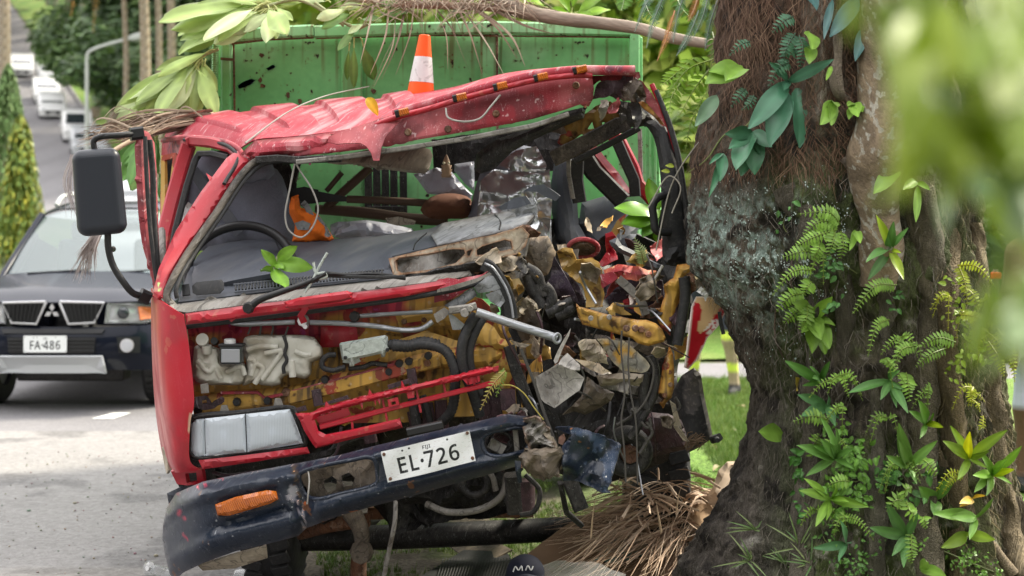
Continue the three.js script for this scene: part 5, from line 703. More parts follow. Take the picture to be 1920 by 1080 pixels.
seed(55); { const gs = []; for (let i = 0; i < 40; i++) { const x = rr(1320,1420), y = rr(790,870); gs.push(tube(k3([[x, y],[x + rr(10,60), y - rr(10,60)],[x + rr(30,90), y - rr(20,60)]], rr(6.4,6.5)), 0.002, { m: 4, n: 4 })); } add('snagged_grass', gs.map((g) => tint(g, [0.12,0.08,0.05])), M.hair).userData.kind = 'stuff'; }
{ const g = new THREE.LatheGeometry([[0.03,0],[0.05,0.02],[0.085,0.025],[0.1,0],[0.1,-0.05],[0.06,-0.06]].map((p) => new THREE.Vector2(p[0], p[1])), 28); g.rotateX(PI / 2); const p = W(1177,848,6.4); g.translate(p.x, p.y, p.z); add('hub_ring', planar(g.toNonIndexed()), M.dark); add('hub_core', [bolt(1180,850,6.42,0.045,0.05), bar([[1180,846,6.36],[1192,840,6.36]],0.012,0.012)], M.rust); }
// -- loose scraps and shards through the crushed corner
{ seed(4242); const mats = [M.brown, M.steel, M.beige, M.dark, M.rusty, M.maroon, M.rust, M.beige, M.olive, M.dull];
  const zones = [[900,1010,470,560,6.28,6.45,26],[960,1080,560,760,6.3,6.7,26],[1080,1250,650,760,6.25,6.5,24],[1080,1240,470,580,6.5,6.8,22],[940,1010,760,870,6.02,6.3,18],[1190,1300,520,700,6.4,6.6,16],[1090,1200,140,240,6.6,6.8,12],[1040,1240,400,480,6.75,7.0,18]];
  for (const [x0, x1, y0, y1, d0, d1, n] of zones) for (let i = 0; i < n * 0.6; i++) { const x = rr(x0, x1), y = rr(y0, y1), d = rr(d0, d1), r = rr(9,36), st = rr(0.3,0.9), a0 = R() * 6.28, m = 4 + (R() * 4 | 0), P = []; for (let j = 0; j < m; j++) { const a = j / m * 6.28, q = r * rr(0.5,1.2), u = q * Math.cos(a), v = q * st * Math.sin(a); P.push([x + u * Math.cos(a0) - v * Math.sin(a0), y + u * Math.sin(a0) + v * Math.cos(a0), d + rr(-0.06,0.06)]); } add('metal_scrap', sheet(P, { t: 0.003, cr: 0.05, cf: 9, L: 5, jag: 3, sd: i, edge: [1.6,1.5,1.4], ew: 2 }), mats[(R() * mats.length) | 0]); }
  for (let i = 0; i < 34; i++) { const x = rr(930,1240), y = rr(470,820), l = rr(30,110), a = rr(0.2,2.9); add('torn_wire', tube([[x, y, rr(6.1,6.5)],[x + l * 0.4 * Math.cos(a) + rr(-14,14), y + l * 0.4 * Math.sin(a), rr(6.1,6.4)],[x + l * Math.cos(a), y + l * Math.sin(a) + rr(-10,20), rr(6.2,6.5)]], rr(0.002,0.006), { m: 5 }), [M.wire, M.rubber, M.tubeM, M.maroon, M.wire][i % 5]); } }
// -- wheels
function wheel(x, d, r, w, label) {
  const c = W(x, 0, d); c.y = r; const t = new THREE.Group(); t.name = numbered('wheel'); t.position.copy(c).sub(GB); truck.add(t); tag(t, label);
  const prof = [[0.55,-0.5],[0.8,-0.5],[0.93,-0.47],[0.985,-0.4],[1,-0.2],[1,0.2],[0.985,0.4],[0.93,0.47],[0.8,0.5],[0.55,0.5]].map(([a, b]) => new THREE.Vector2(a * r, b * w)); let g = new THREE.LatheGeometry(prof, 48); g.rotateZ(PI / 2);
  part('tyre', planar(g.toNonIndexed()), M.rubber, t, true);
  const bl = []; for (let i = 0; i < 34; i++) for (const s of [-1,1]) { const q = new RoundedBoxGeometry(w * 0.36,0.022,2 * PI * r / 34 * 0.74,1,0.006); q.rotateY(s * 0.28); q.translate(s * w * 0.27, r + 0.004,0); q.rotateX((i + (s > 0 ? 0.5 : 0)) / 34 * 2 * PI); bl.push(planar(q.toNonIndexed())); } part('tread', bl, M.rubber, t, true);
  const h = new THREE.LatheGeometry([[0,-0.3],[0.2,-0.3],[0.25,-0.1],[0.5,-0.05],[0.58,-0.45],[0.58,0.45],[0,0.4]].map(([a, b]) => new THREE.Vector2(a * r, b * w)), 32); h.rotateZ(PI / 2); part('rim', planar(h.toNonIndexed()), M.steel, t, true); return t;
}
wheel(1228,7.45,0.4,0.26, 'right front wheel pushed back under the wreck'); wheel(520,7.05,0.4,0.22, 'left front wheel behind the bumper'); wheel(470,9.9,0.4,0.24, 'left rear wheel'); wheel(1090,9.9,0.4,0.24, 'right rear wheel');
// -- underneath
add('axle', tube([[540,1010,7.05],[700,1008,7.1],[900,1000,7.2],[1180,985,7.45]],0.055, {}), M.dark);
add('chassis_rail', bar([new V3(-0.72,0.62,-6.5), new V3(-0.78,0.66,-11)],0.09,0.16), M.dark); add('chassis_rail', bar([new V3(0.05,0.66,-6.5), new V3(0.1,0.68,-11)],0.09,0.16), M.dark);
add('leaf_spring', bar([[600,960,6.6],[640,985,7.0],[700,975,7.6]],0.07,0.05), M.dark); add('leaf_spring', bar([[960,930,6.5],[975,960,7.0],[980,950,7.6]],0.07,0.05), M.dark);
add('cross_tube', [bar([[690,962,6.9],[1000,958,6.9]],0.05,0.05), tube([[560,1000,6.8],[620,985,6.75],[690,975,6.7]],0.03)], M.rust);
add('steering_arm', [tube([[655,955,6.6],[675,990,6.6],[680,1030,6.6]],0.035, { scale: (s) => 1.2 - 0.4 * s }), bolt(678,1035,6.58,0.05,0.06)], M.brown);
add('engine_sump', [sheet([[700,890,6.8],[940,850,6.8],[960,930,6.8],[900,950,6.8],[760,945,6.8]], { t: 0.25, cr: 0.06, bulge: 0.1 })], M.dark);
add('tank_hoop', [tube([[800,945,6.55],[840,960,6.5],[900,955,6.5],[940,930,6.5],[950,890,6.55]],0.014), tube([[870,880,6.55],[920,890,6.5],[930,920,6.5]],0.012)], M.steel);
add('pulley', (() => { const g = new THREE.TorusGeometry(0.05,0.015,8,24); const p = W(890,905,6.5); g.translate(p.x, p.y, p.z); return planar(g.toNonIndexed()); })(), M.dark);
add('hanging_cable', tube([[742,940,6.35],[740,980,6.3],[730,1030,6.3],[718,1090,6.3]],0.009), M.steel);
add('radiator_frame', [bar([[1050,905,6.3],[1062,960,6.35],[1090,985,6.4]],0.02,0.03), bar([[960,890,6.3],[965,960,6.35]],0.06,0.05), tube([[985,890,6.3],[1012,920,6.3],[1002,958,6.3],[975,966,6.3]],0.01), bar([[1068,900,6.3],[1090,955,6.3]],0.06,0.05)], M.dark);
add('filter_can', [tube([[980,900,6.5],[980,960,6.5]],0.05, { n: 6, m: 14 })], M.maroon);
// -- dashboard
add('dashboard', sheet([[390,462,6.95],[455,449,6.95],[545,450,6.92],[640,447,6.9],[740,439,6.88],[808,428,6.88],[830,418,6.88],[890,407,6.86],[935,398,6.84],[988,386,6.82],[1004,400,6.75],[985,421,6.6],[930,438,6.5],[822,460,6.42],[735,480,6.38],[728,500,6.34],[740,520,6.3],[600,536,6.26],[437,554,6.25],[334,566,6.24],[352,512,6.5],[370,480,6.8]], { t: 0.02, L: 9, cr: 0.006, cf: 4, bulge: 0.012, bw: 10 }), M.dash);
add('dashboard_pad', sheet([[808,440,6.6],[830,418,6.75],[890,407,6.74],[935,398,6.72],[990,385,6.7],[1006,398,6.62],[985,422,6.46],[930,438,6.36],[880,449,6.33],[820,459,6.32]], { t: 0.02, L: 8, cr: 0.014, cf: 6, bulge: 0.02, edge: [0.35,0.3,0.28], ew: 3 }), M.silver, 'pushed-up silver-grey end of the dashboard pad');
add('instrument_hood', sheet([[398,480,6.7],[440,464,6.78],[470,460,6.78],[500,468,6.7],[520,484,6.55],[525,510,6.36],[440,525,6.35],[350,545,6.36],[365,500,6.55]], { t: 0.02, bulge: 0.02, bw: 20, L: 9 }), M.dash);
for (let i = 0; i < 3; i++) add('dashboard_crack', tube([[[515,448,6.84],[525,470,6.72],[535,490,6.5]],[[928,402,6.68],[938,415,6.55],[936,430,6.35]],[[800,437,6.6],[780,455,6.45],[775,468,6.36]]][i],0.003), M.black);
add('vent', (() => { const g = []; for (let i = 0; i < 46; i++) { const x = 441 + i * 6.1, y = 538 - (x - 441) * 0.098; g.push(bar([[x, y - 6,6.27],[x + 1.5, y + 6,6.25]],0.0075,0.008)); } return g; })(), M.black, 'long black slotted vent along the dashboard');
add('vent_frame', [bar([[438,534,6.265],[720,506,6.275]],0.008,0.008), bar([[440,548,6.24],[722,519,6.25]],0.008,0.008)], M.dash);
add('side_vent', (() => { const g = [sheet([[341,534,6.26],[354,532,6.26],[356,552,6.24],[342,554,6.24]], { t: 0.01 })]; return g; })(), M.black);
add('speaker_grille', sheet([[360,536,6.255],[368,529,6.26],[415,524,6.26],[420,530,6.255],[420,542,6.24],[412,550,6.235],[368,553,6.235],[361,549,6.24]], { t: 0.006, bulge: 0.006, bw: 5 }), M.rubber);
add('dash_frame', sheet([[728,484,6.32],[822,462,6.31],[935,438,6.31],[978,424,6.33],[992,440,6.33],[985,462,6.32],[968,478,6.31],[930,486,6.3],[880,494,6.3],[800,510,6.29],[738,516,6.29]], { t: 0.02, L: 6, cr: 0.008, jag: 1, edge: [0.8,0.5,0.35], ew: 3, holes: [k(520,240,3.375,[[748,835],[770,818],[950,795],[1100,768],[1182,770],[1188,795],[1125,855],[960,895],[790,915],[760,900]]), k(520,240,3.375,[[1200,780],[1232,770],[1216,808],[1200,812]]), k(520,240,3.375,[[1262,772],[1295,750],[1440,705],[1478,715],[1488,762],[1440,775],[1310,802],[1262,806]])] }), M.beige, 'bare beige dashboard frame with open pockets');
add('dash_pocket', sheet([[735,485,6.4],[990,425,6.42],[985,480,6.4],[745,520,6.36]], { t: 0.01, cr: 0.02, bulge: -0.02 }), M.steel);
add('dash_lower', sheet([[745,518,6.3],[880,494,6.3],[975,478,6.32],[960,500,6.34],[880,515,6.33],[760,530,6.3]], { t: 0.01, cr: 0.03, jag: 3 }), M.dark);
add('dash_end', sheet(k(520,240,3.375,[[1410,500],[1500,450],[1600,430],[1640,490],[1650,580],[1600,610],[1540,600],[1500,520],[1420,520]],6.6), { cr: 0.04, cf: 10, jag: 3, L: 6 }), M.silver);
add('dash_end', sheet(k(520,240,3.375,[[1405,500],[1490,445],[1570,430],[1600,480],[1510,510],[1420,518]],6.56), { cr: 0.02 }), M.dash);
add('dash_end', sheet(k(520,240,3.375,[[1520,640],[1590,610],[1660,660],[1640,690],[1560,700],[1500,760],[1490,690]],6.38), { cr: 0.04, cf: 14, jag: 4, L: 5 }), M.rust);
add('bent_trim', sheet(k(520,240,3.375,[[1550,400],[1620,360],[1690,350],[1790,430],[1760,465],[1700,440],[1640,400]],6.7), { cr: 0.02, t: 0.008 }), M.dash);
// steering wheel
{ const pts = []; for (let i = 0; i < 28; i++) { const a = i / 28 * 6.283; pts.push(W(450,506,6.62).add(new V3(0.215 * Math.cos(a), 0.2 * Math.sin(a) * 0.9,-0.1 * Math.sin(a)))); } const sw = add('steering_wheel', sweep(pts, circ(0.019,10), { closed: true, n: 90, crease: 1.2 }), M.black); const c = W(452,520,6.82), q = (a) => c.clone().add(new V3(0.2 * Math.cos(a), 0.165 * Math.sin(a), -0.1 * Math.sin(a))); add('spoke', [0.4,2.7,4.7].map((a) => bar([c, q(a)],0.04,0.012)), M.black, undefined, sw); }
// wipers
{ const wa = add('wiper', [tube(k(260,220,2.842,[[590,1015],[640,975],[760,930],[900,880],[1000,832]],6.1), 0.013, { scale: (s) => 1.15 - 0.5 * s }), bolt(466,577,6.1,0.024,0.03)], M.black, 'black wiper arm across the windscreen sill'); add('wiper_blade', [bar(k(260,220,2.842,[[860,905],[1000,845],[1150,850],[1300,852],[1420,850]],6.14), 0.012,0.02)], M.rubber, undefined, wa); }
add('wiper', [tube([[612,512,6.12],[650,516,6.14],[700,514,6.16],[760,522,6.2]],0.008)], M.black);
add('broken_trim', [tube(k(260,220,2.842,[[885,935],[920,880],[960,800],[1005,722]],6.1), 0.005), tube(k(260,220,2.842,[[930,770],[945,830],[990,830],[1000,850],[960,860]],6.1), 0.005)], M.paleGrey);
// -- seats and lining
const seat1 = add('driver_seat', sheet([[350,330,7.15],[366,300,7.15],[400,292,7.15],[470,300,7.15],[520,318,7.15],[536,350,7.12],[549,400,7.08],[552,462,7.05],[460,470,7.05],[380,470,7.08],[345,440,7.12]], { t: 0.1, bulge: 0.13, bw: 60, L: 12, smooth: 2, cr: 0.005 }), M.seat, 'grey cloth driver seat');
add('headrest', sheet([[362,312,7.1],[375,290,7.1],[440,282,7.1],[500,296,7.1],[516,322,7.08],[505,340,7.06],[430,352,7.05],[372,346,7.08]], { t: 0.08, bulge: 0.09, bw: 26, L: 9, smooth: 2 }), M.seat, undefined, seat1);
add('seat_belt', bar([[362,320,7.0],[390,360,6.97],[430,410,6.93],[450,438,6.92]],0.05,0.004), M.dash, undefined, seat1);
const seat2 = add('passenger_seat', sheet([[882,460,7.1],[893,345,7.12],[915,300,7.14],[950,276,7.14],[1000,276,7.14],[1022,320,7.12],[1032,450,7.08],[1010,480,7.08]], { t: 0.1, bulge: 0.12, bw: 45, L: 12, smooth: 2 }), M.seat, 'passenger seat wrapped in shiny clear plastic');
add('plastic_cover', [sheet([[887,455,6.97],[899,345,7.0],[925,322,7.02],[1020,328,7.0],[1032,400,6.97],[1034,460,6.95]], { t: 0.0, cr: 0.06, cf: 5, bulge: 0.03, L: 7, crease: 1.2 }), sheet([[938,312,7.02],[970,285,7.02],[1005,274,7.02],[1022,310,7.0],[1020,326,7.0],[960,322,7.0]], { t: 0.0, cr: 0.06, cf: 6, L: 7, sd: 3, crease: 1.2 }), sheet([[1004,330,6.94],[1030,318,6.94],[1036,380,6.9],[1030,450,6.9],[1010,450,6.92]], { t: 0.0, cr: 0.05, cf: 7, L: 7, sd: 5, crease: 1.2 })], M.wrap, undefined, seat2);
add('seat', sheet([[1040,300,7.2],[1060,280,7.2],[1080,330,7.15],[1085,420,7.1],[1110,470,7.05],[1060,480,7.05],[1035,400,7.15]], { t: 0.08, bulge: 0.08, bw: 24, smooth: 2 }), M.dash);
add('seat', sheet([[1090,380,7.3],[1180,375,7.3],[1200,420,7.2],[1170,470,7.1],[1100,460,7.15]], { t: 0.08, bulge: 0.08, bw: 24, smooth: 2 }), M.dash);
add('sun_visor', sheet([[614,299,6.9],[640,290,6.92],[700,279,6.94],[790,276,6.94],[806,281,6.93],[811,292,6.9],[804,320,6.84],[796,324,6.83],[730,314,6.84],[660,306,6.87]], { t: 0.02, bulge: 0.012, bw: 10, cr: 0.01, cf: 4 }), M.visor, 'tan sun visor hanging from the roof');
add('headlining', sheet([[888,318,6.85],[893,288,6.85],[930,262,6.8],[990,240,6.75],[1060,210,6.7],[1100,200,6.68],[1095,222,6.68],[1040,245,6.72],[1000,262,6.74],[960,284,6.78],[925,318,6.82],[900,326,6.84]], { t: 0.03, bulge: 0.06, bw: 16, cr: 0.015, cf: 6, L: 8 }), M.dark, 'dark headlining roll hanging at the right');
add('headlining', sheet(kt([[60,470],[130,440],[180,510],[140,530],[0,510],[-20,490]],6.85), { cr: 0.04, jag: 3 }), M.brown);
add('rear_wall', sheet([[810,264,7.5],[900,250,7.5],[1060,222,7.5],[1080,300,7.5],[1075,470,7.5],[1050,470,7.5],[1040,320,7.5],[890,340,7.5],[860,322,7.5],[812,318,7.5]], { t: 0.02, cr: 0.02 }), M.dark);
add('rear_wall', sheet([[340,470,7.5],[345,300,7.5],[430,285,7.5],[540,300,7.5],[556,345,7.5],[545,470,7.5]], { t: 0.02 }), M.dark);
add('rear_wall', sheet([[540,465,7.42],[1080,440,7.42],[1090,520,7.3],[540,540,7.3]], { t: 0.02 }), M.dark);
add('rear_pillar', bar([[525,304,7.2],[560,300,7.3],[550,340,7.3]],0.03,0.03), M.dark);
// left mirror
const mr = (() => { const g = new RoundedBoxGeometry(0.185,0.335,0.11,5,0.04); const p = g.attributes.position; for (let i = 0; i < p.count; i++) { const y = p.getY(i) / 0.3; p.setX(i, p.getX(i) * (1 - 0.05 * y)); } g.rotateZ(0.085); g.rotateY(0.25); const c = W(186,360,6.3); g.translate(c.x, c.y, c.z); g.computeVertexNormals(); return planar(g.toNonIndexed()); })();
const mir = add('mirror', mr, flat('mirror_housing', 0.024,0.027,0.035,0.36), 'large black door mirror on a bent arm');
add('mirror_arm', [tube([[178,285,6.3],[176,264,6.3],[186,257,6.3],[220,254,6.32],[264,250,6.4]],0.012), tube([[202,436,6.3],[203,465,6.3],[212,498,6.3],[232,530,6.3],[250,550,6.32],[274,556,6.36]],0.0135), bar([[244,252,6.38],[268,249,6.4]],0.05,0.05), bar([[262,552,6.34],[280,560,6.36]],0.05,0.04), bolt(212,467,6.28,0.012,0.03)], M.black, undefined, mir);
// -- tray
const hb = add('headboard', sheet([[408,70,7.82],[590,62,7.82],[1196,56,7.82],[1200,300,7.82],[1200,560,7.82],[408,560,7.82]], { t: 0.03, L: 26, cr: 0.006, cf: 3 }), M.green, 'green steel headboard of the tray, chipped and rust streaked');
add('top_rail', [bar([[412,70,7.76],[500,62,7.76],[589,58,7.76]],0.06,0.05), bar([[591,60,7.76],[800,54,7.76],[930,52,7.76],[1196,58,7.76]],0.06,0.05)], M.green, undefined, hb);
add('stake', [bar([[425,80,7.76],[428,560,7.76]],0.05,0.06)], M.green, undefined, hb); add('stake', bar([[1190,60,7.76],[1190,560,7.76]],0.05,0.06), M.green, undefined, hb); add('stake', bar([[918,60,7.79],[918,560,7.79]],0.09,0.03), M.green, undefined, hb); add('stake', bar([[660,60,7.79],[660,560,7.79]],0.1,0.03), M.green, undefined, hb);
add('panel_gap', bar([[932,58,7.77],[934,560,7.77]],0.012,0.012), M.rust, undefined, hb);
add('rust_seam', [bar([[418,84,7.755],[500,74,7.755],[588,70,7.755]],0.012,0.012), bar([[592,72,7.755],[800,66,7.755],[1190,70,7.755]],0.008,0.008), bar([[438,84,7.75],[440,215,7.75]],0.01,0.01), bar([[414,110,7.72],[440,112,7.72]],0.012,0.02)], M.rust, undefined, hb);
add('edge_bead', sweep(pw([[404,72,7.72],[403,150,7.72],[401,250,7.72],[400,420,7.72]]), circ(0.016,7), { n: 110, scale: (s, i) => (i % 2 ? 1.12 : 0.86) }), M.green, undefined, hb);
add('rust_spot', [[488,150],[492,160],[540,178],[562,190],[490,104],[700,170],[655,165]].map(([x, y], i) => sheet(Array.from({ length: 8 }, (_, j) => [x + Math.cos(j * 0.785) * rr(2,6), y + Math.sin(j * 0.785) * rr(3,7), 7.815]), { t: 0.002, L: 6 })), M.rust, undefined, hb);
add('paint_scuff', [[[444,160],[470,148],[480,150],[468,160],[448,166]],[[500,128],[512,122],[516,126],[504,132]]].map((p) => sheet(p.map((q) => [...q, 7.812]), { t: 0.002, L: 6, jag: 2 })), flat('lavender_paint', 0.24,0.26,0.55,0.6), undefined, hb);
add('tray_side', box(0.04,1.5,3.2, W(406,300,7.84).x, 1.72,-9.46), M.green); add('paint_scuff', [[[444,160],[470,148],[480,150],[468,160],[448,166]],[[500,128],[512,122],[516,126],[504,132]]].map((p) => sheet(p.map((q) => [...q, 7.812]), { t: 0.002, L: 6, jag: 2 })), flat('lavender_paint', 0.24,0.26,0.55,0.6), undefined, hb);
add('tray_side', box(0.04,1.5,3.2, W(1198,300,7.84).x, 1.72,-9.46), M.green);
add('tray_floor', box(2.0,0.12,3.2,-0.42,0.95,-9.45), M.green); add('tailgate', box(2.0,1.4,0.05,-0.5,1.7,-11.06), M.green);
add('side_board', sheet([[1158,225,7.6],[1196,222,7.58],[1234,216,7.55],[1238,420,7.55],[1200,430,7.58],[1160,430,7.6]], { t: 0.03, cr: 0.003 }), M.green, 'pale green tray side board seen through the door window');
for (const x of [1208,1218,1228]) add('board_rib', bar([[x, 222,7.52],[x + 1,425,7.52]],0.012,0.02), M.green);
add('window_guard', [690,706,722,738,756].map((x) => bar([[x, 300,7.74],[x + 1,400,7.74]],0.035,0.02)), M.dark); add('window_guard', bar([[690,392,7.73],[757,392,7.73]],0.03,0.02), M.dark);
// ---------------------------------------------------------------- the big tree
const TD = 6.42;
const lut = (P) => (y) => { let i = 0; while (i < P.length - 2 && y > P[i + 1][0]) i++; const t = (y - P[i][0]) / (P[i + 1][0] - P[i][0]); return mix(P[i][1], P[i + 1][1], sst(0,1, t)); };
const tL = lut([[-1500,1440],[-300,1372],[0,1352],[120,1344],[200,1328],[290,1300],[400,1290],[490,1294],[545,1332],[600,1366],[660,1384],[700,1398],[740,1412],[800,1404],[850,1392],[900,1374],[950,1346],[1000,1316],[1080,1272],[1180,1200],[1250,1150]]);
const tR = lut([[-1500,1700],[-300,1740],[0,1758],[250,1790],[400,1822],[560,1846],[700,1868],[850,1890],[960,1906],[1080,1960],[1180,2040],[1250,2090]]);
function tsurf(th, py) {
  const l = tL(py), r = tR(py), k2 = TD / F, cx = ((l + r) / 2 - CX) * k2, a = (r - l) / 2 * k2, Y = EYE + (HY - py) * k2, c = Math.cos(th), s = Math.sin(th);
  const X0 = cx + a * c, Z0 = -TD + a * 0.82 * s, px = CX + X0 / -Z0 * F, right = sst(1420,1560, px), side = Math.abs(c);
  const rid = 1 - Math.abs(2 * n3(th * 5.2 + 0.5 * fb3(Y * 1.4, th, 2,2,5), Y * 0.55,3,21) - 1), rid2 = 1 - Math.abs(2 * n3(th * 12, Y * 1.3,5,22) - 1);
  const lump = fb3(X0 * 5, Y * 5, Z0 * 5,4,23) - 0.5, fine = fb3(X0 * 26, Y * 16, Z0 * 26,3,24) - 0.5 + 0.35 * (fb3(X0 * 70, Y * 40, Z0 * 70,2,25) - 0.5);
  const rad = 1 + (0.27 * (rid - 0.62) + 0.11 * (rid2 - 0.5)) * right * (1 - 0.8 * Math.pow(side, 4)) + 0.18 * lump * (1 - 0.5 * side) + 0.1 * fine;
  return [new V3(cx + a * rad * c, Y, -TD + a * 0.82 * rad * s), rid, lump];
}
const tree = (() => { const b = W((1290 + 1890) / 2,0, TD); b.y = 0; return thing('banyan_tree', 'massive hairy-barked tree overgrown with ferns, the truck crushed against it', 'tree', b); })();
function barkCol(px, py, p, rid, lump) {
  const n1 = fb3(p.x * 9, p.y * 9, p.z * 9,4,41), n2 = fb3(p.x * 24, p.y * 24, p.z * 24,3,42), n4 = fb3(p.x * 4, p.y * 2, p.z * 4,3,43);
  let c = mix3([0.075,0.06,0.046],[0.23,0.19,0.145], n1);
  c = mix3(c, [0.13,0.075,0.048], sst(320,100, py) * sst(1640,1540, px) * 0.8);                     // reddish aerial root felt at the top
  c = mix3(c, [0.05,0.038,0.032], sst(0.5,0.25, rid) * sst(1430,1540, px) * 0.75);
  c = mix3(c, [0.62,0.55,0.45], sst(0.5,0.62, n4) * sst(1480,1560, px) * sst(0.5,0.75, rid) * 0.75);
  c = mix3(c, [0.09,0.125,0.03], sst(0.36,0.56, n4 * 0.6 + n1 * 0.4) * sst(1400,1470, px) * sst(220,380, py) * 0.85);
  const li = sst(1560,1430, px) * sst(330,420, py) * sst(680,500, py);
  c = mix3(c, [0.5,0.64,0.58], li * sst(0.46,0.56, fb3(p.x * 62, p.y * 62, p.z * 62,2,47) * 0.45 + n2 * 0.3 + n1 * 0.25) * 0.9);
  c = mix3(c, [0.13,0.115,0.105], sst(640,820, py) * sst(1560,1440, px) * 0.6);
  c = mix3(c, [0.55,0.52,0.46], sst(0.62,0.7, n2 * 0.6 + n1 * 0.4) * 0.5 * sst(360,500, py)); c = mix3(c, [0.025,0.02,0.018], sst(0.46,0.36, n1 * 0.5 + n2 * 0.5) * 0.8);
  const hw = sst(1750,1880, px) * 0.5; c = mix3(c, [0.26,0.2,0.1], hw * n1);
  return c.map((x) => x * 0.95);
}
{
  const nu = 440, nv = 520, P = [], T = [], C = [];
  for (let j = 0; j <= nv; j++) for (let i = 0; i <= nu; i++) { const py = 1235 - (j / nv) * 1600, sq = (i / nu - 0.5) * 2, th = PI / 2 + sq * (0.55 + 0.45 * sq * sq) * PI, [p, rid, lu] = tsurf(th, py); P.push(p); C.push(barkCol(CX + p.x / -p.z * F, HY + (EYE - p.y) / -p.z * F, p, rid, lu)); if (i < nu && j < nv) { const s = j * (nu + 1) + i; T.push(s, s + 1, s + nu + 2, s, s + nu + 2, s + nu + 1); } }
  const tr = part('trunk', solid(P, T, 0, C, 1.4), M.bark, tree);
  const up = []; const tp = tsurf(0,-365)[0]; const c0 = new V3(tree.position.x, 3.22,-TD);
  part('trunk', tint(tube([c0.clone().add(new V3(0,-0.1,0)), c0.clone().add(new V3(0.2,2.2,-0.2)), c0.clone().add(new V3(0.5,5.5,-0.6))],0.36, { m: 16, scale: (s) => 1.05 - 0.45 * s }), [0.25,0.2,0.15]), M.bark, tree);
  for (const [a, h, l] of [[0.3,4.4,4],[1.9,5.2,3.5],[3.4,6,3],[5.2,5.6,4.2]]) part('limb', tint(tube([c0.clone().add(new V3(0.3, h - 1,-0.3)), c0.clone().add(new V3(0.3 + Math.cos(a) * l * 0.5, h + 0.6,-0.3 + Math.sin(a) * l * 0.5)), c0.clone().add(new V3(0.3 + Math.cos(a) * l, h + 2,-0.3 + Math.sin(a) * l))],0.16, { scale: (s) => 1 - 0.7 * s }), [0.25,0.2,0.15]), M.bark, tree);
  const cr = new THREE.Mesh(crowns[1], M.leaf); cr.name = 'crown_' + 'foliage'; cr.scale.set(4.2,2.2,4.2); cr.position.set(1.8,11,-2.2); cr.castShadow = true; tree.add(cr);
}
// first hit of a sight line with the trunk, for setting plants on it
function hit(px, py) { for (let d = 5.55; d < 7.1; d += 0.012) { const p = W(px, py, d), q = HY + (EYE - p.y) * F / TD, l = tL(q), r = tR(q), cx = ((l + r) / 2 - CX) * TD / F, a = (r - l) / 2 * TD / F, th = Math.atan2((p.z + TD) / 0.82, p.x - cx), [s] = tsurf(th, q); if (Math.hypot(p.x - cx, (p.z + TD)) <= Math.hypot(s.x - cx, s.z + TD)) return d; } return 6.42; }
// aerial roots and stems
const rootCol = (b) => (x, y, z) => { const n = fb3(x * 20, y * 8, z * 20,3,61); return [b[0] * (0.5 + n), b[1] * (0.5 + n), b[2] * (0.5 + n)]; };
const knurl = (g, r) => { const p = g.attributes.position, a = Math.min(0.03, r * 0.6); for (let i = 0; i < p.count; i++) { const x = p.getX(i), y = p.getY(i), z = p.getZ(i); p.setXYZ(i, x + a * (fb3(x * 22, y * 12, z * 22,3,91) - 0.5) * 2, y, z + a * (fb3(x * 22, y * 12, z * 22,3,92) - 0.5) * 2); } return toCreasedNormals(g, 1.2); };
const rootT = (name, list, r, col, m = M.bark, o = {}) => { const pts = list.map(([x, y, q]) => W(x, y, hit(clamp(x, 1300,1880), y) + (q ?? 0.02))); return part(name, tint(knurl(tube(pts, r, { n: list.length * 9, m: 10, scale: (s) => 0.75 + 0.5 * n3(s * 8, list[0][0],1,5), ...o }), r), rootCol(col.map((x) => x * 0.62))), m, tree); };
{ const pst = [[1690,-120],[1676,0],[1664,90],[1662,160],[1652,230],[1642,300],[1640,350],[1650,410],[1652,470],[1645,540]].map(([x, y]) => W(x, y, hit(x, y) - 0.02)); part('pale_stem', tint(tube(pst, 0.115, { n: 80, m: 20, scale: (s, i) => (1.12 - 0.55 * s) * (0.88 + 0.3 * n3(s * 9,2,3,8)) }), (x, y, z) => { const n = 0.35 + 0.75 * fb3(x * 9, y * 6, z * 9,3,95); return [n, n * 0.97, n * 0.92]; }), M.stem, tree).userData.label = 'pale smooth stem grown into the trunk'; }
rootT('root', [[1566,20,-0.06],[1572,80,-0.07],[1566,130,-0.06],[1572,175,-0.03],[1592,190]],0.02,[0.55,0.45,0.35]);
rootT('root', [[1582,296,-0.02],[1602,316,-0.03],[1632,332,-0.03],[1668,346],[1690,350]],0.025,[0.4,0.32,0.26]);
rootT('root', [[1655,200],[1672,240],[1686,275],[1700,320],[1705,370]],0.012,[0.4,0.33,0.26]);
rootT('root', [[1480,350],[1520,440],[1540,560],[1528,700],[1520,850],[1500,1100]],0.05,[0.25,0.22,0.17]);
rootT('root', [[1660,470],[1650,600],[1640,760],[1630,900],[1640,1100]],0.055,[0.3,0.27,0.21]);
rootT('root', [[1575,440],[1585,560],[1580,660],[1600,780],[1590,960],[1600,1100]],0.035,[0.24,0.21,0.16]);
rootT('root', [[1720,330],[1735,450],[1738,600],[1725,760],[1720,900],[1740,1100]],0.06,[0.27,0.23,0.16]);
rootT('root', [[1790,330],[1780,450],[1770,560],[1776,700],[1790,860],[1800,1100]],0.045,[0.34,0.26,0.15]);
rootT('root', [[1830,420],[1836,560],[1850,700],[1866,850],[1900,1000],[1930,1100]],0.05,[0.36,0.28,0.17]);
rootT('root', [[1690,690],[1760,860],[1830,980],[1900,1080]],0.025,[0.4,0.31,0.2]);
rootT('root', [[1770,420],[1766,560],[1768,700],[1764,860],[1768,980]],0.014,[0.42,0.3,0.18]);
rootT('root', [[1722,890,-0.02],[1728,940,-0.02],[1722,1000,-0.01]],0.006,[0.8,0.7,0.55]);
rootT('root', [[1488,300],[1484,330],[1480,380]],0.008,[0.7,0.65,0.55]);
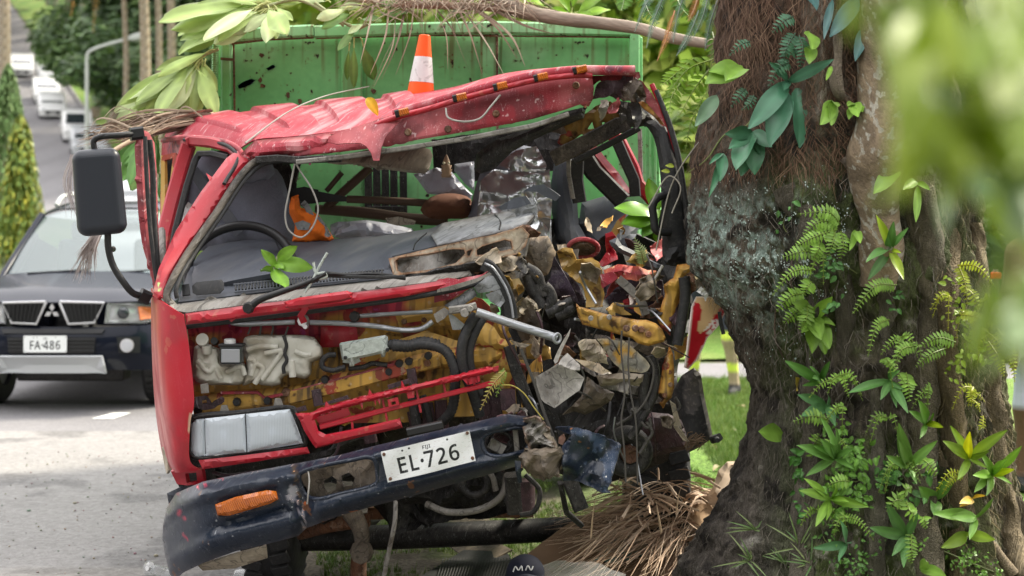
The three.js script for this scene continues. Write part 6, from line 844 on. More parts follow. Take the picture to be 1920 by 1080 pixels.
rootT('root', [[1440,300],[1430,350],[1438,390]],0.006,[0.7,0.65,0.55]);
rootT('root', [[1436,440],[1450,470],[1462,500]],0.01,[0.5,0.45,0.36]);
rootT('root', [[1352,90],[1362,115],[1370,128]],0.012,[0.5,0.45,0.36]);
seed(222);
for (let i = 0; i < 26; i++) { const x = rr(1400,1820), y = rr(60,700), l = rr(60,200); rootT('rootlet', [[x, y],[x + rr(-12,12), y + l * 0.35,-0.005],[x + rr(-20,20), y + l * 0.7],[x + rr(-25,25), y + l]], rr(0.0025,0.005), [0.34,0.25,0.18]); }
{ // felt of fine hanging roots over the bark, too many to count
  seed(333); const pos = [], nor = [], col = [];
  for (let i = 0; i < 21000; i++) {
    const py = -60 + 1200 * R(), th = PI * (0.5 + (R() - 0.5) * 1.04), [p, rid] = tsurf(th, py), px = CX + p.x / -p.z * F, up = py < 330 && px < 1640; if (!up && R() < 0.6) continue; const low = py > 640;
    const nx = Math.cos(th), nz = Math.sin(th), out = rr(0.004,0.022), len = up ? rr(0.04,0.13) : rr(0.02,0.075), w = rr(0.0005,0.0013), a = rr(-1.2,1.2), tx = -nz, tz = nx;
    let c = up ? mix3([0.07,0.035,0.022],[0.26,0.17,0.11], R() * R()) : mix3([0.06,0.052,0.042],[0.24,0.21,0.17], R() * R()); if (px > 1760) c = mix3(c, [0.4,0.3,0.13], R() * 0.5);
    const A = [p.x + nx * 0.002, p.y, p.z + nz * 0.002], B = [A[0] + nx * out + tx * a * len * 0.5, A[1] - len * 0.45, A[2] + nz * out + tz * a * len * 0.5], D = [A[0] + nx * out * rr(0,1) + tx * a * len * rr(0.2,1.3), A[1] - len, A[2] + nz * out * 0.5 + tz * a * len];
    const q = [[A[0] - tx * w, A[1], A[2] - tz * w],[A[0] + tx * w, A[1], A[2] + tz * w],[B[0] + tx * w, B[1], B[2] + tz * w],[B[0] - tx * w, B[1], B[2] - tz * w], D];
    for (const j of [0,1,2,0,2,3,3,2,4]) { pos.push(...q[j]); nor.push(nx, 0.3, nz); col.push(...c); }
  }
  const g = new THREE.BufferGeometry(); g.setAttribute('position', new THREE.Float32BufferAttribute(pos, 3)); g.setAttribute('normal', new THREE.Float32BufferAttribute(nor, 3)); g.setAttribute('color', new THREE.Float32BufferAttribute(col, 3));
  part('root_felt', planar(g), M.hair, tree).userData.kind = 'stuff';
  const lp = [], ln = [], lc = [];
  for (let i = 0; i < 9000; i++) {
    const py = mix(310,720, (R() + R()) / 2), px = 1292 + 300 * Math.pow(R(), 1.3), n = fb3(px * 0.045, py * 0.045,4,4,9); if (n < 0.52 || py > 560 && R() < 0.6) continue; const d = hit(px, py), p = W(px, py, d), s = rr(0.0015,0.005), a = R() * 6.28; if (d > 6.41) continue;
    const u = new V3(Math.cos(a), Math.sin(a), rr(-0.5,0.5)).multiplyScalar(s), v = new V3(-Math.sin(a), Math.cos(a), rr(-0.5,0.5)).multiplyScalar(s * rr(0.5,1)); p.z += 0.004; const c = mix3([0.22,0.3,0.26],[0.46,0.52,0.48], R()), q = [p.clone().sub(u), p.clone().sub(v), p.clone().add(u), p.clone().add(v)];
    for (const j of [0,1,2,0,2,3]) { lp.push(q[j].x, q[j].y, q[j].z); ln.push(-0.2,0.35,0.9); lc.push(...c); }
  }
  const h = new THREE.BufferGeometry(); h.setAttribute('position', new THREE.Float32BufferAttribute(lp, 3)); h.setAttribute('normal', new THREE.Float32BufferAttribute(ln, 3)); h.setAttribute('color', new THREE.Float32BufferAttribute(lc, 3));
  part('lichen', planar(h), M.hair, tree).userData.kind = 'stuff';
}
// ------------------------------------------------ ferns and leafy plants on the trunk
const k4 = (l) => k(1240,360,2.7, l, 0), k5 = (l) => k(1240,680,2.7, l, 0), k8 = (l) => k(1180,0,2.572, l, 0), FERN = [0.19,0.34,0.045], BLUE = [0.06,0.16,0.085], YEL = [0.34,0.4,0.02], DEEP = [0.17,0.31,0.035];
function fern(label, list, o = {}) {
  const { a = FERN, leaf = 0.034, out = 0.11, group = 'ferns growing on the big trunk' } = o, b = list[0][0], d0 = hit(b[0], b[1]), t = thing('fern', label, 'fern', W(b[0], b[1], d0), group); seed((b[0] * 7 + b[1]) | 0);
  for (const c of list) { const n = c.length, px = Math.hypot(c[0][0] - c[n - 1][0], c[0][1] - c[n - 1][1]), d1 = hit(c[0][0], c[0][1]) - 0.04, pts = c.map(([x, y], i) => { const s = i / (n - 1); return W(x, y, d1 - out * Math.sin(PI * (0.12 + 0.62 * s)) * (o.lift ?? 1)); }), v = rr(0.8,1.2); part('frond', frond(pts, leaf * rr(0.9,1.15), Math.max(7, Math.round(px / 6.4)), { a: a.map((x) => x * v), w: o.w ?? 0.38, face: new V3(0.1,0.35,1), sd: px | 0, tip: 0.2, lean: o.lean ?? 0.25 }), M.leaf, t); }
  return t;
}
fern('fern with many overlapping toothed fronds, highest on the lichen side of the trunk', [k4([[905,160],[840,100],[695,112]]), k4([[900,165],[800,150],[718,218]]), k4([[890,190],[770,228],[668,282]]), k4([[880,200],[868,255],[845,325]]), k4([[770,300],[690,305],[612,332]]), k4([[910,200],[922,270],[905,340]]), k4([[800,250],[795,290],[768,342]])]);
fern('single arching fern frond just below the overlapping fronds', [k4([[772,395],[660,405],[562,525]])], { leaf: 0.024 });
fern('long single fern frond hanging from the middle of the trunk', [k4([[1192,470],[1080,478],[968,618]])], { leaf: 0.032 });
fern('fern of short fronds above the broad green leaf, left of the trunk centre', [k4([[722,515],[650,530],[583,605]]), k4([[705,595],[660,625],[618,665]]), k4([[760,455],[742,480],[722,525]]), k4([[740,560],[735,640],[700,700]])], { a: DEEP });
fern('drooping fern frond left of the thick middle root', [k4([[1152,645],[1090,680],[1045,835]])], { leaf: 0.026 });
fern('pair of pale fern fronds right of the middle root', [k4([[1490,760],[1400,738],[1305,785]]), k4([[1442,790],[1360,825],[1288,888]]), k4([[1282,780],[1215,800],[1175,905]])]);
fern('yellow-green sunlit fern high at the right side of the trunk', [k4([[1500,372],[1600,378],[1685,475]]), k4([[1505,378],[1535,450],[1550,570]]), k4([[1520,470],[1580,520],[1610,600]]), k4([[1600,570],[1660,545],[1725,520]])], { a: YEL, leaf: 0.03 });
fern('yellow-green sunlit fern hanging lower at the right side of the trunk', [k4([[1510,620],[1600,635],[1695,695]]), k4([[1655,755],[1715,850],[1735,935]]), k4([[1700,690],[1770,800],[1790,965]]), k4([[1640,660],[1720,640],[1800,700]])], { a: YEL, leaf: 0.03 });
fern('fern frond pointing down under the strap leaves in the middle', [k5([[1240,50],[1250,110],[1256,200]]), k5([[1300,480],[1350,510],[1395,570]])]);
fern('small fern among the ivy low on the left half of the trunk', [k5([[840,290],[760,270],[665,300]]), k5([[760,480],[780,400],[800,360]]), k5([[950,600],[900,600],[840,620]])]);
fern('small round fern with spreading fronds near the bottom of the trunk', [k5([[1230,700],[1180,700],[1150,760]]), k5([[1240,700],[1260,750],[1300,790]]), k5([[1230,690],[1240,640],[1270,630]]), k5([[1300,780],[1330,790],[1345,840]]), k5([[1265,860],[1268,950],[1265,1020]])]);
fern('tiny yellowing fern at the right edge of the trunk base', [k5([[1560,150],[1600,160],[1640,200]]), k5([[1560,180],[1600,210],[1615,250]]), k5([[1630,270],[1625,320],[1610,340]])], { a: YEL, leaf: 0.016 });
fern('blue-green fern hanging from the reddish root felt at the top', [k8([[800,160],[760,230],[740,330]]), k8([[770,300],[720,330],[670,420]]), k8([[820,170],[838,240],[822,325]]), k8([[790,80],[740,105],[688,160]]), k8([[800,230],[770,250],[735,250]])], { a: BLUE, leaf: 0.034 });
fern('small blue-green fern on the left edge of the reddish root felt', [k8([[580,200],[530,220],[480,270]]), k8([[560,430],[530,460],[490,520]]), k8([[600,460],[580,500],[540,530]])], { a: BLUE, leaf: 0.024 });
fern('spindly fern sprig at the upper right of the pale stem', [k8([[1640,830],[1720,800],[1800,860]]), k8([[1660,860],[1740,880],[1800,920]])], { a: YEL, leaf: 0.03 });
function leafPlant(label, base, tips, o = {}) {
  const { name = 'leafy_plant', cat = 'plant', a = DEEP, w = 0.21, m = M.leaf, out = 0.1, group = 'leafy plants growing on the big trunk', stem } = o, b = base[0], d0 = (o.d ?? hit(b[0], b[1]) - 0.055), t = thing(name, label, cat, W(b[0], b[1], d0), group); seed((b[0] * 3 + b[1] * 5) | 0);
  if (stem) part('stem', tint(tube(stem.map(([x, y]) => W(x, y, (o.d ?? hit(x, y)) - 0.02)), 0.003, { m: 6 }), [0.16,0.2,0.07]), M.vc, t);
  tips.forEach((p, i) => { const B = p.length > 3 ? W(p[3], p[4], d0 - 0.01) : W(b[0] + rr(-2,2), b[1] + rr(-2,2), d0), E = W(p[0], p[1], d0 - out * rr(0.6,1.4)), dir = new V3().subVectors(E, B), l = dir.length() * 1.06, v = rr(0.75,1.25), yw = R() < (o.yellow ?? 0) ? [3.2,1.9,0.5] : [1,1,1]; part('leaf', aim(blade(l, l * (p[2] || w), { nl: 8, droop: 0.14, fold: rr(0.15,0.45), shape: o.shape ?? 0.85, a: a.map((x, j) => x * v * yw[j]), rib: 1.35, wav: o.wav ?? 0.5, tw: rr(-0.4,0.4), sd: i }), B, dir, new V3(rr(-0.5,0.5), rr(0.1,0.7), 1)), m, t); });
  return t;
}
leafPlant('plant with three large glossy blue-green leaves hanging at mid trunk', k8([[760,390]]), k8([[600,580,0.3],[692,672,0.36],[838,682,0.42],[958,298,0.2],[700,300,0.2],[745,420,0.4]]).map((p, i) => [p[0], p[1],[0.28,0.38,0.4,0.22,0.25,0.4][i],...(i === 2 ? k8([[810,425]])[0].slice(0,2) : i === 1 ? k8([[755,440]])[0].slice(0,2) : k8([[765,395]])[0].slice(0,2))]), { a: [0.05,0.15,0.085], m: M.gloss, out: 0.12 });
leafPlant('bunch of blue-green leaves on a thin vine at the left edge of the trunk', k8([[590,620]]), k8([[485,640],[545,828],[680,692],[392,775],[400,925],[440,850],[515,785],[500,700],[630,730],[610,820]]).map((p, i) => [p[0], p[1],[0.4,0.42,0.5,0.2,0.14,0.32,0.45,0.4,0.3,0.5][i],...k8([[i === 3 || i === 4 || i === 5 ? 450 : 590, i === 3 || i === 4 || i === 5 ? 740 : 640]])[0].slice(0,2)]), { a: [0.06,0.17,0.09], m: M.gloss, out: 0.1, stem: k8([[290,830],[380,760],[460,650],[560,610],[600,560]]) });
leafPlant('long pale leaf sticking out left from the trunk beside the cab pillar', k8([[425,460]]), k8([[335,580]]).map((p) => [p[0], p[1],0.3]), { a: [0.2,0.32,0.2], m: M.gloss, out: 0.15 });
leafPlant('two rounded leaves on the left edge below the log', k8([[545,330]]), k8([[480,360,0],[385,380,0],[405,330,0]]).map((p) => [p[0], p[1],0.5]), { a: FERN });
leafPlant('heart-shaped leaves between the blue-green fern and the bare root', k8([[880,150]]), k8([[890,220],[875,290],[955,370]]).map((p, i) => [p[0], p[1],[0.7,0.5,0.2][i],...k8([[[870,155],[870,225],[975,320]][i]].map((q) => q))[0].slice(0,2)]), { a: FERN });
leafPlant('sprig of small leaves in the hollow left of the pale stem', k8([[980,490]]), k8([[940,580],[985,585],[1010,500],[960,540]]).map((p) => [p[0], p[1],0.4]), { a: FERN });
leafPlant('sprig of small pale leaves on the scar of the pale stem', k8([[1085,500]]), k8([[1060,560],[1125,520],[1100,540],[1060,500]]).map((p) => [p[0], p[1],0.4]), { a: FERN });
leafPlant('large blue-green leaves drooping at the top beside the pale stem', k8([[1110,-40]]), k8([[990,150],[940,150],[1095,272],[1285,280],[900,20]]).map((p, i) => [p[0], p[1],[0.3,0.14,0.3,0.25,0.3][i],...k8([[[1105,-10],[980,0],[1145,120],[1255,130],[860,-40]][i]])[0].slice(0,2)]), { a: [0.06,0.14,0.13], m: M.gloss, out: 0.12 });
leafPlant('broad dark leaf over the root at the foot of the pale stem', k8([[1300,815]]), k8([[1190,900],[1340,900],[1440,905],[1390,1050]]).map((p, i) => [p[0], p[1],[0.35,0.3,0.3,0.2][i],...k8([[[1300,810],[1380,870],[1390,880],[1390,900]][i]])[0].slice(0,2)]), { a: FERN, yellow: 0.2 });
leafPlant('upright green plant with a yellow young leaf in the middle of the trunk', k4([[1160,290]]), k4([[1110,140],[1235,190],[1050,320],[1060,420],[1225,410],[1170,180],[1140,240],[1200,300]]), { a: [0.09,0.21,0.05], yellow: 0.25 });
leafPlant('small leaf pair on bare bark left of the middle plant', k4([[985,195]]), k4([[968,275],[1000,230]]), { a: FERN });
leafPlant('broad-leaved plant under the short fern left of the trunk centre', k4([[770,640]]), k4([[700,560],[800,720],[850,540],[720,690],[760,790],[870,660],[860,760],[830,800]]), { a: DEEP, w: 0.4 });
leafPlant('strap-leaved plant at the left of the trunk above the single round leaf', k5([[805,95]]), k5([[658,2],[733,112],[838,12],[790,60],[780,20]]), { a: [0.09,0.22,0.04] });
leafPlant('single round leaf low on the left side of the trunk', k5([[612,362]]), k5([[520,345,0]]).map((p) => [p[0], p[1],0.55]), { a: FERN, out: 0.1 });
leafPlant('small yellow dying leaf near the left edge', k5([[680,140]]), k5([[695,80]]).map((p) => [p[0], p[1],0.5]), { a: [0.4,0.3,0.03] });
leafPlant('plant with pointed leaves below the strap-leaved plant', k5([[835,215]]), k5([[715,165],[740,258],[895,272],[860,160],[880,300]]), { a: [0.075,0.19,0.06], w: 0.3 });
leafPlant('bright strap-leaved plant in the middle with a leaf curling left', k5([[1155,95]]), k5([[972,130],[1185,40],[1215,130],[1120,160],[1190,210],[1240,225],[1170,0]]), { a: [0.09,0.22,0.05], w: 0.2 });
leafPlant('dark rosette of long leaves low on the left half of the trunk', k5([[880,485]]), k5([[728,425],[752,558],[945,440],[900,350],[850,300],[800,420],[960,520],[840,400]]), { a: [0.11,0.24,0.045] });
leafPlant('second dark rosette under the first one', k5([[855,690]]), k5([[752,590],[735,640],[900,640],[1020,720],[930,690],[850,780],[790,800]]), { a: DEEP });
leafPlant('yellow-green sunlit plant with long leaves at the right side', k5([[1560,485]]), k5([[1718,348],[1465,405],[1520,570],[1640,460],[1480,340],[1545,380],[1640,520]]), { a: [0.19,0.31,0.03], yellow: 0.3 });
leafPlant('bright green bushy plant at the right trunk base', k5([[1675,565]]), k5([[1820,455],[1765,600],[1600,630],[1640,470],[1720,500],[1660,650],[1760,540],[1610,560]]), { a: [0.14,0.28,0.03], yellow: 0.15 });
leafPlant('plant with one upright leaf and a yellow fallen leaf right of centre', k5([[1385,695]]), k5([[1473,585],[1330,652],[1395,750]]), { a: [0.12,0.27,0.04], yellow: 0.35, w: 0.34 });
leafPlant('plant with a long leaf to the left and a bright one upright, bottom right', k5([[1592,785]]), k5([[1685,700],[1415,755],[1565,870],[1500,770]]), { a: [0.14,0.28,0.04], w: 0.22 });
leafPlant('two oval sunlit leaves near the bottom right of the trunk', k5([[1545,868]]), k5([[1442,930],[1672,890]]), { a: [0.22,0.34,0.03], w: 0.36 });
leafPlant('yellowed shrivelled leaves on the right trunk side', k5([[1575,690]]), k5([[1530,720],[1625,665],[1540,700]]), { a: [0.5,0.32,0.02] });
leafPlant('three-leaved plant at the bottom middle over dark soil', k5([[938,920]]), k5([[800,938],[935,815],[898,985],[960,900]]), { a: [0.08,0.2,0.08] });
leafPlant('tall bottom plant with long floppy leaves right of the middle', k5([[1240,880]]), k5([[1150,735],[1085,848],[1225,1015],[1285,780],[1180,960]]), { a: [0.1,0.23,0.06], w: 0.26 });
leafPlant('bright plant with jagged leaves above the bottom plant, right of the middle', k5([[1250,530]]), k5([[1168,478],[1368,405],[1230,415],[1295,600],[1210,350],[1290,560]]), { a: [0.13,0.26,0.05] });
leafPlant('light green plant beside the thin brown vertical root', k5([[1338,312]]), k5([[1285,250],[1408,312],[1332,208],[1322,365],[1385,270]]), { a: [0.11,0.25,0.03], yellow: 0.2 });
leafPlant('single green leaf at the very bottom of the trunk', k5([[1310,1040]]), k5([[1370,1000],[1420,1060]]), { a: FERN, w: 0.3 });
function ivy(label, spots, n, a, sz) { const b = spots[0], t = thing('creeping_ivy', label, 'ivy', W(b[0], b[1], hit(b[0], b[1])), 'creepers on the big trunk'); seed((b[0] + b[1]) | 0); const vs = [0,1,2,3].map((i) => fin(blade(0.03,0.019, { nl: 5, droop: 0.25, fold: 0.3, shape: 0.7, a: a.map((x) => x * (0.75 + 0.17 * i)), sd: i })));
  part('stem', tint(tube(spots.map(([x, y]) => W(x, y, hit(x, y) - 0.008)), 0.0025, { m: 5, n: 30 }), [0.12,0.14,0.05]), M.vc, t);
  for (let i = 0; i < n; i++) { const q = spots[(R() * spots.length) | 0], x = q[0] + (R() + R() - 1) * (q[2] ?? 30), y = q[1] + (R() + R() - 1) * (q[2] ?? 30) * 1.2, p = W(x, y, hit(x, y) - rr(0.02,0.09)), me = new THREE.Mesh(vs[(R() * 4) | 0], M.leaf); me.name = numbered('leaf'); aim({ applyMatrix4: (m) => { me.matrix.copy(m); me.matrix.decompose(me.position, me.quaternion, me.scale); } }, p.clone().sub(t.position), new V3(rr(-0.8,0.8), rr(-1,0.4), rr(0,0.7)), new V3(rr(-0.4,0.4), rr(0,0.6), 1)); const s = rr(0.6,1.4) * sz; me.scale.set(s, s, s); me.castShadow = me.receiveShadow = true; t.add(me); } return t; }
ivy('dense dark ivy around the rosettes on the lower left half of the trunk', k5([[880,330,0],[920,420,0],[960,520,0],[1000,600,0],[900,600,0],[950,700,0],[1050,640,0],[880,760,0],[1030,470,0]]).map((p) => [p[0], p[1],34]), 210,[0.12,0.26,0.035],0.85);
ivy('thin ivy strand left of the rosettes hanging down to a yellow leaf', k5([[690,480],[690,560],[700,640],[690,720],[700,790],[740,660]]).map((p) => [p[0], p[1],12]), 40,[0.06,0.17,0.03],0.95);
ivy('ivy with fresh leaves right of the middle of the trunk base', k5([[1140,580],[1200,600],[1280,650],[1160,540],[1360,560]]).map((p) => [p[0], p[1],26]), 70,[0.07,0.18,0.035],1);
ivy('tiny-leaved creeper along the bottom right of the trunk', k5([[1500,1000],[1580,1020],[1640,1030],[1560,960],[1700,1060],[1300,900]]).map((p) => [p[0], p[1],26]), 120,[0.11,0.22,0.03],0.45);
ivy('creeper of tiny leaves over the soil at the bottom middle', k5([[900,1000],[980,1010],[1040,980],[1080,930],[820,880],[1000,1050]]).map((p) => [p[0], p[1],28]), 120,[0.09,0.2,0.04],0.5);
ivy('sparse vine leaves scattered between the upper ferns', k4([[640,90],[620,180],[850,420],[820,400],[880,560],[880,360],[1180,560]]).map((p) => [p[0], p[1],20]), 46,[0.08,0.2,0.05],0.8);
ivy('vine with sunlit leaves over the right flank of the trunk', k4([[1500,480],[1540,600],[1480,700],[1560,760],[1640,820],[1500,900]]).map((p) => [p[0], p[1],26]), 90,[0.2,0.29,0.03],0.8);
seed(9090); for (let i = 0; i < 20; i++) { const z = [[1475,1600,420,1000],[1640,1770,560,1040],[1780,1860,520,900]][i % 3], x = rr(z[0], z[1]), y = rr(z[2], z[3]), L = []; for (let j = 0; j < 3; j++) { const a = rr(-1.3,1.3), l = rr(35,65); L.push([[x, y],[x + l * 0.5 * Math.sin(a), y + rr(-6,14)],[x + l * Math.sin(a), y + l * (0.5 + 0.5 * Math.cos(a))]]); } const s0 = _s; fern('small fern filling the gaps among the larger plants on the big trunk', L, { a: z[0] > 1770 ? YEL : FERN, leaf: 0.02, out: 0.08, group: 'small gap-filling ferns on the trunk' }); _s = s0; }
function tuft(label, x, y, n, len) { const d = hit(x, y), t = thing('grass_tuft', label, 'grass tuft', W(x, y, d), 'grass tufts at the trunk base'); seed(x | 0); for (let i = 0; i < n; i++) { const B = W(x + rr(-6,6), y + rr(-3,3), d - 0.005), dir = new V3(rr(-1,1), rr(-0.1,1), rr(0.1,0.7)); part('blade', aim(blade(len * rr(0.5,1.1), 0.007, { nl: 5, droop: rr(0.3,0.9), fold: 0.6, a: mix3([0.1,0.19,0.06],[0.2,0.24,0.1], R()) }), B, dir, new V3(0,0.4,1)), M.leaf, t); } }
tuft('thin grass tuft on the bare soil left of the bottom plants', ...k5([[440,1000]])[0].slice(0,2), 14,0.12); tuft('wispy grass tuft higher on the bare soil of the trunk foot', ...k5([[480,850]])[0].slice(0,2), 10,0.1); tuft('grass tuft with arching blades below the ivy', ...k5([[700,940]])[0].slice(0,2), 13,0.13); tuft('low grass tuft at the bottom edge below the ivy', ...k5([[640,1030]])[0].slice(0,2), 12,0.1); tuft('pale grass tuft under the three-leaved plant', ...k5([[760,1020]])[0].slice(0,2), 12,0.1);
// foliage hanging between the truck and the trunk
function hang(name, label, d, list, o) { const b = list[0][0], t = thing(name, label, o.cat ?? 'plant', W(b[0], b[1], d), o.group); seed(b[0] | 0); for (const c of list) { const n = c.length, v = rr(0.8,1.25), a = c.dry ? [0.42,0.2,0.05] : o.a; part('frond', frond(c.map(([x, y], i) => W(x, y, d - 0.08 * i + (c.z ?? 0))), o.leaf, o.pairs, { a: a.map((x) => x * v), w: o.w, face: new V3(rr(-0.4,0.4), 0.3,1), lean: o.lean ?? 0.6, tip: 0.4, r: 0.003, droop: 0.3, sd: c[0][0] | 0 }), M.leaf, t); } return t; }
const dry = (c) => { c.dry = true; return c; };
hang('hanging_fern', 'blue-green fern fronds hanging over the end of the log', 6.6,[[[1250,-20],[1225,40],[1212,90]],[[1290,-30],[1270,30],[1262,80]],[[1330,-20],[1318,30],[1300,70]],[[1345,0],[1330,50],[1322,95]],[[1230,-20],[1210,10],[1190,60]], dry([[1265,20],[1250,70],[1232,115]]), dry([[1310,-10],[1300,20],[1290,40]]), [[1310,20],[1290,70],[1268,105]]], { a: [0.14,0.24,0.17], leaf: 0.03, pairs: 26, w: 0.16, lean: 1.1, group: 'fronds hanging beside the trunk' });
hang('leafy_twig', 'twigs of lime compound leaves beside the crushed cab corner', 6.75,[[[1340,110],[1290,130],[1250,180]],[[1330,130],[1300,170],[1270,225]],[[1345,160],[1320,180],[1290,240]],[[1300,110],[1265,140],[1240,160]],[[1330,190],[1300,220],[1285,280]],[[1345,120],[1340,160],[1325,200]],[[1280,150],[1260,180],[1255,215]]], { a: [0.17,0.3,0.02], leaf: 0.055, pairs: 8, w: 0.38, lean: 0.7, group: 'fronds hanging beside the trunk' });
hang('leafy_twig', 'bright green twigs with small leaves hanging above the log end', 6.9,[[[1200,-30],[1215,20],[1235,45]],[[1260,-30],[1275,10],[1300,40]],[[1335,60],[1345,100],[1350,150]],[[1370,40],[1360,80],[1345,120]],[[1180,-40],[1170,0],[1165,20]]], { a: [0.11,0.24,0.03], leaf: 0.05, pairs: 9, w: 0.4, lean: 0.7, group: 'fronds hanging beside the trunk' });
{ const t = thing('vine', 'thin grey vine looping from the cab pillar to the trunk with one small leaf', 'vine', W(1270,300,6.5)); part('stem', [[[1230,470,6.5],[1260,345,6.48],[1300,280,6.4],[1340,235,6.3]],[[1215,390,6.48],[1255,330,6.46],[1276,350,6.45],[1260,400,6.46]]].map((c) => tint(tube(c, 0.003, { n: 30 }), [0.3,0.28,0.24])), M.vc, t); seed(7); for (const [x, y] of [[1256,322],[1264,312]]) part('leaf', aim(blade(0.035,0.02, { a: [0.25,0.3,0.02] }), W(x, y, 6.45), new V3(-1,0.2,0.2), new V3(0,0.5,1)), M.leaf, t); }
// ---------------------------------------------------------------- things on and in the truck, on the ground, and traffic
function spray(name, label, cat, base, tips, o = {}) {      // base and tips in photo pixels with a distance
  const t = thing(name, label, cat, W(...base), o.group); seed((base[0] * 11 + base[1]) | 0);
  if (o.stem) part('stem', tint(tube(o.stem, o.sr ?? 0.008, { d: base[2], n: 24 }), o.sc ?? [0.3,0.32,0.16]), M.vc, t);
  if (o.more) tips = tips.concat([...tips, ...tips].filter(() => R() < o.more / 2).map((p) => [p[0] + rr(-26,26), p[1] + rr(-16,16), (p[2] ?? base[2]) + rr(-0.08,0.1), (p[3] ?? 0.36) * rr(0.8,1.05), (p[4] ?? base[0]) + rr(-14,14), (p[5] ?? base[1]) + rr(-8,8)]));
  tips.forEach((p, i) => { const b = p.length > 4 ? W(p[4], p[5], p[6] ?? base[2]) : W(base[0] + rr(-6,6), base[1] + rr(-6,6), base[2]), E = W(p[0], p[1], p[2] ?? base[2] - 0.05), dir = E.clone().sub(b), L = dir.length(), v = rr(0.82,1.18), st = b.clone().addScaledVector(dir, 0.22); if (!o.sessile) part('leaf_stalk', tint(tube([b, b.clone().lerp(st, 0.5).add(new V3(0,0.008,0)), st],0.003, { n: 6, m: 5 }), [0.4,0.42,0.16]), M.vc, t); const bl = L * (o.sessile ? 1.05 : 0.86); part('leaf', aim(blade(bl, bl * (p[3] ?? o.w ?? 0.4) * (o.w2 ?? 1), { nl: 10, droop: rr(0.05,0.3), fold: rr(-0.25,0.35), shape: o.shape ?? 1.25, a: (R() < (o.alt ?? 0.3) ? o.a2 ?? o.a : o.a).map((x) => x * v), rib: 1.35, wav: 0.6, tw: rr(-0.5,0.5), sd: i }), o.sessile ? b : st, dir, new V3(rr(-0.6,0.6), rr(0.2,1), 1)), o.m ?? M.leaf, t); });
  return t;
}
const PALE = [0.36,0.47,0.15], PALE2 = [0.5,0.58,0.3], BR = 'cut leafy branches piled on the truck';
spray('leafy_branch', 'pale leafy branch lying over the top left corner of the tray', 'branch', [505,12,7.6],[[332,36,7.45,0.36],[345,60,7.5,0.4],[392,8,7.6,0.3],[352,72,7.6,0.36],[395,40,7.4,0.34],[440,56,7.45,0.42],[412,70,7.4,0.4],[505,62,7.4,0.45],[470,50,7.5,0.4],[400,-10,7.7,0.3],[545,32,7.5,0.4],[560,-5,7.6,0.35],[530,50,7.55,0.4],[450,-20,7.6,0.3],[335,26,7.7,0.3]], { more: 1.7, w2: 0.82, a: PALE, a2: PALE2, group: BR, stem: [[440,30],[505,10],[560,0],[620,30],[645,48]] });
spray('leafy_branch', 'pale leafy branch hanging down left of the tray headboard', 'branch', [372,108,7.55],[[302,122,7.4,0.28,395,100],[243,168,7.4,0.3],[250,182,7.5,0.34],[220,196,7.45,0.3],[278,182,7.35,0.34],[262,205,7.5,0.34],[312,192,7.35,0.4],[350,212,7.4,0.42],[398,186,7.45,0.4],[335,205,7.5,0.38],[215,230,7.6,0.3],[240,215,7.6,0.34],[306,235,7.6,0.34],[268,226,7.65,0.34],[330,140,7.5,0.36],[385,150,7.5,0.4],[290,160,7.6,0.36]], { more: 1.4, w2: 0.82, a: PALE, a2: PALE2, group: BR, stem: [[410,92],[385,102],[372,110],[360,120]] });
spray('leafy_branch', 'darker green leaves hanging behind the open driver door', 'branch', [290,250,7.6],[[232,330,7.5,0.4],[258,318,7.5,0.4],[250,350,7.6,0.4],[222,300,7.6,0.4],[285,320,7.6,0.42],[300,280,7.7,0.4],[255,290,7.6,0.4],[298,380,7.9,0.4,298,310],[296,450,8,0.4,296,390]], { more: 0.8, a: [0.12,0.27,0.06], a2: [0.2,0.33,0.1], group: BR, stem: [[330,225],[305,240],[290,252],[270,280]] });
spray('leafy_branch', 'pale leaves and one white leaf hanging over the headboard near its middle', 'branch', [672,52,7.6],[[710,35,7.5,0.4,670,36],[655,60,7.55,0.4,690,40],[636,84,7.5,0.3],[662,160,7.62,0.22,664,70],[648,150,7.66,0.2,656,80],[610,40,7.5,0.36,668,22],[600,30,7.5,0.36,660,14],[700,150,7.68,0.35,676,70],[640,10,7.6,0.36,690,10],[575,-5,7.6,0.3,620,5],[760,20,7.5,0.3,700,30],[740,0,7.5,0.3,690,10]], { a: [0.18,0.31,0.08], a2: PALE2, group: BR, stem: [[590,5],[640,40],[672,52],[690,45]] });
spray('leafy_branch', 'lime green leaves poking up behind the log', 'branch', [1075,30,8.2],[[1120,-10,8.1,0.4],[1050,-20,8.1,0.4],[1105,25,8.1,0.4],[1035,15,8.2,0.4],[1080,-30,8.2,0.4],[1140,15,8.2,0.4],[990,-10,8.2,0.4,1030,20],[1000,12,8.2,0.4,1040,30]], { a: [0.22,0.36,0.03], group: BR });
spray('leafy_branch', 'big bright green leaves inside the crushed passenger door', 'branch', [1236,395,6.72],[[1163,378,6.62,0.42],[1172,415,6.62,0.44],[1206,440,6.66,0.5],[1212,332,6.75,0.4],[1232,452,6.7,0.5,1230,425]], { a: [0.13,0.3,0.02], a2: [0.1,0.25,0.02], group: BR, m: M.gloss, shape: 0.9, sessile: true });
spray('sprig', 'fresh bright green sprig lying on the dashboard', 'sprig', [517,495,6.3],[[500,470,6.24,0.42],[552,463,6.24,0.42,520,488],[578,496,6.24,0.42],[486,498,6.22,0.42,512,508],[536,534,6.2,0.45,513,504],[530,498,6.26,0.5]], { a: [0.18,0.35,0.035], shape: 0.9, sessile: true, stem: [[520,480],[516,498],[510,516]], sr: 0.003 });
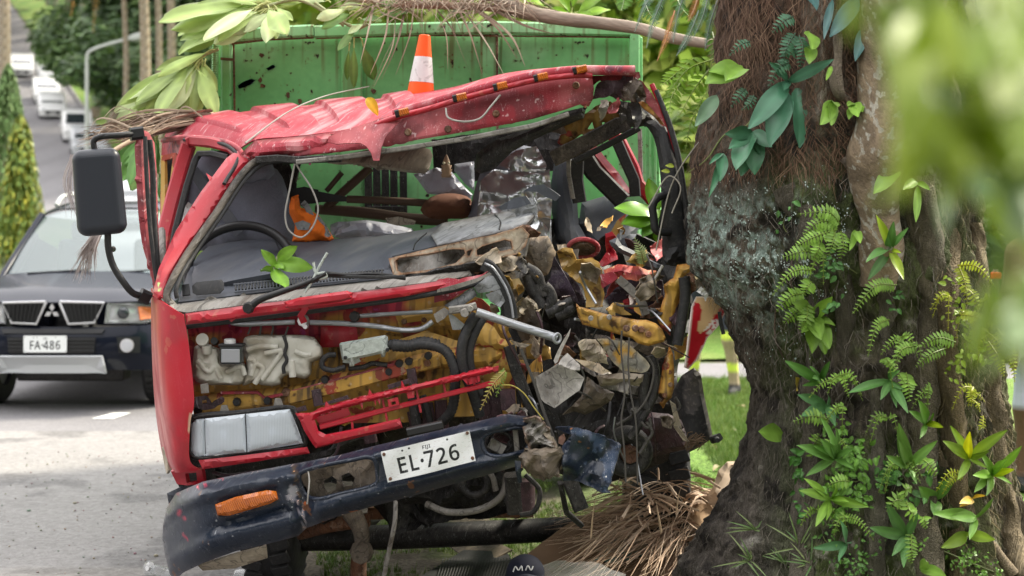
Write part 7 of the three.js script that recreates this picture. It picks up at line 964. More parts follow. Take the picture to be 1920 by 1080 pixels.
{ const t = thing('fern_sprig', 'pale fern sprig caught on the crushed passenger door', 'fern', W(1200,460,6.5)); part('frond', frond(pw([[1208,498,6.5],[1203,475,6.46],[1190,445,6.48]]), 0.035,12, { a: [0.25,0.33,0.12], w: 0.25, lean: 0.8 }), M.leaf, t); }
{ const t = thing('fern_sprig', 'yellowing fern sprig snagged on the broken grille', 'fern', W(940,700,6.0)); part('frond', frond(pw([[948,695,6.0],[925,720,5.98],[900,770,5.98]]), 0.03,12, { a: [0.35,0.3,0.08], w: 0.28, lean: 0.8 }), M.leaf, t); part('frond', frond(pw([[945,690,6.02],[940,712,6.0],[930,745,6.0]]), 0.025,9, { a: [0.2,0.32,0.06], w: 0.3, lean: 0.8 }), M.leaf, t); }
tag(part('leaf', aim(blade(0.085,0.045, { a: [0.6,0.4,0.03], fold: 0.6, droop: 0.3 }), W(688,184,6.75), new V3(0.6,-0.8,0.3), new V3(0,0.5,1)), M.leaf), 'curled yellow leaf lying on the front of the roof', 'leaf');
// log and dead palm fronds
tag(part('log', tube([[930,8,7.55],[1000,26,7.5],[1060,36,7.45],[1130,44,7.4],[1200,54,7.3],[1265,72,7.15],[1340,84,7.0]],0.033, { n: 60, m: 12, scale: (s) => (1.1 - 0.4 * s) * (0.94 + 0.12 * n3(s * 20,1,2)) }), M.wood), 'long pale wooden pole lying along the top of the tray', 'pole');
function strands(n, sd, fn, w = 0.004) { seed(sd); const out = []; for (let i = 0; i < n; i++) { const [pts, c, ww] = fn(i), cv = new THREE.CatmullRomCurve3(pts), P = [], T = [], C = [], m = 9, side = new V3(rr(-1,1), rr(-1,1), rr(-0.3,0.3)).normalize(); for (let j = 0; j <= m; j++) { const s = j / m, p = cv.getPoint(s), f = (ww ?? w) * Math.min(1,1.25 * (1 - s) + 0.12); P.push(p.clone().addScaledVector(side, -f), p.clone().add(new V3(0, f * 0.5, f * 0.5)), p.clone().addScaledVector(side, f)); const v = 0.85 + 0.3 * n3(s * 4, i, 1); for (let q = 0; q < 3; q++) C.push(c[0] * v, c[1] * v, c[2] * v); if (j < m) { const b = j * 3; for (const q of [0,1]) T.push(b + q, b + q + 1, b + q + 4, b + q, b + q + 4, b + q + 3); } } const g = new THREE.BufferGeometry(); g.setAttribute('position', new THREE.Float32BufferAttribute(P.flatMap((p) => [p.x, p.y, p.z]), 3)); g.setAttribute('color', new THREE.Float32BufferAttribute(C.flat(), 3)); g.setIndex(T); g.computeVertexNormals(); out.push(planar(g.toNonIndexed())); } return out; }
const DRY = () => mix3([0.2,0.14,0.1],[0.52,0.42,0.32], R());
{ const t = thing('palm_frond', 'dead palm frond with grey strips drooping over the headboard', 'palm frond', W(850,10,7.55), 'dead palm fronds on the truck');
  part('rib', tint(tube([[640,-6,7.7],[760,8,7.6],[880,12,7.55],[1000,22,7.5]],0.018, {}), [0.3,0.22,0.16]), M.straw, t);
  part('strips', strands(230,71, () => { const x = rr(690,990), y = rr(-20,22), l = rr(-90,90), h = rr(10,50), f = R() < 0.5; return [f ? [W(x, y, 7.62), W(x + l * 0.5, y - rr(0,20), 7.5), W(x + l, y + rr(0,26), 7.45)] : [W(x, y, 7.62), W(x + l * 0.3, y + 8,7.5), W(x + l * 0.7, y + h * 0.6,7.45), W(x + l, y + h, 7.46)], DRY()]; }), M.straw, t).userData.kind = 'stuff';
  const L = [[[780,20],[800,90],[790,180],[745,300]].slice(0,3), [[760,10],[745,80],[715,150]],[[742,30],[735,90],[700,165]],[[775,-10],[770,60],[742,140]],[[800,10],[835,60],[840,130]],[[850,0],[880,60],[905,140]],[[880,10],[930,50],[970,110]],[[870,20],[912,80],[950,150]],[[900,20],[960,70],[985,125]],[[860,0],[905,50],[980,95]],[[820,20],[850,60],[856,110]],[[910,10],[990,50],[1040,64]],[[700,10],[690,60],[675,120]],[[765,20],[720,110],[690,180]],[[840,20],[862,90],[885,145]],[[730,0],[722,70],[694,140]]];
  for (const c of L) part('hanging_strip', strands(1, (c[0][0] * 7) | 0, () => [pw(c.map(([x, y], i) => [x, y, 7.55 - 0.1 * Math.min(1, i) ])), DRY(), rr(0.005,0.008)]), M.straw, t); }
{ const t = thing('palm_frond', 'brown dead palm frond stretching from the cab roof to behind the mirror', 'palm frond', W(260,240,7.0), 'dead palm fronds on the truck');
  part('rib', tint(tube([[400,214,7.4],[330,232,7.2],[250,262,7.0],[200,290,6.9]],0.01), [0.42,0.32,0.22]), M.straw, t);
  part('strips', strands(90,72, () => { const x = rr(300,400), y = 222 + rr(-12,14) - (x - 350) * 0.12, e = rr(140,260); return [[W(x, y, 7.3), W(mix(x, e, 0.5), y + 14 + rr(-14,14), 7.15), W(e, 262 + rr(-26,16), 7.0)], mix3([0.12,0.08,0.06],[0.4,0.3,0.22], R())]; }, 0.006), M.straw, t).userData.kind = 'stuff';
  for (const c of [[[340,228],[280,215],[225,205],[200,230]],[[300,240],[220,200],[190,225]],[[270,250],[185,222],[160,262]],[[380,220],[345,200],[320,235]],[[250,255],[200,235],[170,280]]]) part('hanging_strip', strands(1, (c[0][0] * 3) | 0, () => [pw(c.map(([x, y]) => [x, y, 6.95])), DRY(), 0.005]), M.straw, t); }
{ const t = thing('palm_frond', 'frayed end of a dead palm frond hanging below and behind the mirror', 'palm frond', W(165,440,6.6), 'dead palm fronds on the truck');
  part('strips', strands(70,73, () => { const x = 186 + rr(-8,8), e = rr(-1,1), l = rr(40,100); return [[W(x, 432,6.5), W(x - l * 0.25 + e * 8,432 + l * 0.5,6.47), W(x - l * 0.4 + e * 24,432 + l, 6.45)], mix3([0.2,0.16,0.15],[0.5,0.43,0.4], R())]; }, 0.0035), M.straw, t).userData.kind = 'stuff';
  part('strips', strands(26,74, () => { const x = rr(124,142); return [[W(x + 8,290,6.5), W(x - rr(0,12), 340,6.5), W(x + rr(-6,12), rr(370,415), 6.5)], mix3([0.25,0.2,0.2],[0.5,0.45,0.43], R())]; }, 0.003), M.straw, t).userData.kind = 'stuff'; }
tag(part('dry_stalk', tube([[460,268,6.7],[540,210,6.9],[610,180,7.1],[692,162,7.3]],0.0035, { scale: (s) => 1.2 - 0.7 * s }), M.cord), 'thin dry grass stem lying across the cab roof', 'stem');
// traffic cone behind the cab
{ const b = W(788,186,7.3), t = thing('traffic_cone', 'orange traffic cone with one white band standing behind the cab roof', 'traffic cone', b), h = W(0,66,7.3).y - b.y, r0 = 27 / F * 7.3, r1 = 10.5 / F * 7.3, rAt = (s) => mix(r0, r1, s), seg = (a, c, m, n, q = 0) => { const g = new THREE.LatheGeometry([[rAt(a) + q, a * h],[rAt((a + c) / 2) + q, (a + c) / 2 * h],[rAt(c) + q, c * h]].map((p) => new THREE.Vector2(...p)), 32); g.rotateZ(-0.07); return part(n, planar(g.toNonIndexed()), m, t, true); };
  seg(-0.3,0.26, M.cone, 'cone_body'); seg(0.26,0.66, M.white, 'reflective_band', 0.001); seg(0.66,0.985, M.cone, 'cone_body'); const g = new THREE.TorusGeometry(r1 * 0.8, r1 * 0.22,8,24); g.rotateX(PI / 2); g.rotateZ(-0.07); g.translate(0.07 * h, h * 0.985,0); part('cone_tip', planar(g.toNonIndexed()), M.cone, t, true); const bs = new RoundedBoxGeometry(0.36,0.04,0.36,2,0.015); bs.translate(-0.02 * h, -0.3 * h, 0); part('cone_foot', planar(bs.toNonIndexed()), M.black, t, true); }
// tools and bags behind the seats
const kd = (l, d) => k(520,240,3.375, l, d);
{ const t = thing('rake', 'plastic leaf rake with a wooden handle lying behind the seats', 'rake', W(640,370,7.25)); part('handle', tube([...kd([[440,450],[700,460],[940,475],[1100,490]],7.2)],0.017, { n: 12 }), M.toolWood, t); part('rake_neck', sheet(kd([[230,395],[440,435],[470,450],[440,465],[240,470],[170,440]],7.2), { t: 0.02 }), M.black, t); for (let i = 0; i < 16; i++) part('tine', bar(kd([[260,395 + i * 5],[170,375 + i * 7],[90,390 + i * 5],[80,405 + i * 5]],7.2), 0.006,0.006), M.black, t); }
for (const [c, r, label] of [[[[250,515],[600,545],[900,580],[1060,590]],0.022, 'wooden tool handle lying lowest behind the seats'],[[[240,510],[520,520],[820,560],[1080,575]],0.017, 'thin wooden tool handle just above the lowest one'],[[[310,505],[410,410],[590,250]],0.02, 'dark tool handle leaning up against the headboard'],[[[310,400],[410,282]],0.012, 'short dark stick behind the rake']]) tag(part('tool_handle', tube(kd(c, 7.3), r, { n: 10 }), M.toolWood), label, 'tool handle', 'tool handles behind the seats');
{ const t = thing('safety_vest', 'orange hi-vis vest with grey bands bundled beside the driver seat', 'vest', W(580,415,7.0)); part('cloth', sheet(kd([[88,440],[130,425],[150,500],[200,510],[260,545],[305,600],[352,690],[340,720],[90,720],[112,610],[85,540]],6.9), { t: 0.01, bulge: 0.06, bw: 24, cr: 0.035, cf: 9, L: 7 }), M.orange, t); part('reflective_band', [sheet(kd([[110,600],[160,580],[215,600],[200,640],[130,640]],6.835), { t: 0.004, cr: 0.02 }), bar(kd([[160,470],[190,500],[215,560]],6.84), 0.025,0.006), bar(kd([[250,570],[290,620],[325,690]],6.84), 0.025,0.006)], M.silver, t); part('strap', tube(kd([[140,470],[190,520],[130,570]],6.9), 0.008), M.rubber, t); }
const sack = (label, poly, d, o) => tag(part('sack', sheet(kd(poly, d), { t: 0.01, bulge: 0.08, bw: 26, cr: 0.04, cf: 7, L: 7,...o }), M.sack), label, 'sack', 'sacks behind the seats');
sack('silver woven sack lying in front of the tool handles', [[365,700],[385,645],[450,600],[560,588],[690,600],[850,635],[885,670],[860,720],[500,730]],7.0); sack('flat end of a silver sack beside the vest', [[335,620],[380,600],[460,600],[400,680],[350,690]],7.05); sack('grey sheet draped under the sun visor', [[860,290],[1000,250],[1090,280],[1160,350],[1235,420],[1220,470],[1060,420],[960,410],[910,350]],7.25, { bulge: 0.03 }); sack('blue-grey cloth hanging beside the plastic-wrapped seat', [[1110,235],[1240,220],[1245,400],[1180,350],[1110,280]],7.3, { bulge: 0.03 });
tag(part('cardboard', sheet(kd([[685,565],[760,555],[880,590],[870,612],[760,612],[690,595]],6.92), { cr: 0.02 }), M.visor), 'crumpled piece of brown card on the silver sack', 'card');
tag(part('cushion', sheet(kd([[905,520],[940,460],[1000,425],[1080,413],[1160,420],[1225,450],[1228,560],[1100,575],[960,570]],7.15), { t: 0.05, bulge: 0.12, bw: 28, smooth: 2, L: 9 }), flat('brown_cloth', 0.12,0.05,0.03,0.9)), 'round brown cushion behind the dashboard', 'cushion');
{ const b = W(837,315,6.85), t = thing('pendant', 'small tiered pagoda pendant hanging from the cab roof', 'pendant', b); const pr = []; for (const [y, w] of [[-0.04,0.022],[-0.025,0.026],[-0.025,0.02],[-0.005,0.027],[-0.005,0.02],[0.012,0.026],[0.012,0.016],[0.03,0.016],[0.055,0.004]]) pr.push(new THREE.Vector2(w, y)); const g = new THREE.LatheGeometry([new THREE.Vector2(0,-0.04), ...pr, new THREE.Vector2(0,0.058)],6); part('tiers', planar(g.toNonIndexed()), flat('carved_wood', 0.3,0.2,0.13,0.6), t, true); part('string', tube([new V3(0,0.055,0), new V3(0,0.12,0)],0.002), M.wire, t, true); part('bead', [-0.01,0.01].map((x) => { const s = new THREE.SphereGeometry(0.006,8,6); s.translate(x, 0.02,0.02); return planar(s.toNonIndexed()); }), flat('pale_bead', 0.6,0.55,0.4,0.5), t, true); }
tag(part('cord', tube(kd([[112,215],[80,380],[50,560],[75,650],[150,692],[215,640],[258,520],[225,400],[150,280],[116,222]],6.6), 0.0038, { n: 80 }), M.cord), 'pale looped cord hanging in the windscreen opening', 'cord');
tag(part('peg', sheet(kd([[198,205],[214,205],[212,232],[200,234]],6.7), { t: 0.01 }), flat('pink_plastic', 0.7,0.08,0.3,0.5)), 'tiny pink tag under the roof edge', 'tag');
tag(part('paper', [sheet([[335,400,7.0],[352,380,6.98],[372,400,6.95],[352,430,6.95],[338,440,6.98]], { t: 0.002, cr: 0.03, cf: 12 })], M.white), 'crumpled white paper between the driver seat and door frame', 'paper');
// straw heap, cap, floor mat, bottles, glass under the front of the truck
{ const f = (i) => { const a = rr(0,1), bx = rr(1260,1370), by = rr(950,1020), ex = 1325 - rr(40,310), ey = 925 + rr(0,175) + (1290 - ex) * 0.06, d = 7.25 - (ey - 950) * 0.0042, h = rr(0,0.1); return [[W(bx + rr(-40,20), by, 7.25).add(new V3(0, h, 0)), W(mix(bx, ex, 0.5), mix(by, ey, 0.5) - rr(-24,34), 7.1 + rr(-0.1,0.1)).add(new V3(0, h, 0)), W(ex, ey, d)], mix3([0.3,0.19,0.12],[0.72,0.57,0.43], R() * (0.5 + 0.5 * a)), rr(0.003,0.0075)]; };
  tag(part('straw', strands(640,81, (i) => { const q = f(i); if (i % 3 === 0) { const c = q[0][1].clone(), a = rr(-3.1,3.1), l = rr(0.06,0.2), h = rr(0,0.05); q[0] = [c.clone().add(new V3(-l * Math.cos(a), h, -l * 0.6 * Math.sin(a))), c.clone().add(new V3(rr(-0.02,0.02), h + 0.04,0)), c.clone().add(new V3(l * Math.cos(a), h - 0.02, l * 0.6 * Math.sin(a)))]; } return q; }), M.straw), 'heap of dry palm straw on the ground between truck and tree', 'straw', null, 'stuff'); 
  const base = sheet([[1040,1000,7.15],[1110,960,7.35],[1200,950,7.4],[1330,960,7.4],[1330,1040,7.2],[1260,1110,6.9],[1000,1110,6.9],[960,1060,7.0]], { t: 0.02, cr: 0.05, cf: 5, bulge: 0.03, bw: 40, L: 14 }); tag(part('straw_mat', base, flat('matted_straw', 0.16,0.1,0.06,0.95)), 'matted brown lower layer of the dry straw heap', 'straw');
  for (const [c, l] of [[[[1268,965,6.9],[1272,930,6.9],[1280,905,6.9]], 'single dry stalk standing up from the straw in front of the tyre'],[[[1108,1010,6.7],[1112,960,6.7],[1118,925,6.7]], 'single dry stalk standing at the left of the straw heap'],[[[1240,1000,6.85],[1234,965,6.85],[1230,940,6.85]], 'short dry stalk leaning left out of the straw heap']]) tag(part('stalk', strands(1,5, () => [pw(c), [0.55,0.4,0.26],0.007]), M.straw), l, 'stalk'); }
tag(part('palm_sheath', sheet([[1292,948,7.2],[1330,915,7.2],[1345,880,7.2],[1362,866,7.2],[1392,864,7.25],[1400,900,7.3],[1370,960,7.2],[1320,972,7.1],[1290,965,7.1]], { t: 0.006, cr: 0.06, cf: 4, L: 10, bulge: 0.05 }), flat('dry_palm_sheath', 0.46,0.35,0.25,0.75)), 'large pale dry palm sheath propped against the left foot of the tree', 'palm sheath');
tag(part('palm_sheath', sheet([[1285,965,7.1],[1300,940,7.1],[1330,945,7.05],[1345,965,7.0],[1310,985,6.95]], { t: 0.006, cr: 0.05, cf: 6, L: 8 }), flat('brown_palm_sheath', 0.28,0.18,0.1,0.8)), 'small curled brown palm sheath below the large pale one', 'palm sheath');
{ const b = W(985,1074,6.55), t = thing('cap', 'dark navy cap with a small white logo lying under the bumper', 'cap', b); const g = new THREE.SphereGeometry(0.078,24,14,0,2 * PI, 0, PI * 0.52); g.scale(1,0.95,1.1); part('crown_panel', planar(g.toNonIndexed()), flat('navy_cloth', 0.012,0.014,0.028,0.85), t, true); part('peak', loft([[[-0.08,-0.005,0.03],[0,0.02,0.06],[0.08,-0.005,0.03]],[[-0.07,-0.02,0.12],[0,0.0,0.16],[0.07,-0.02,0.12]]],10,6, { map: (x, y, z) => new V3(x, y, z), t: 0.004 }), flat('navy_peak', 0.012,0.014,0.028,0.8), t, true); part('logo', [[[-0.05,0.022,0.083],[-0.04,0.042,0.079],[-0.028,0.03,0.088],[-0.016,0.045,0.083],[-0.012,0.028,0.09]],[[0,0.03,0.091],[0.01,0.046,0.082],[0.022,0.03,0.088],[0.03,0.044,0.08]]].map((c) => tube(c.map((p) => new V3(...p)), 0.0028, { n: 24, m: 5 })), M.white, t, true); }
{ const t = thing('floor_mat', 'ribbed black floor mat lying on the ground under the truck', 'mat', W(870,1065,7.1)); part('mat_sheet', sheet([[790,1080,6.95],[870,1030,7.4],[950,1035,7.4],[985,1085,6.95],[960,1130,6.6],[780,1130,6.6]].map((p) => p), { t: 0.006, cr: 0.006, L: 12 }), M.rubber, t); for (let i = 0; i < 26; i++) { const x = 812 + i * 5.4; part('rib', bar([[x + 20,1046,7.23],[x + 5,1090,6.86]],0.004,0.003), M.rubber, t); } }
tag(part('floor_panel', sheet([[820,1010,7.6],[900,1000,7.7],[960,1030,7.4],[930,1045,7.3],[860,1035,7.4]], { t: 0.006, cr: 0.02 }), M.brown), 'dirty flat panel lying behind the floor mat', 'panel');
tag(part('stump', tube([new V3(W(672,1050,6.85).x, -0.02,-6.85), new V3(W(672,1050,6.85).x, 0.12,-6.85), new V3(W(675,1050,6.85).x, 0.2,-6.85)],0.035, { m: 9, scale: (s) => 1.1 - 0.2 * s }), M.rust), 'short rusty post standing on the soil under the bumper', 'post');
{ const bottle = (label, x, y, d, a, tilt, s) => { const t = thing('plastic_bottle', label, 'bottle', new V3(W(x, y, d).x, 0.035 * s, -1.6 * F / (y - HY)), 'clear bottles on the ground'); const g = new THREE.LatheGeometry([[0,0],[0.03,0],[0.033,0.01],[0.033,0.07],[0.03,0.08],[0.033,0.09],[0.033,0.14],[0.02,0.18],[0.012,0.195],[0.012,0.215]].map((p) => new THREE.Vector2(p[0] * s, p[1] * s)), 24); const c = new THREE.CylinderGeometry(0.014 * s, 0.014 * s, 0.018 * s, 14); c.translate(0,0.22 * s, 0); for (const q of [g, c]) { q.rotateX(tilt); q.rotateY(a); } part('bottle_body', planar(g.toNonIndexed()), M.film, t, true); part('bottle_cap', planar(c.toNonIndexed()), M.white, t, true); };
  bottle('clear bottle at the bottom edge left of the bumper end', 252,1080,6.95,0.3,1.25,0.8); bottle('second clear bottle close to the bumper end, partly out of view', 294,1086,6.9,-0.4,1.25,0.75); bottle('clear bottle lying under the left end of the bumper', 425,1088,6.9,1.3,1.5,0.7); bottle('clear bottle lying beside the left front tyre', 450,1096,6.9,0.9,1.45,0.7); }
tag(part('plastic_sheet', sheet([[1000,1100,6.5],[1020,1060,6.7],[1060,1048,6.8],[1130,1056,6.75],[1170,1075,6.6],[1160,1110,6.4]], { t: 0, cr: 0.05, cf: 9, L: 7 }), M.film), 'crumpled clear plastic sheet under the straw at the bottom edge', 'plastic sheet');
tag(part('bag', sheet([[1085,1050,7.1],[1110,1005,7.2],[1190,1000,7.2],[1225,1030,7.1],[1150,1055,7.0]], { t: 0.003, cr: 0.05, cf: 8, L: 8 }), flat('teal_plastic', 0.05,0.16,0.15,0.45)), 'dark teal plastic bag half under the straw', 'bag');
// ------------------------------------------------ black four-wheel-drive on the road
{
  const O = new V3(-3.72,0,-13.2), t = thing('suv', 'dark blue four-wheel-drive with a chrome-edged grille facing the camera on the road', 'car', O); const id = (x, y, z) => new V3(x, y, z), far = new V3(1,1.4,20), L = (rows, nu, nv, o = {}) => loft(rows, nu, nv, { map: id, toward: far, t: 0.012, crease: 0.9,...o }), P = (n, g, m, parent = t) => part(n, g, m, parent, true), B = (w, h, d, x, y, z, r = 0.02) => box(w, h, d, x, y, z, r), S = (poly, o = {}) => sheet(poly.map((p) => [p[0] * 100, p[1] * 100, p[2]]), { map: (x, y, z) => id(x / 100, y / 100, z), L: 8, t: 0.015,...o });
  const mz = (l) => [...l.map((p) => [-p[0], p[1], p[2]]), ...l.slice().reverse().filter((p) => p[0] > 0)];
  const row = (l) => { const a = l.filter((p) => p[0] > 0).reverse().map((p) => [-p[0], p[1], p[2]]); return [...a, ...l]; };
  P('bonnet', L([row([[0,0.9,0.02],[0.45,0.9,-0.01],[0.72,0.9,-0.08],[0.86,0.84,-0.2]]), row([[0,0.985,-0.25],[0.45,0.985,-0.27],[0.74,0.96,-0.32],[0.88,0.88,-0.4]]), row([[0,1.06,-0.65],[0.45,1.05,-0.66],[0.76,1.02,-0.7],[0.89,0.93,-0.75]]), row([[0,1.12,-1.02],[0.45,1.11,-1.0],[0.76,1.07,-0.98],[0.89,0.97,-1.0]])],40,20), M.carPaint);
  const body = P('body', [L([row([[0,0.7,0.03],[0.4,0.7,0.02],[0.74,0.71,-0.08],[0.87,0.72,-0.3]]), row([[0,0.6,0.07],[0.4,0.6,0.06],[0.76,0.61,-0.06],[0.89,0.62,-0.3]]), row([[0,0.46,0.08],[0.4,0.46,0.06],[0.77,0.47,-0.06],[0.89,0.48,-0.3]]), row([[0,0.36,0.02],[0.4,0.35,0.0],[0.75,0.34,-0.1],[0.87,0.34,-0.32]])],40,18), ...[-1,1].map((s) => L([[[s * 0.86,0.86,-0.22],[s * 0.89,0.95,-1.0],[s * 0.88,1.0,-2.2],[s * 0.87,1.0,-4.3]],[[s * 0.88,0.72,-0.3],[s * 0.91,0.75,-1.0],[s * 0.9,0.75,-2.2],[s * 0.89,0.75,-4.35]],[[s * 0.88,0.62,-0.34],[s * 0.9,0.4,-1.15],[s * 0.89,0.36,-2.2],[s * 0.87,0.36,-4.3]]],30,10)), S([[-0.87,0.36,-4.4],[0.87,0.36,-4.4],[0.87,1.02,-4.42],[-0.87,1.02,-4.42]])], M.carPaint);
  P('roof', L([row([[0,1.66,-1.75],[0.45,1.65,-1.76],[0.6,1.6,-1.78]]), row([[0,1.73,-2.4],[0.5,1.72,-2.4],[0.64,1.66,-2.4]]), row([[0,1.7,-4.3],[0.5,1.69,-4.3],[0.62,1.63,-4.3]])],20,14), M.carPaint);
  P('windshield', L([row([[0,1.1,-0.98],[0.42,1.1,-1.0],[0.72,1.07,-1.06]]), row([[0,1.4,-1.38],[0.42,1.39,-1.39],[0.66,1.36,-1.44]]), row([[0,1.655,-1.74],[0.42,1.645,-1.75],[0.59,1.6,-1.78]])],20,12, { t: 0 }), M.glass);
  for (const s of [-1,1]) { P('windscreen_pillar', tube([id(s * 0.76,1.05,-1.02), id(s * 0.7,1.33,-1.42), id(s * 0.62,1.61,-1.78)],0.032), M.carPaint); P('side_window', S([[s * 0.78,1.04,-1.15],[s * 0.65,1.6,-1.85],[s * 0.65,1.6,-4.2],[s * 0.82,1.0,-4.3]].map((p) => p), { t: 0.004, map: (x, y, z) => id(x / 100, y / 100, z) }), M.darkGlass);
    const mi = P('side_mirror', L([[[s * 0.9,1.12,-0.95],[s * 1.0,1.14,-0.92],[s * 1.1,1.12,-0.95]],[[s * 0.9,1.03,-0.9],[s * 1.0,1.03,-0.85],[s * 1.12,1.04,-0.9]],[[s * 0.91,0.95,-0.95],[s * 1.0,0.94,-0.92],[s * 1.1,0.96,-0.95]]],12,10, { t: 0.06 }), M.chrome);
    P('roof_rail', tube([id(s * 0.52,1.7,-1.9), id(s * 0.52,1.78,-2.1), id(s * 0.52,1.78,-3.9), id(s * 0.52,1.71,-4.1)],0.02), M.lampMetal);
    const h = P('headlight', S([[s * 0.42,0.9,-0.02],[s * 0.6,0.895,-0.05],[s * 0.8,0.87,-0.18],[s * 0.84,0.74,-0.22],[s * 0.7,0.72,-0.08],[s * 0.4,0.725,-0.01]], { t: 0.02, bulge: 0.02, bw: 4, L: 3 }), M.film); P('reflector', S([[s * 0.44,0.88,-0.06],[s * 0.78,0.85,-0.2],[s * 0.81,0.755,-0.22],[s * 0.43,0.74,-0.05]], { t: 0.004, bulge: -0.04, bw: 8, L: 4 }), M.chrome, h); const bl = new THREE.SphereGeometry(0.05,16,10); bl.scale(1,1,0.5); bl.translate(s * 0.55,0.81,-0.03); P('bulb', planar(bl.toNonIndexed()), M.darkGlass, h); P('turn_signal', S([[s * 0.66,0.86,-0.06],[s * 0.78,0.85,-0.14],[s * 0.8,0.76,-0.17],[s * 0.68,0.75,-0.05]], { t: 0.01, bulge: 0.015, bw: 4, L: 3 }), M.amber, h);
    P('fog_light_opening', S([[s * 0.52,0.62,0.07],[s * 0.7,0.62,0.02],[s * 0.7,0.49,0.03],[s * 0.54,0.49,0.075]], { t: 0.01 }), M.black); const f = new THREE.CylinderGeometry(0.055,0.05,0.04,24); f.rotateX(PI / 2); f.translate(s * 0.61,0.555,0.085); const fo = P('fog_light', planar(f.toNonIndexed()), M.chrome); const fl = new THREE.SphereGeometry(0.045,18,8); fl.scale(1,1,0.3); fl.translate(s * 0.61,0.555,0.107); P('lens', planar(fl.toNonIndexed()), M.lens, fo);
    const g = P('grille', S([[s * 0.115,0.735,0.045],[s * 0.33,0.745,0.035],[s * 0.4,0.89,0.02],[s * 0.06,0.9,0.045]], { t: 0.006 }), M.black); P('chrome_edge', bar([id(s * 0.06,0.905,0.06), id(s * 0.41,0.895,0.035), id(s * 0.335,0.735,0.055), id(s * 0.13,0.725,0.065), id(s * 0.055,0.9,0.062)],0.02,0.02), M.chrome, g); for (let i = 0; i < 8; i++) P('slat', bar([id(s * (0.1 + i * 0.036), 0.89,0.056), id(s * (0.14 + i * 0.03), 0.745,0.056)],0.009,0.012), M.black, g);
    for (const z of [-0.72,-3.4]) { const w = new THREE.Group(); w.name = numbered('wheel'); w.position.set(s * 0.74,0.37, z); t.add(w); const q = new THREE.LatheGeometry([[0.22,-0.12],[0.34,-0.125],[0.37,-0.09],[0.37,0.09],[0.34,0.125],[0.22,0.12]].map((p) => new THREE.Vector2(...p)), 36); q.rotateZ(PI / 2); part('tyre', planar(q.toNonIndexed()), M.rubber, w, true); const r2 = new THREE.CylinderGeometry(0.22,0.22,0.16,24); r2.rotateZ(PI / 2); part('rim', planar(r2.toNonIndexed()), M.silverPaint, w, true); const tr = []; for (let i = 0; i < 36; i++) { const b = new THREE.BoxGeometry(0.17,0.012,0.035); b.translate(0,0.374,0); b.rotateX(i / 36 * 2 * PI); tr.push(planar(b.toNonIndexed())); } part('tread', tr, M.rubber, w, true); } }
  P('emblem', [0,1,2].map((i) => { const a = PI / 2 + i * 2 * PI / 3, c = [Math.cos(a), Math.sin(a)], n = [-c[1], c[0]], q = (u, v) => [(c[0] * u + n[0] * v) * 100,82.5 + (c[1] * u + n[1] * v) * 100,0.075]; return sheet([q(0.004,0), q(0.034,0.02), q(0.066,0), q(0.034,-0.02)], { map: (x, y, z) => id(x / 100, y / 100, z), L: 4, t: 0.01 }); }), M.chrome);
  P('lower_grille', [S([[-0.36,0.62,0.085],[0.36,0.62,0.085],[0.34,0.49,0.09],[-0.34,0.49,0.09]], { t: 0.01 })], M.black); P('intake', S([[-0.42,0.685,0.05],[0.42,0.685,0.05],[0.4,0.65,0.065],[-0.4,0.65,0.065]], { t: 0.01 }), M.black); for (const y of [0.51,0.54,0.57,0.6]) P('slat', bar([id(-0.35, y, 0.098), id(0.35, y, 0.098)],0.012,0.014), M.black);
  P('skid_plate', S([[-0.42,0.475,0.12],[0.42,0.475,0.12],[0.44,0.4,0.12],[0.44,0.33,0.07],[-0.44,0.33,0.07],[-0.44,0.4,0.12]], { t: 0.015, bulge: 0.02, bw: 4 }), M.silverPaint);
  const pl = part('number_plate', plateGeo([id(-0.22,0.635,0.115), id(0.13,0.635,0.115), id(0.13,0.5,0.118), id(-0.22,0.5,0.118)],4), plateMat('car_plate_print', 'FA\u00b7486'), t, true); tag(pl, 'white number plate reading FA 486');
  P('wiper', [bar([id(-0.5,1.1,-0.93), id(0.0,1.13,-1.0), id(0.02,1.16,-1.05)],0.015,0.015), bar([id(0.1,1.09,-0.93), id(0.6,1.13,-1.05)],0.015,0.015)], M.black); P('underbody', [B(1.5,0.14,3.6,0,0.36,-2.4), B(0.9,0.12,0.3,0,0.27,-0.6), tube([id(-0.7,0.34,-3.4), id(0.7,0.34,-3.4)],0.06)], M.dark);
  P('seat', [-0.36,0.36].flatMap((x) => [B(0.5,0.6,0.14, x, 1.08,-2.3,0.06), B(0.26,0.18,0.1, x, 1.46,-2.32,0.04)]), M.dash); P('dashboard', B(1.35,0.2,0.4,0,0.96,-1.25,0.06), M.dash); P('paper', S([[0.47,1.12,-1.1],[0.72,1.17,-1.2],[0.74,1.12,-1.1],[0.5,1.07,-1.05]], { t: 0.002 }), M.white);
}
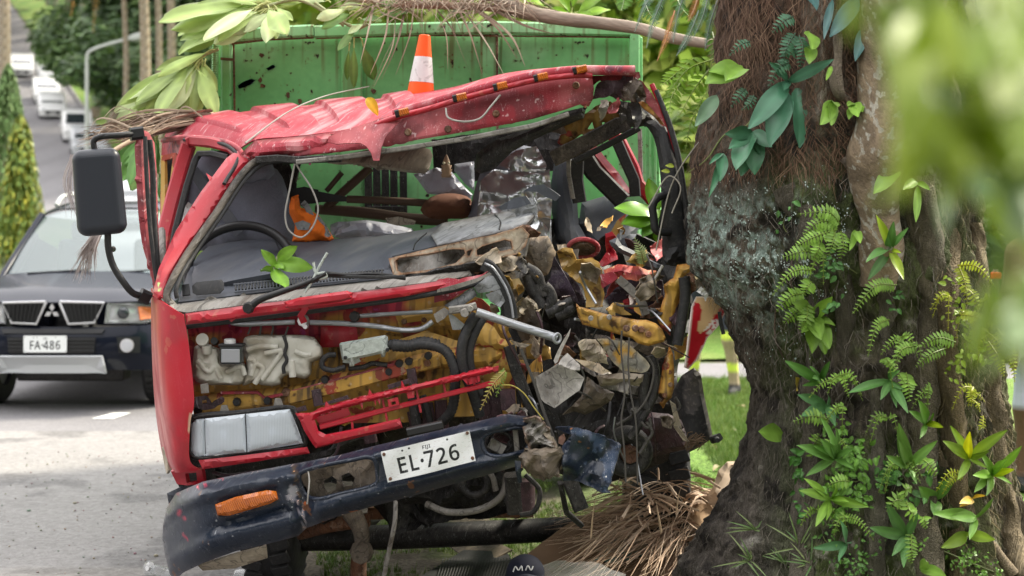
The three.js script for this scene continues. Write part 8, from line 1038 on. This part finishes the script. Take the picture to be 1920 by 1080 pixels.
// ------------------------------------------------ cars parked and driving up the hill
function farCar(label, px, d, y0, o = {}) {
  const b = W(px, 0, d); b.y = HILL(d) + 0.03; const t = thing(o.name ?? 'parked_car', label, o.cat ?? 'car', b, 'cars on the hill road'), s = o.s ?? 1, m = o.m ?? M.whitePaint, sg = (HILL(d + 2) - HILL(d - 2)) / 4; t.rotation.order = 'YXZ'; t.rotation.y = o.yaw ?? 0.28; t.rotation.x = Math.atan(sg);
  const pr = o.van ? [[0,0.3],[0.02,0.75],[0.12,0.95],[0.9,1.05],[1.5,1.75],[2.3,1.82],[2.5,1.05],[4.9,1.02],[4.95,0.4],[4.6,0.3]] : [[0,0.3],[0.0,0.62],[0.2,0.8],[1.15,0.95],[1.95,1.42],[3.1,1.45],[3.9,1.05],[4.4,0.98],[4.45,0.4],[4.2,0.28]];
  const sh = new THREE.Shape(pr.map((p) => new THREE.Vector2(p[0] * s, p[1] * s))), g = new THREE.ExtrudeGeometry(sh, { depth: 1.5 * s, bevelEnabled: true, bevelThickness: 0.12, bevelSize: 0.06, bevelSegments: 3 }); g.rotateY(PI / 2); g.translate(-0.75 * s, 0,0); part('body', planar(g.index ? g.toNonIndexed() : g), m, t, true);
  const id = (x, y, z) => new V3(x, y, z), q4 = (a, n, mm, th = 0.02) => part(n, sheet(a.map((p) => [p[0] * 100 * s, p[1] * 100 * s, p[2] * s]), { map: (x, y, z) => id(x / 100, y / 100, z), L: 25, t: th }), mm, t, true);
  const A = o.van ? [0.98,1.15,-0.9,1.7,-1.42] : [1,1.0,-1.16,1.38,-1.84]; q4([[-0.72, A[1], A[2] + 0.06],[0.72, A[1], A[2] + 0.06],[0.62, A[3], A[4] + 0.06],[-0.62, A[3], A[4] + 0.06]], 'windshield', M.darkGlass);
  for (const e of [-1,1]) { q4([[e * 0.5,0.74,0.07],[e * 0.78,0.76,0.02],[e * 0.78,0.6,0.06],[e * 0.5,0.58,0.08]], 'headlight', M.film); q4([[e * 0.885,0.98,-1.5],[e * 0.885,1.36,-2.0],[e * 0.885,1.36,-3.0],[e * 0.885,1.0,-3.5]], 'side_window', M.darkGlass); for (const z of [-0.8,-3.5]) { const w = new THREE.CylinderGeometry(0.32,0.32,0.22,20); w.rotateZ(PI / 2); w.translate(e * 0.76 * s, 0.3, z * s); part('wheel', planar(w.toNonIndexed()), M.rubber, t, true); } q4([[e * 0.9,1.0,-1.3],[e * 1.06,1.02,-1.3],[e * 1.06,0.9,-1.3],[e * 0.9,0.9,-1.3]], 'side_mirror', m, 0.06); }
  q4([[-0.5,0.6,0.1],[0.5,0.6,0.1],[0.45,0.38,0.1],[-0.45,0.38,0.1]], 'grille', M.black); q4([[-0.22,0.5,0.13],[0.22,0.5,0.13],[0.22,0.4,0.13],[-0.22,0.4,0.13]], 'number_plate', M.white);
}
farCar('white sedan driving down at the very top of the hill road', 41,126,0, { name: 'white_car', yaw: 0.3 });
farCar('white car at the far end of the parked row', 96,122,0, { yaw: 0.34, m: M.silverPaint }); farCar('white parked car second from the far end of the row', 89,112,0, { yaw: 0.33 }); farCar('bright white parked car in the middle of the row, nose to the camera', 99,104,0, { yaw: 0.32, s: 0.95 }); farCar('white pickup with a dark bumper nearest in the parked row, beside the lamp post', 146,92,0, { name: 'pickup', cat: 'pickup', yaw: 0.3, van: true, s: 0.92 }); farCar('silver car close behind the pickup', 168,84,0, { m: M.silverPaint, yaw: 0.3 }); farCar('grey car glimpsed between the mirror and the open driver door', 246,52,0, { m: M.greyPaint, yaw: 0.28 });
// ------------------------------------------------ people
function person(label, at, turn, J, zones, h, group) {      // J: bones [ax, ay, az, bx, by, bz, ra, rb] in metres on a 1.75 m body
  const res = 60, mc = new MarchingCubes(res, new THREE.MeshStandardMaterial(), false, false, 90000); mc.isolation = 0; const size = 1.05, fld = mc.field; let q = 0;
  for (let z = 0; z < res; z++) for (let y = 0; y < res; y++) for (let x = 0; x < res; x++) { const half = res / 2, X = (x - half) / half * size, Y = (y - half) / half * size + 0.9, Z = (z - half) / half * size; let s = 0; for (const b of J) { const dx = b[3] - b[0], dy = b[4] - b[1], dz = b[5] - b[2], t = clamp(((X - b[0]) * dx + (Y - b[1]) * dy + (Z - b[2]) * dz) / (dx * dx + dy * dy + dz * dz)), d = Math.hypot(X - b[0] - t * dx, Y - b[1] - t * dy, Z - b[2] - t * dz) - mix(b[6], b[7], t); s += Math.exp(-d * 42); } fld[q++] = Math.log(s + 1e-12) / 42; }
  mc.update(); const n = mc.count, P = new Float32Array(n * 3), C = new Float32Array(n * 3); for (let i = 0; i < n; i++) { const X = mc.positionArray[3 * i] * size, Y = mc.positionArray[3 * i + 1] * size + 0.9, Z = mc.positionArray[3 * i + 2] * size; P.set([X * h, Y * h, Z * h],3 * i); C.set(zones(X, Y, Z), 3 * i); }
  const g = new THREE.BufferGeometry(); g.setAttribute('position', new THREE.BufferAttribute(P, 3)); g.setAttribute('normal', new THREE.BufferAttribute(mc.normalArray.slice(0, n * 3), 3)); g.setAttribute('color', new THREE.BufferAttribute(C, 3)); const t = thing('person', label, 'person', at, group); t.rotation.y = turn; g.computeVertexNormals(); part('body', planar(g), M.skin, t, true);
  const hg = new THREE.SphereGeometry(0.108 * h, 18,12,0,2 * PI, 0, PI * 0.55); hg.scale(0.95,1.1,1.08); hg.rotateX(-0.35); hg.translate(0,1.62 * h, -0.012 * h); part('hair', planar(hg.toNonIndexed()), flat('dark_hair', 0.012,0.01,0.009,0.8), t, true); return t;
}
const stand = (w = 0) => [[0,1.62,0.01,0,1.56,0.02,0.092,0.075],[0,1.5,0,0,1.42,0,0.055,0.07],[-0.14,1.4,0,0.14,1.4,0,0.075,0.075],[0,1.36,0,0,1.0,0,0.15,0.14],[-0.08,1.3,0,-0.07,1.0,0,0.12,0.12],[0.08,1.3,0,0.07,1.0,0,0.12,0.12],...[-1,1].flatMap((s) => [[s * 0.19,1.38,0, s * 0.24,1.1,-0.01,0.055,0.045],[s * 0.24,1.1,-0.01, s * 0.25,0.86,0.05,0.043,0.033],[s * 0.25,0.86,0.05, s * 0.25,0.75,0.07,0.036,0.03],[s * 0.1,0.94,0, s * (0.11 + w), 0.5,0.01 + w * s, 0.095,0.062],[s * (0.11 + w), 0.5,0.01 + w * s, s * (0.12 + w * 1.4), 0.09,-0.02 + w * s, 0.06,0.042],[s * (0.12 + w * 1.4), 0.05,-0.03 + w * s, s * (0.13 + w * 1.4), 0.035,0.13 + w * s, 0.045,0.035]])];
{ const d = 14.5, p = W(1337,0, d); p.y = 0; person('firefighter in dark trousers with yellow hi-vis bands standing on the lawn behind the wreck', p, -0.4, stand(0.06), (x, y) => (y > 1.5 ? [0.2,0.11,0.07] : y < 0.1 ? [0.02,0.02,0.02] : (y > 0.2 && y < 0.3) || (y > 0.5 && y < 0.56) || (y > 1.1 && y < 1.18) ? [0.55,0.68,0.08] : y < 0.48 ? [0.3,0.24,0.15] : y < 0.95 ? [0.025,0.028,0.04] : [0.32,0.25,0.15]), 1.02); }
{ const d = 9.4, p = W(1957,0, d); p.y = 0; person('person in a brown shirt and pale grey shorts standing at the right picture edge', p, 0.3, stand(0.01), (x, y) => (y > 1.47 ? [0.16,0.085,0.055] : y > 1.0 ? (Math.abs(x) > 0.215 ? [0.16,0.085,0.055] : [0.2,0.11,0.05]) : y < 0.1 ? [0.03,0.03,0.03] : y > 0.5 ? (Math.abs(x) > 0.22 ? [0.16,0.085,0.055] : [0.42,0.42,0.52]) : [0.14,0.075,0.05]), 1.0); }
{ const d = 128, p = W(101,0, d); p.y = HILL(d) + 0.3; person('distant person in a green shirt walking on the verge at the top of the hill', p, 0.3, stand(0.03), (x, y) => (y > 1.47 ? [0.14,0.075,0.05] : y > 0.95 ? [0.02,0.35,0.18] : [0.03,0.03,0.05]), 1.05); }
// small orange markers behind the tree
tag(part('marker', box(0.07,0.05,0.02, W(1867,517,12).x, W(1867,517,12).y, -12), M.cone), 'small orange sign plate right of the trunk', 'sign'); tag(part('post', tube([new V3(W(1867,0,12.05).x, 0,-12.05), new V3(W(1867,0,12.05).x, 1.2,-12.05)],0.02), M.wood), 'thin wooden post carrying the small orange plate', 'post');
// out-of-focus leaves close to the camera
{ const near = (label, base, n, box, d0, pal, w) => { seed(base[0]); const tips = []; for (let i = 0; i < n; i++) { const x = rr(box[0], box[2]), y = rr(box[1], box[3]), l = rr(60,170), a = rr(-0.5,0.9); tips.push([x + l * Math.sin(a), y + l * Math.cos(a), d0 + rr(-0.08,0.1), w * rr(0.7,1.3), x, y, d0 + rr(-0.05,0.05)]); } const t = spray('leafy_twig', label, 'twig', base, tips, { a: pal[0], a2: pal[1], alt: 0.45, sessile: true, shape: 0.9, m: M.leafFar, group: 'blurred leafy twigs close to the camera' }); const A = W(...base), B = W((box[0] + box[2]) / 2, mix(box[1], box[3],0.9), d0); part('stem', tint(tube([A, A.clone().lerp(B, 0.5).add(new V3(0.01,0.01,0)), B],0.002), [0.2,0.25,0.08]), M.vc, t); };
  near('blurred lime leaves close to the camera at the top right', [1820,-160,0.85],44,[1690,-60,1930,260],0.85,[[0.19,0.28,0.008],[0.24,0.32,0.02]],0.3);
  near('blurred pale silvery leaves close to the camera right of the pale stem', [1740,-120,1.05],14,[1690,-40,1800,330],1.05,[[0.19,0.27,0.16],[0.16,0.24,0.1]],0.24);
  near('blurred lime leaf cluster close to the camera at the top middle right', [1640,-140,0.95],6,[1590,-80,1700,40],0.95,[[0.2,0.28,0.03],[0.17,0.25,0.02]],0.4);
  near('blurred green and pale leaves close to the camera along the right edge', [1960,60,0.95],20,[1860,150,1960,560],0.95,[[0.16,0.25,0.04],[0.17,0.25,0.11]],0.24); 
  near('blurred yellow-green leaves close to the camera hanging lowest at the right edge', [1950,200,1.0],18,[1830,330,1950,620],1.0,[[0.2,0.29,0.02],[0.19,0.26,0.09]],0.22);
  near('blurred lime leaves close to the camera in front of the upper pale stem', [1720,-120,1.0],9,[1640,-40,1740,150],1.0,[[0.2,0.3,0.015],[0.18,0.26,0.06]],0.26); }
renderer.render(scene, camera);
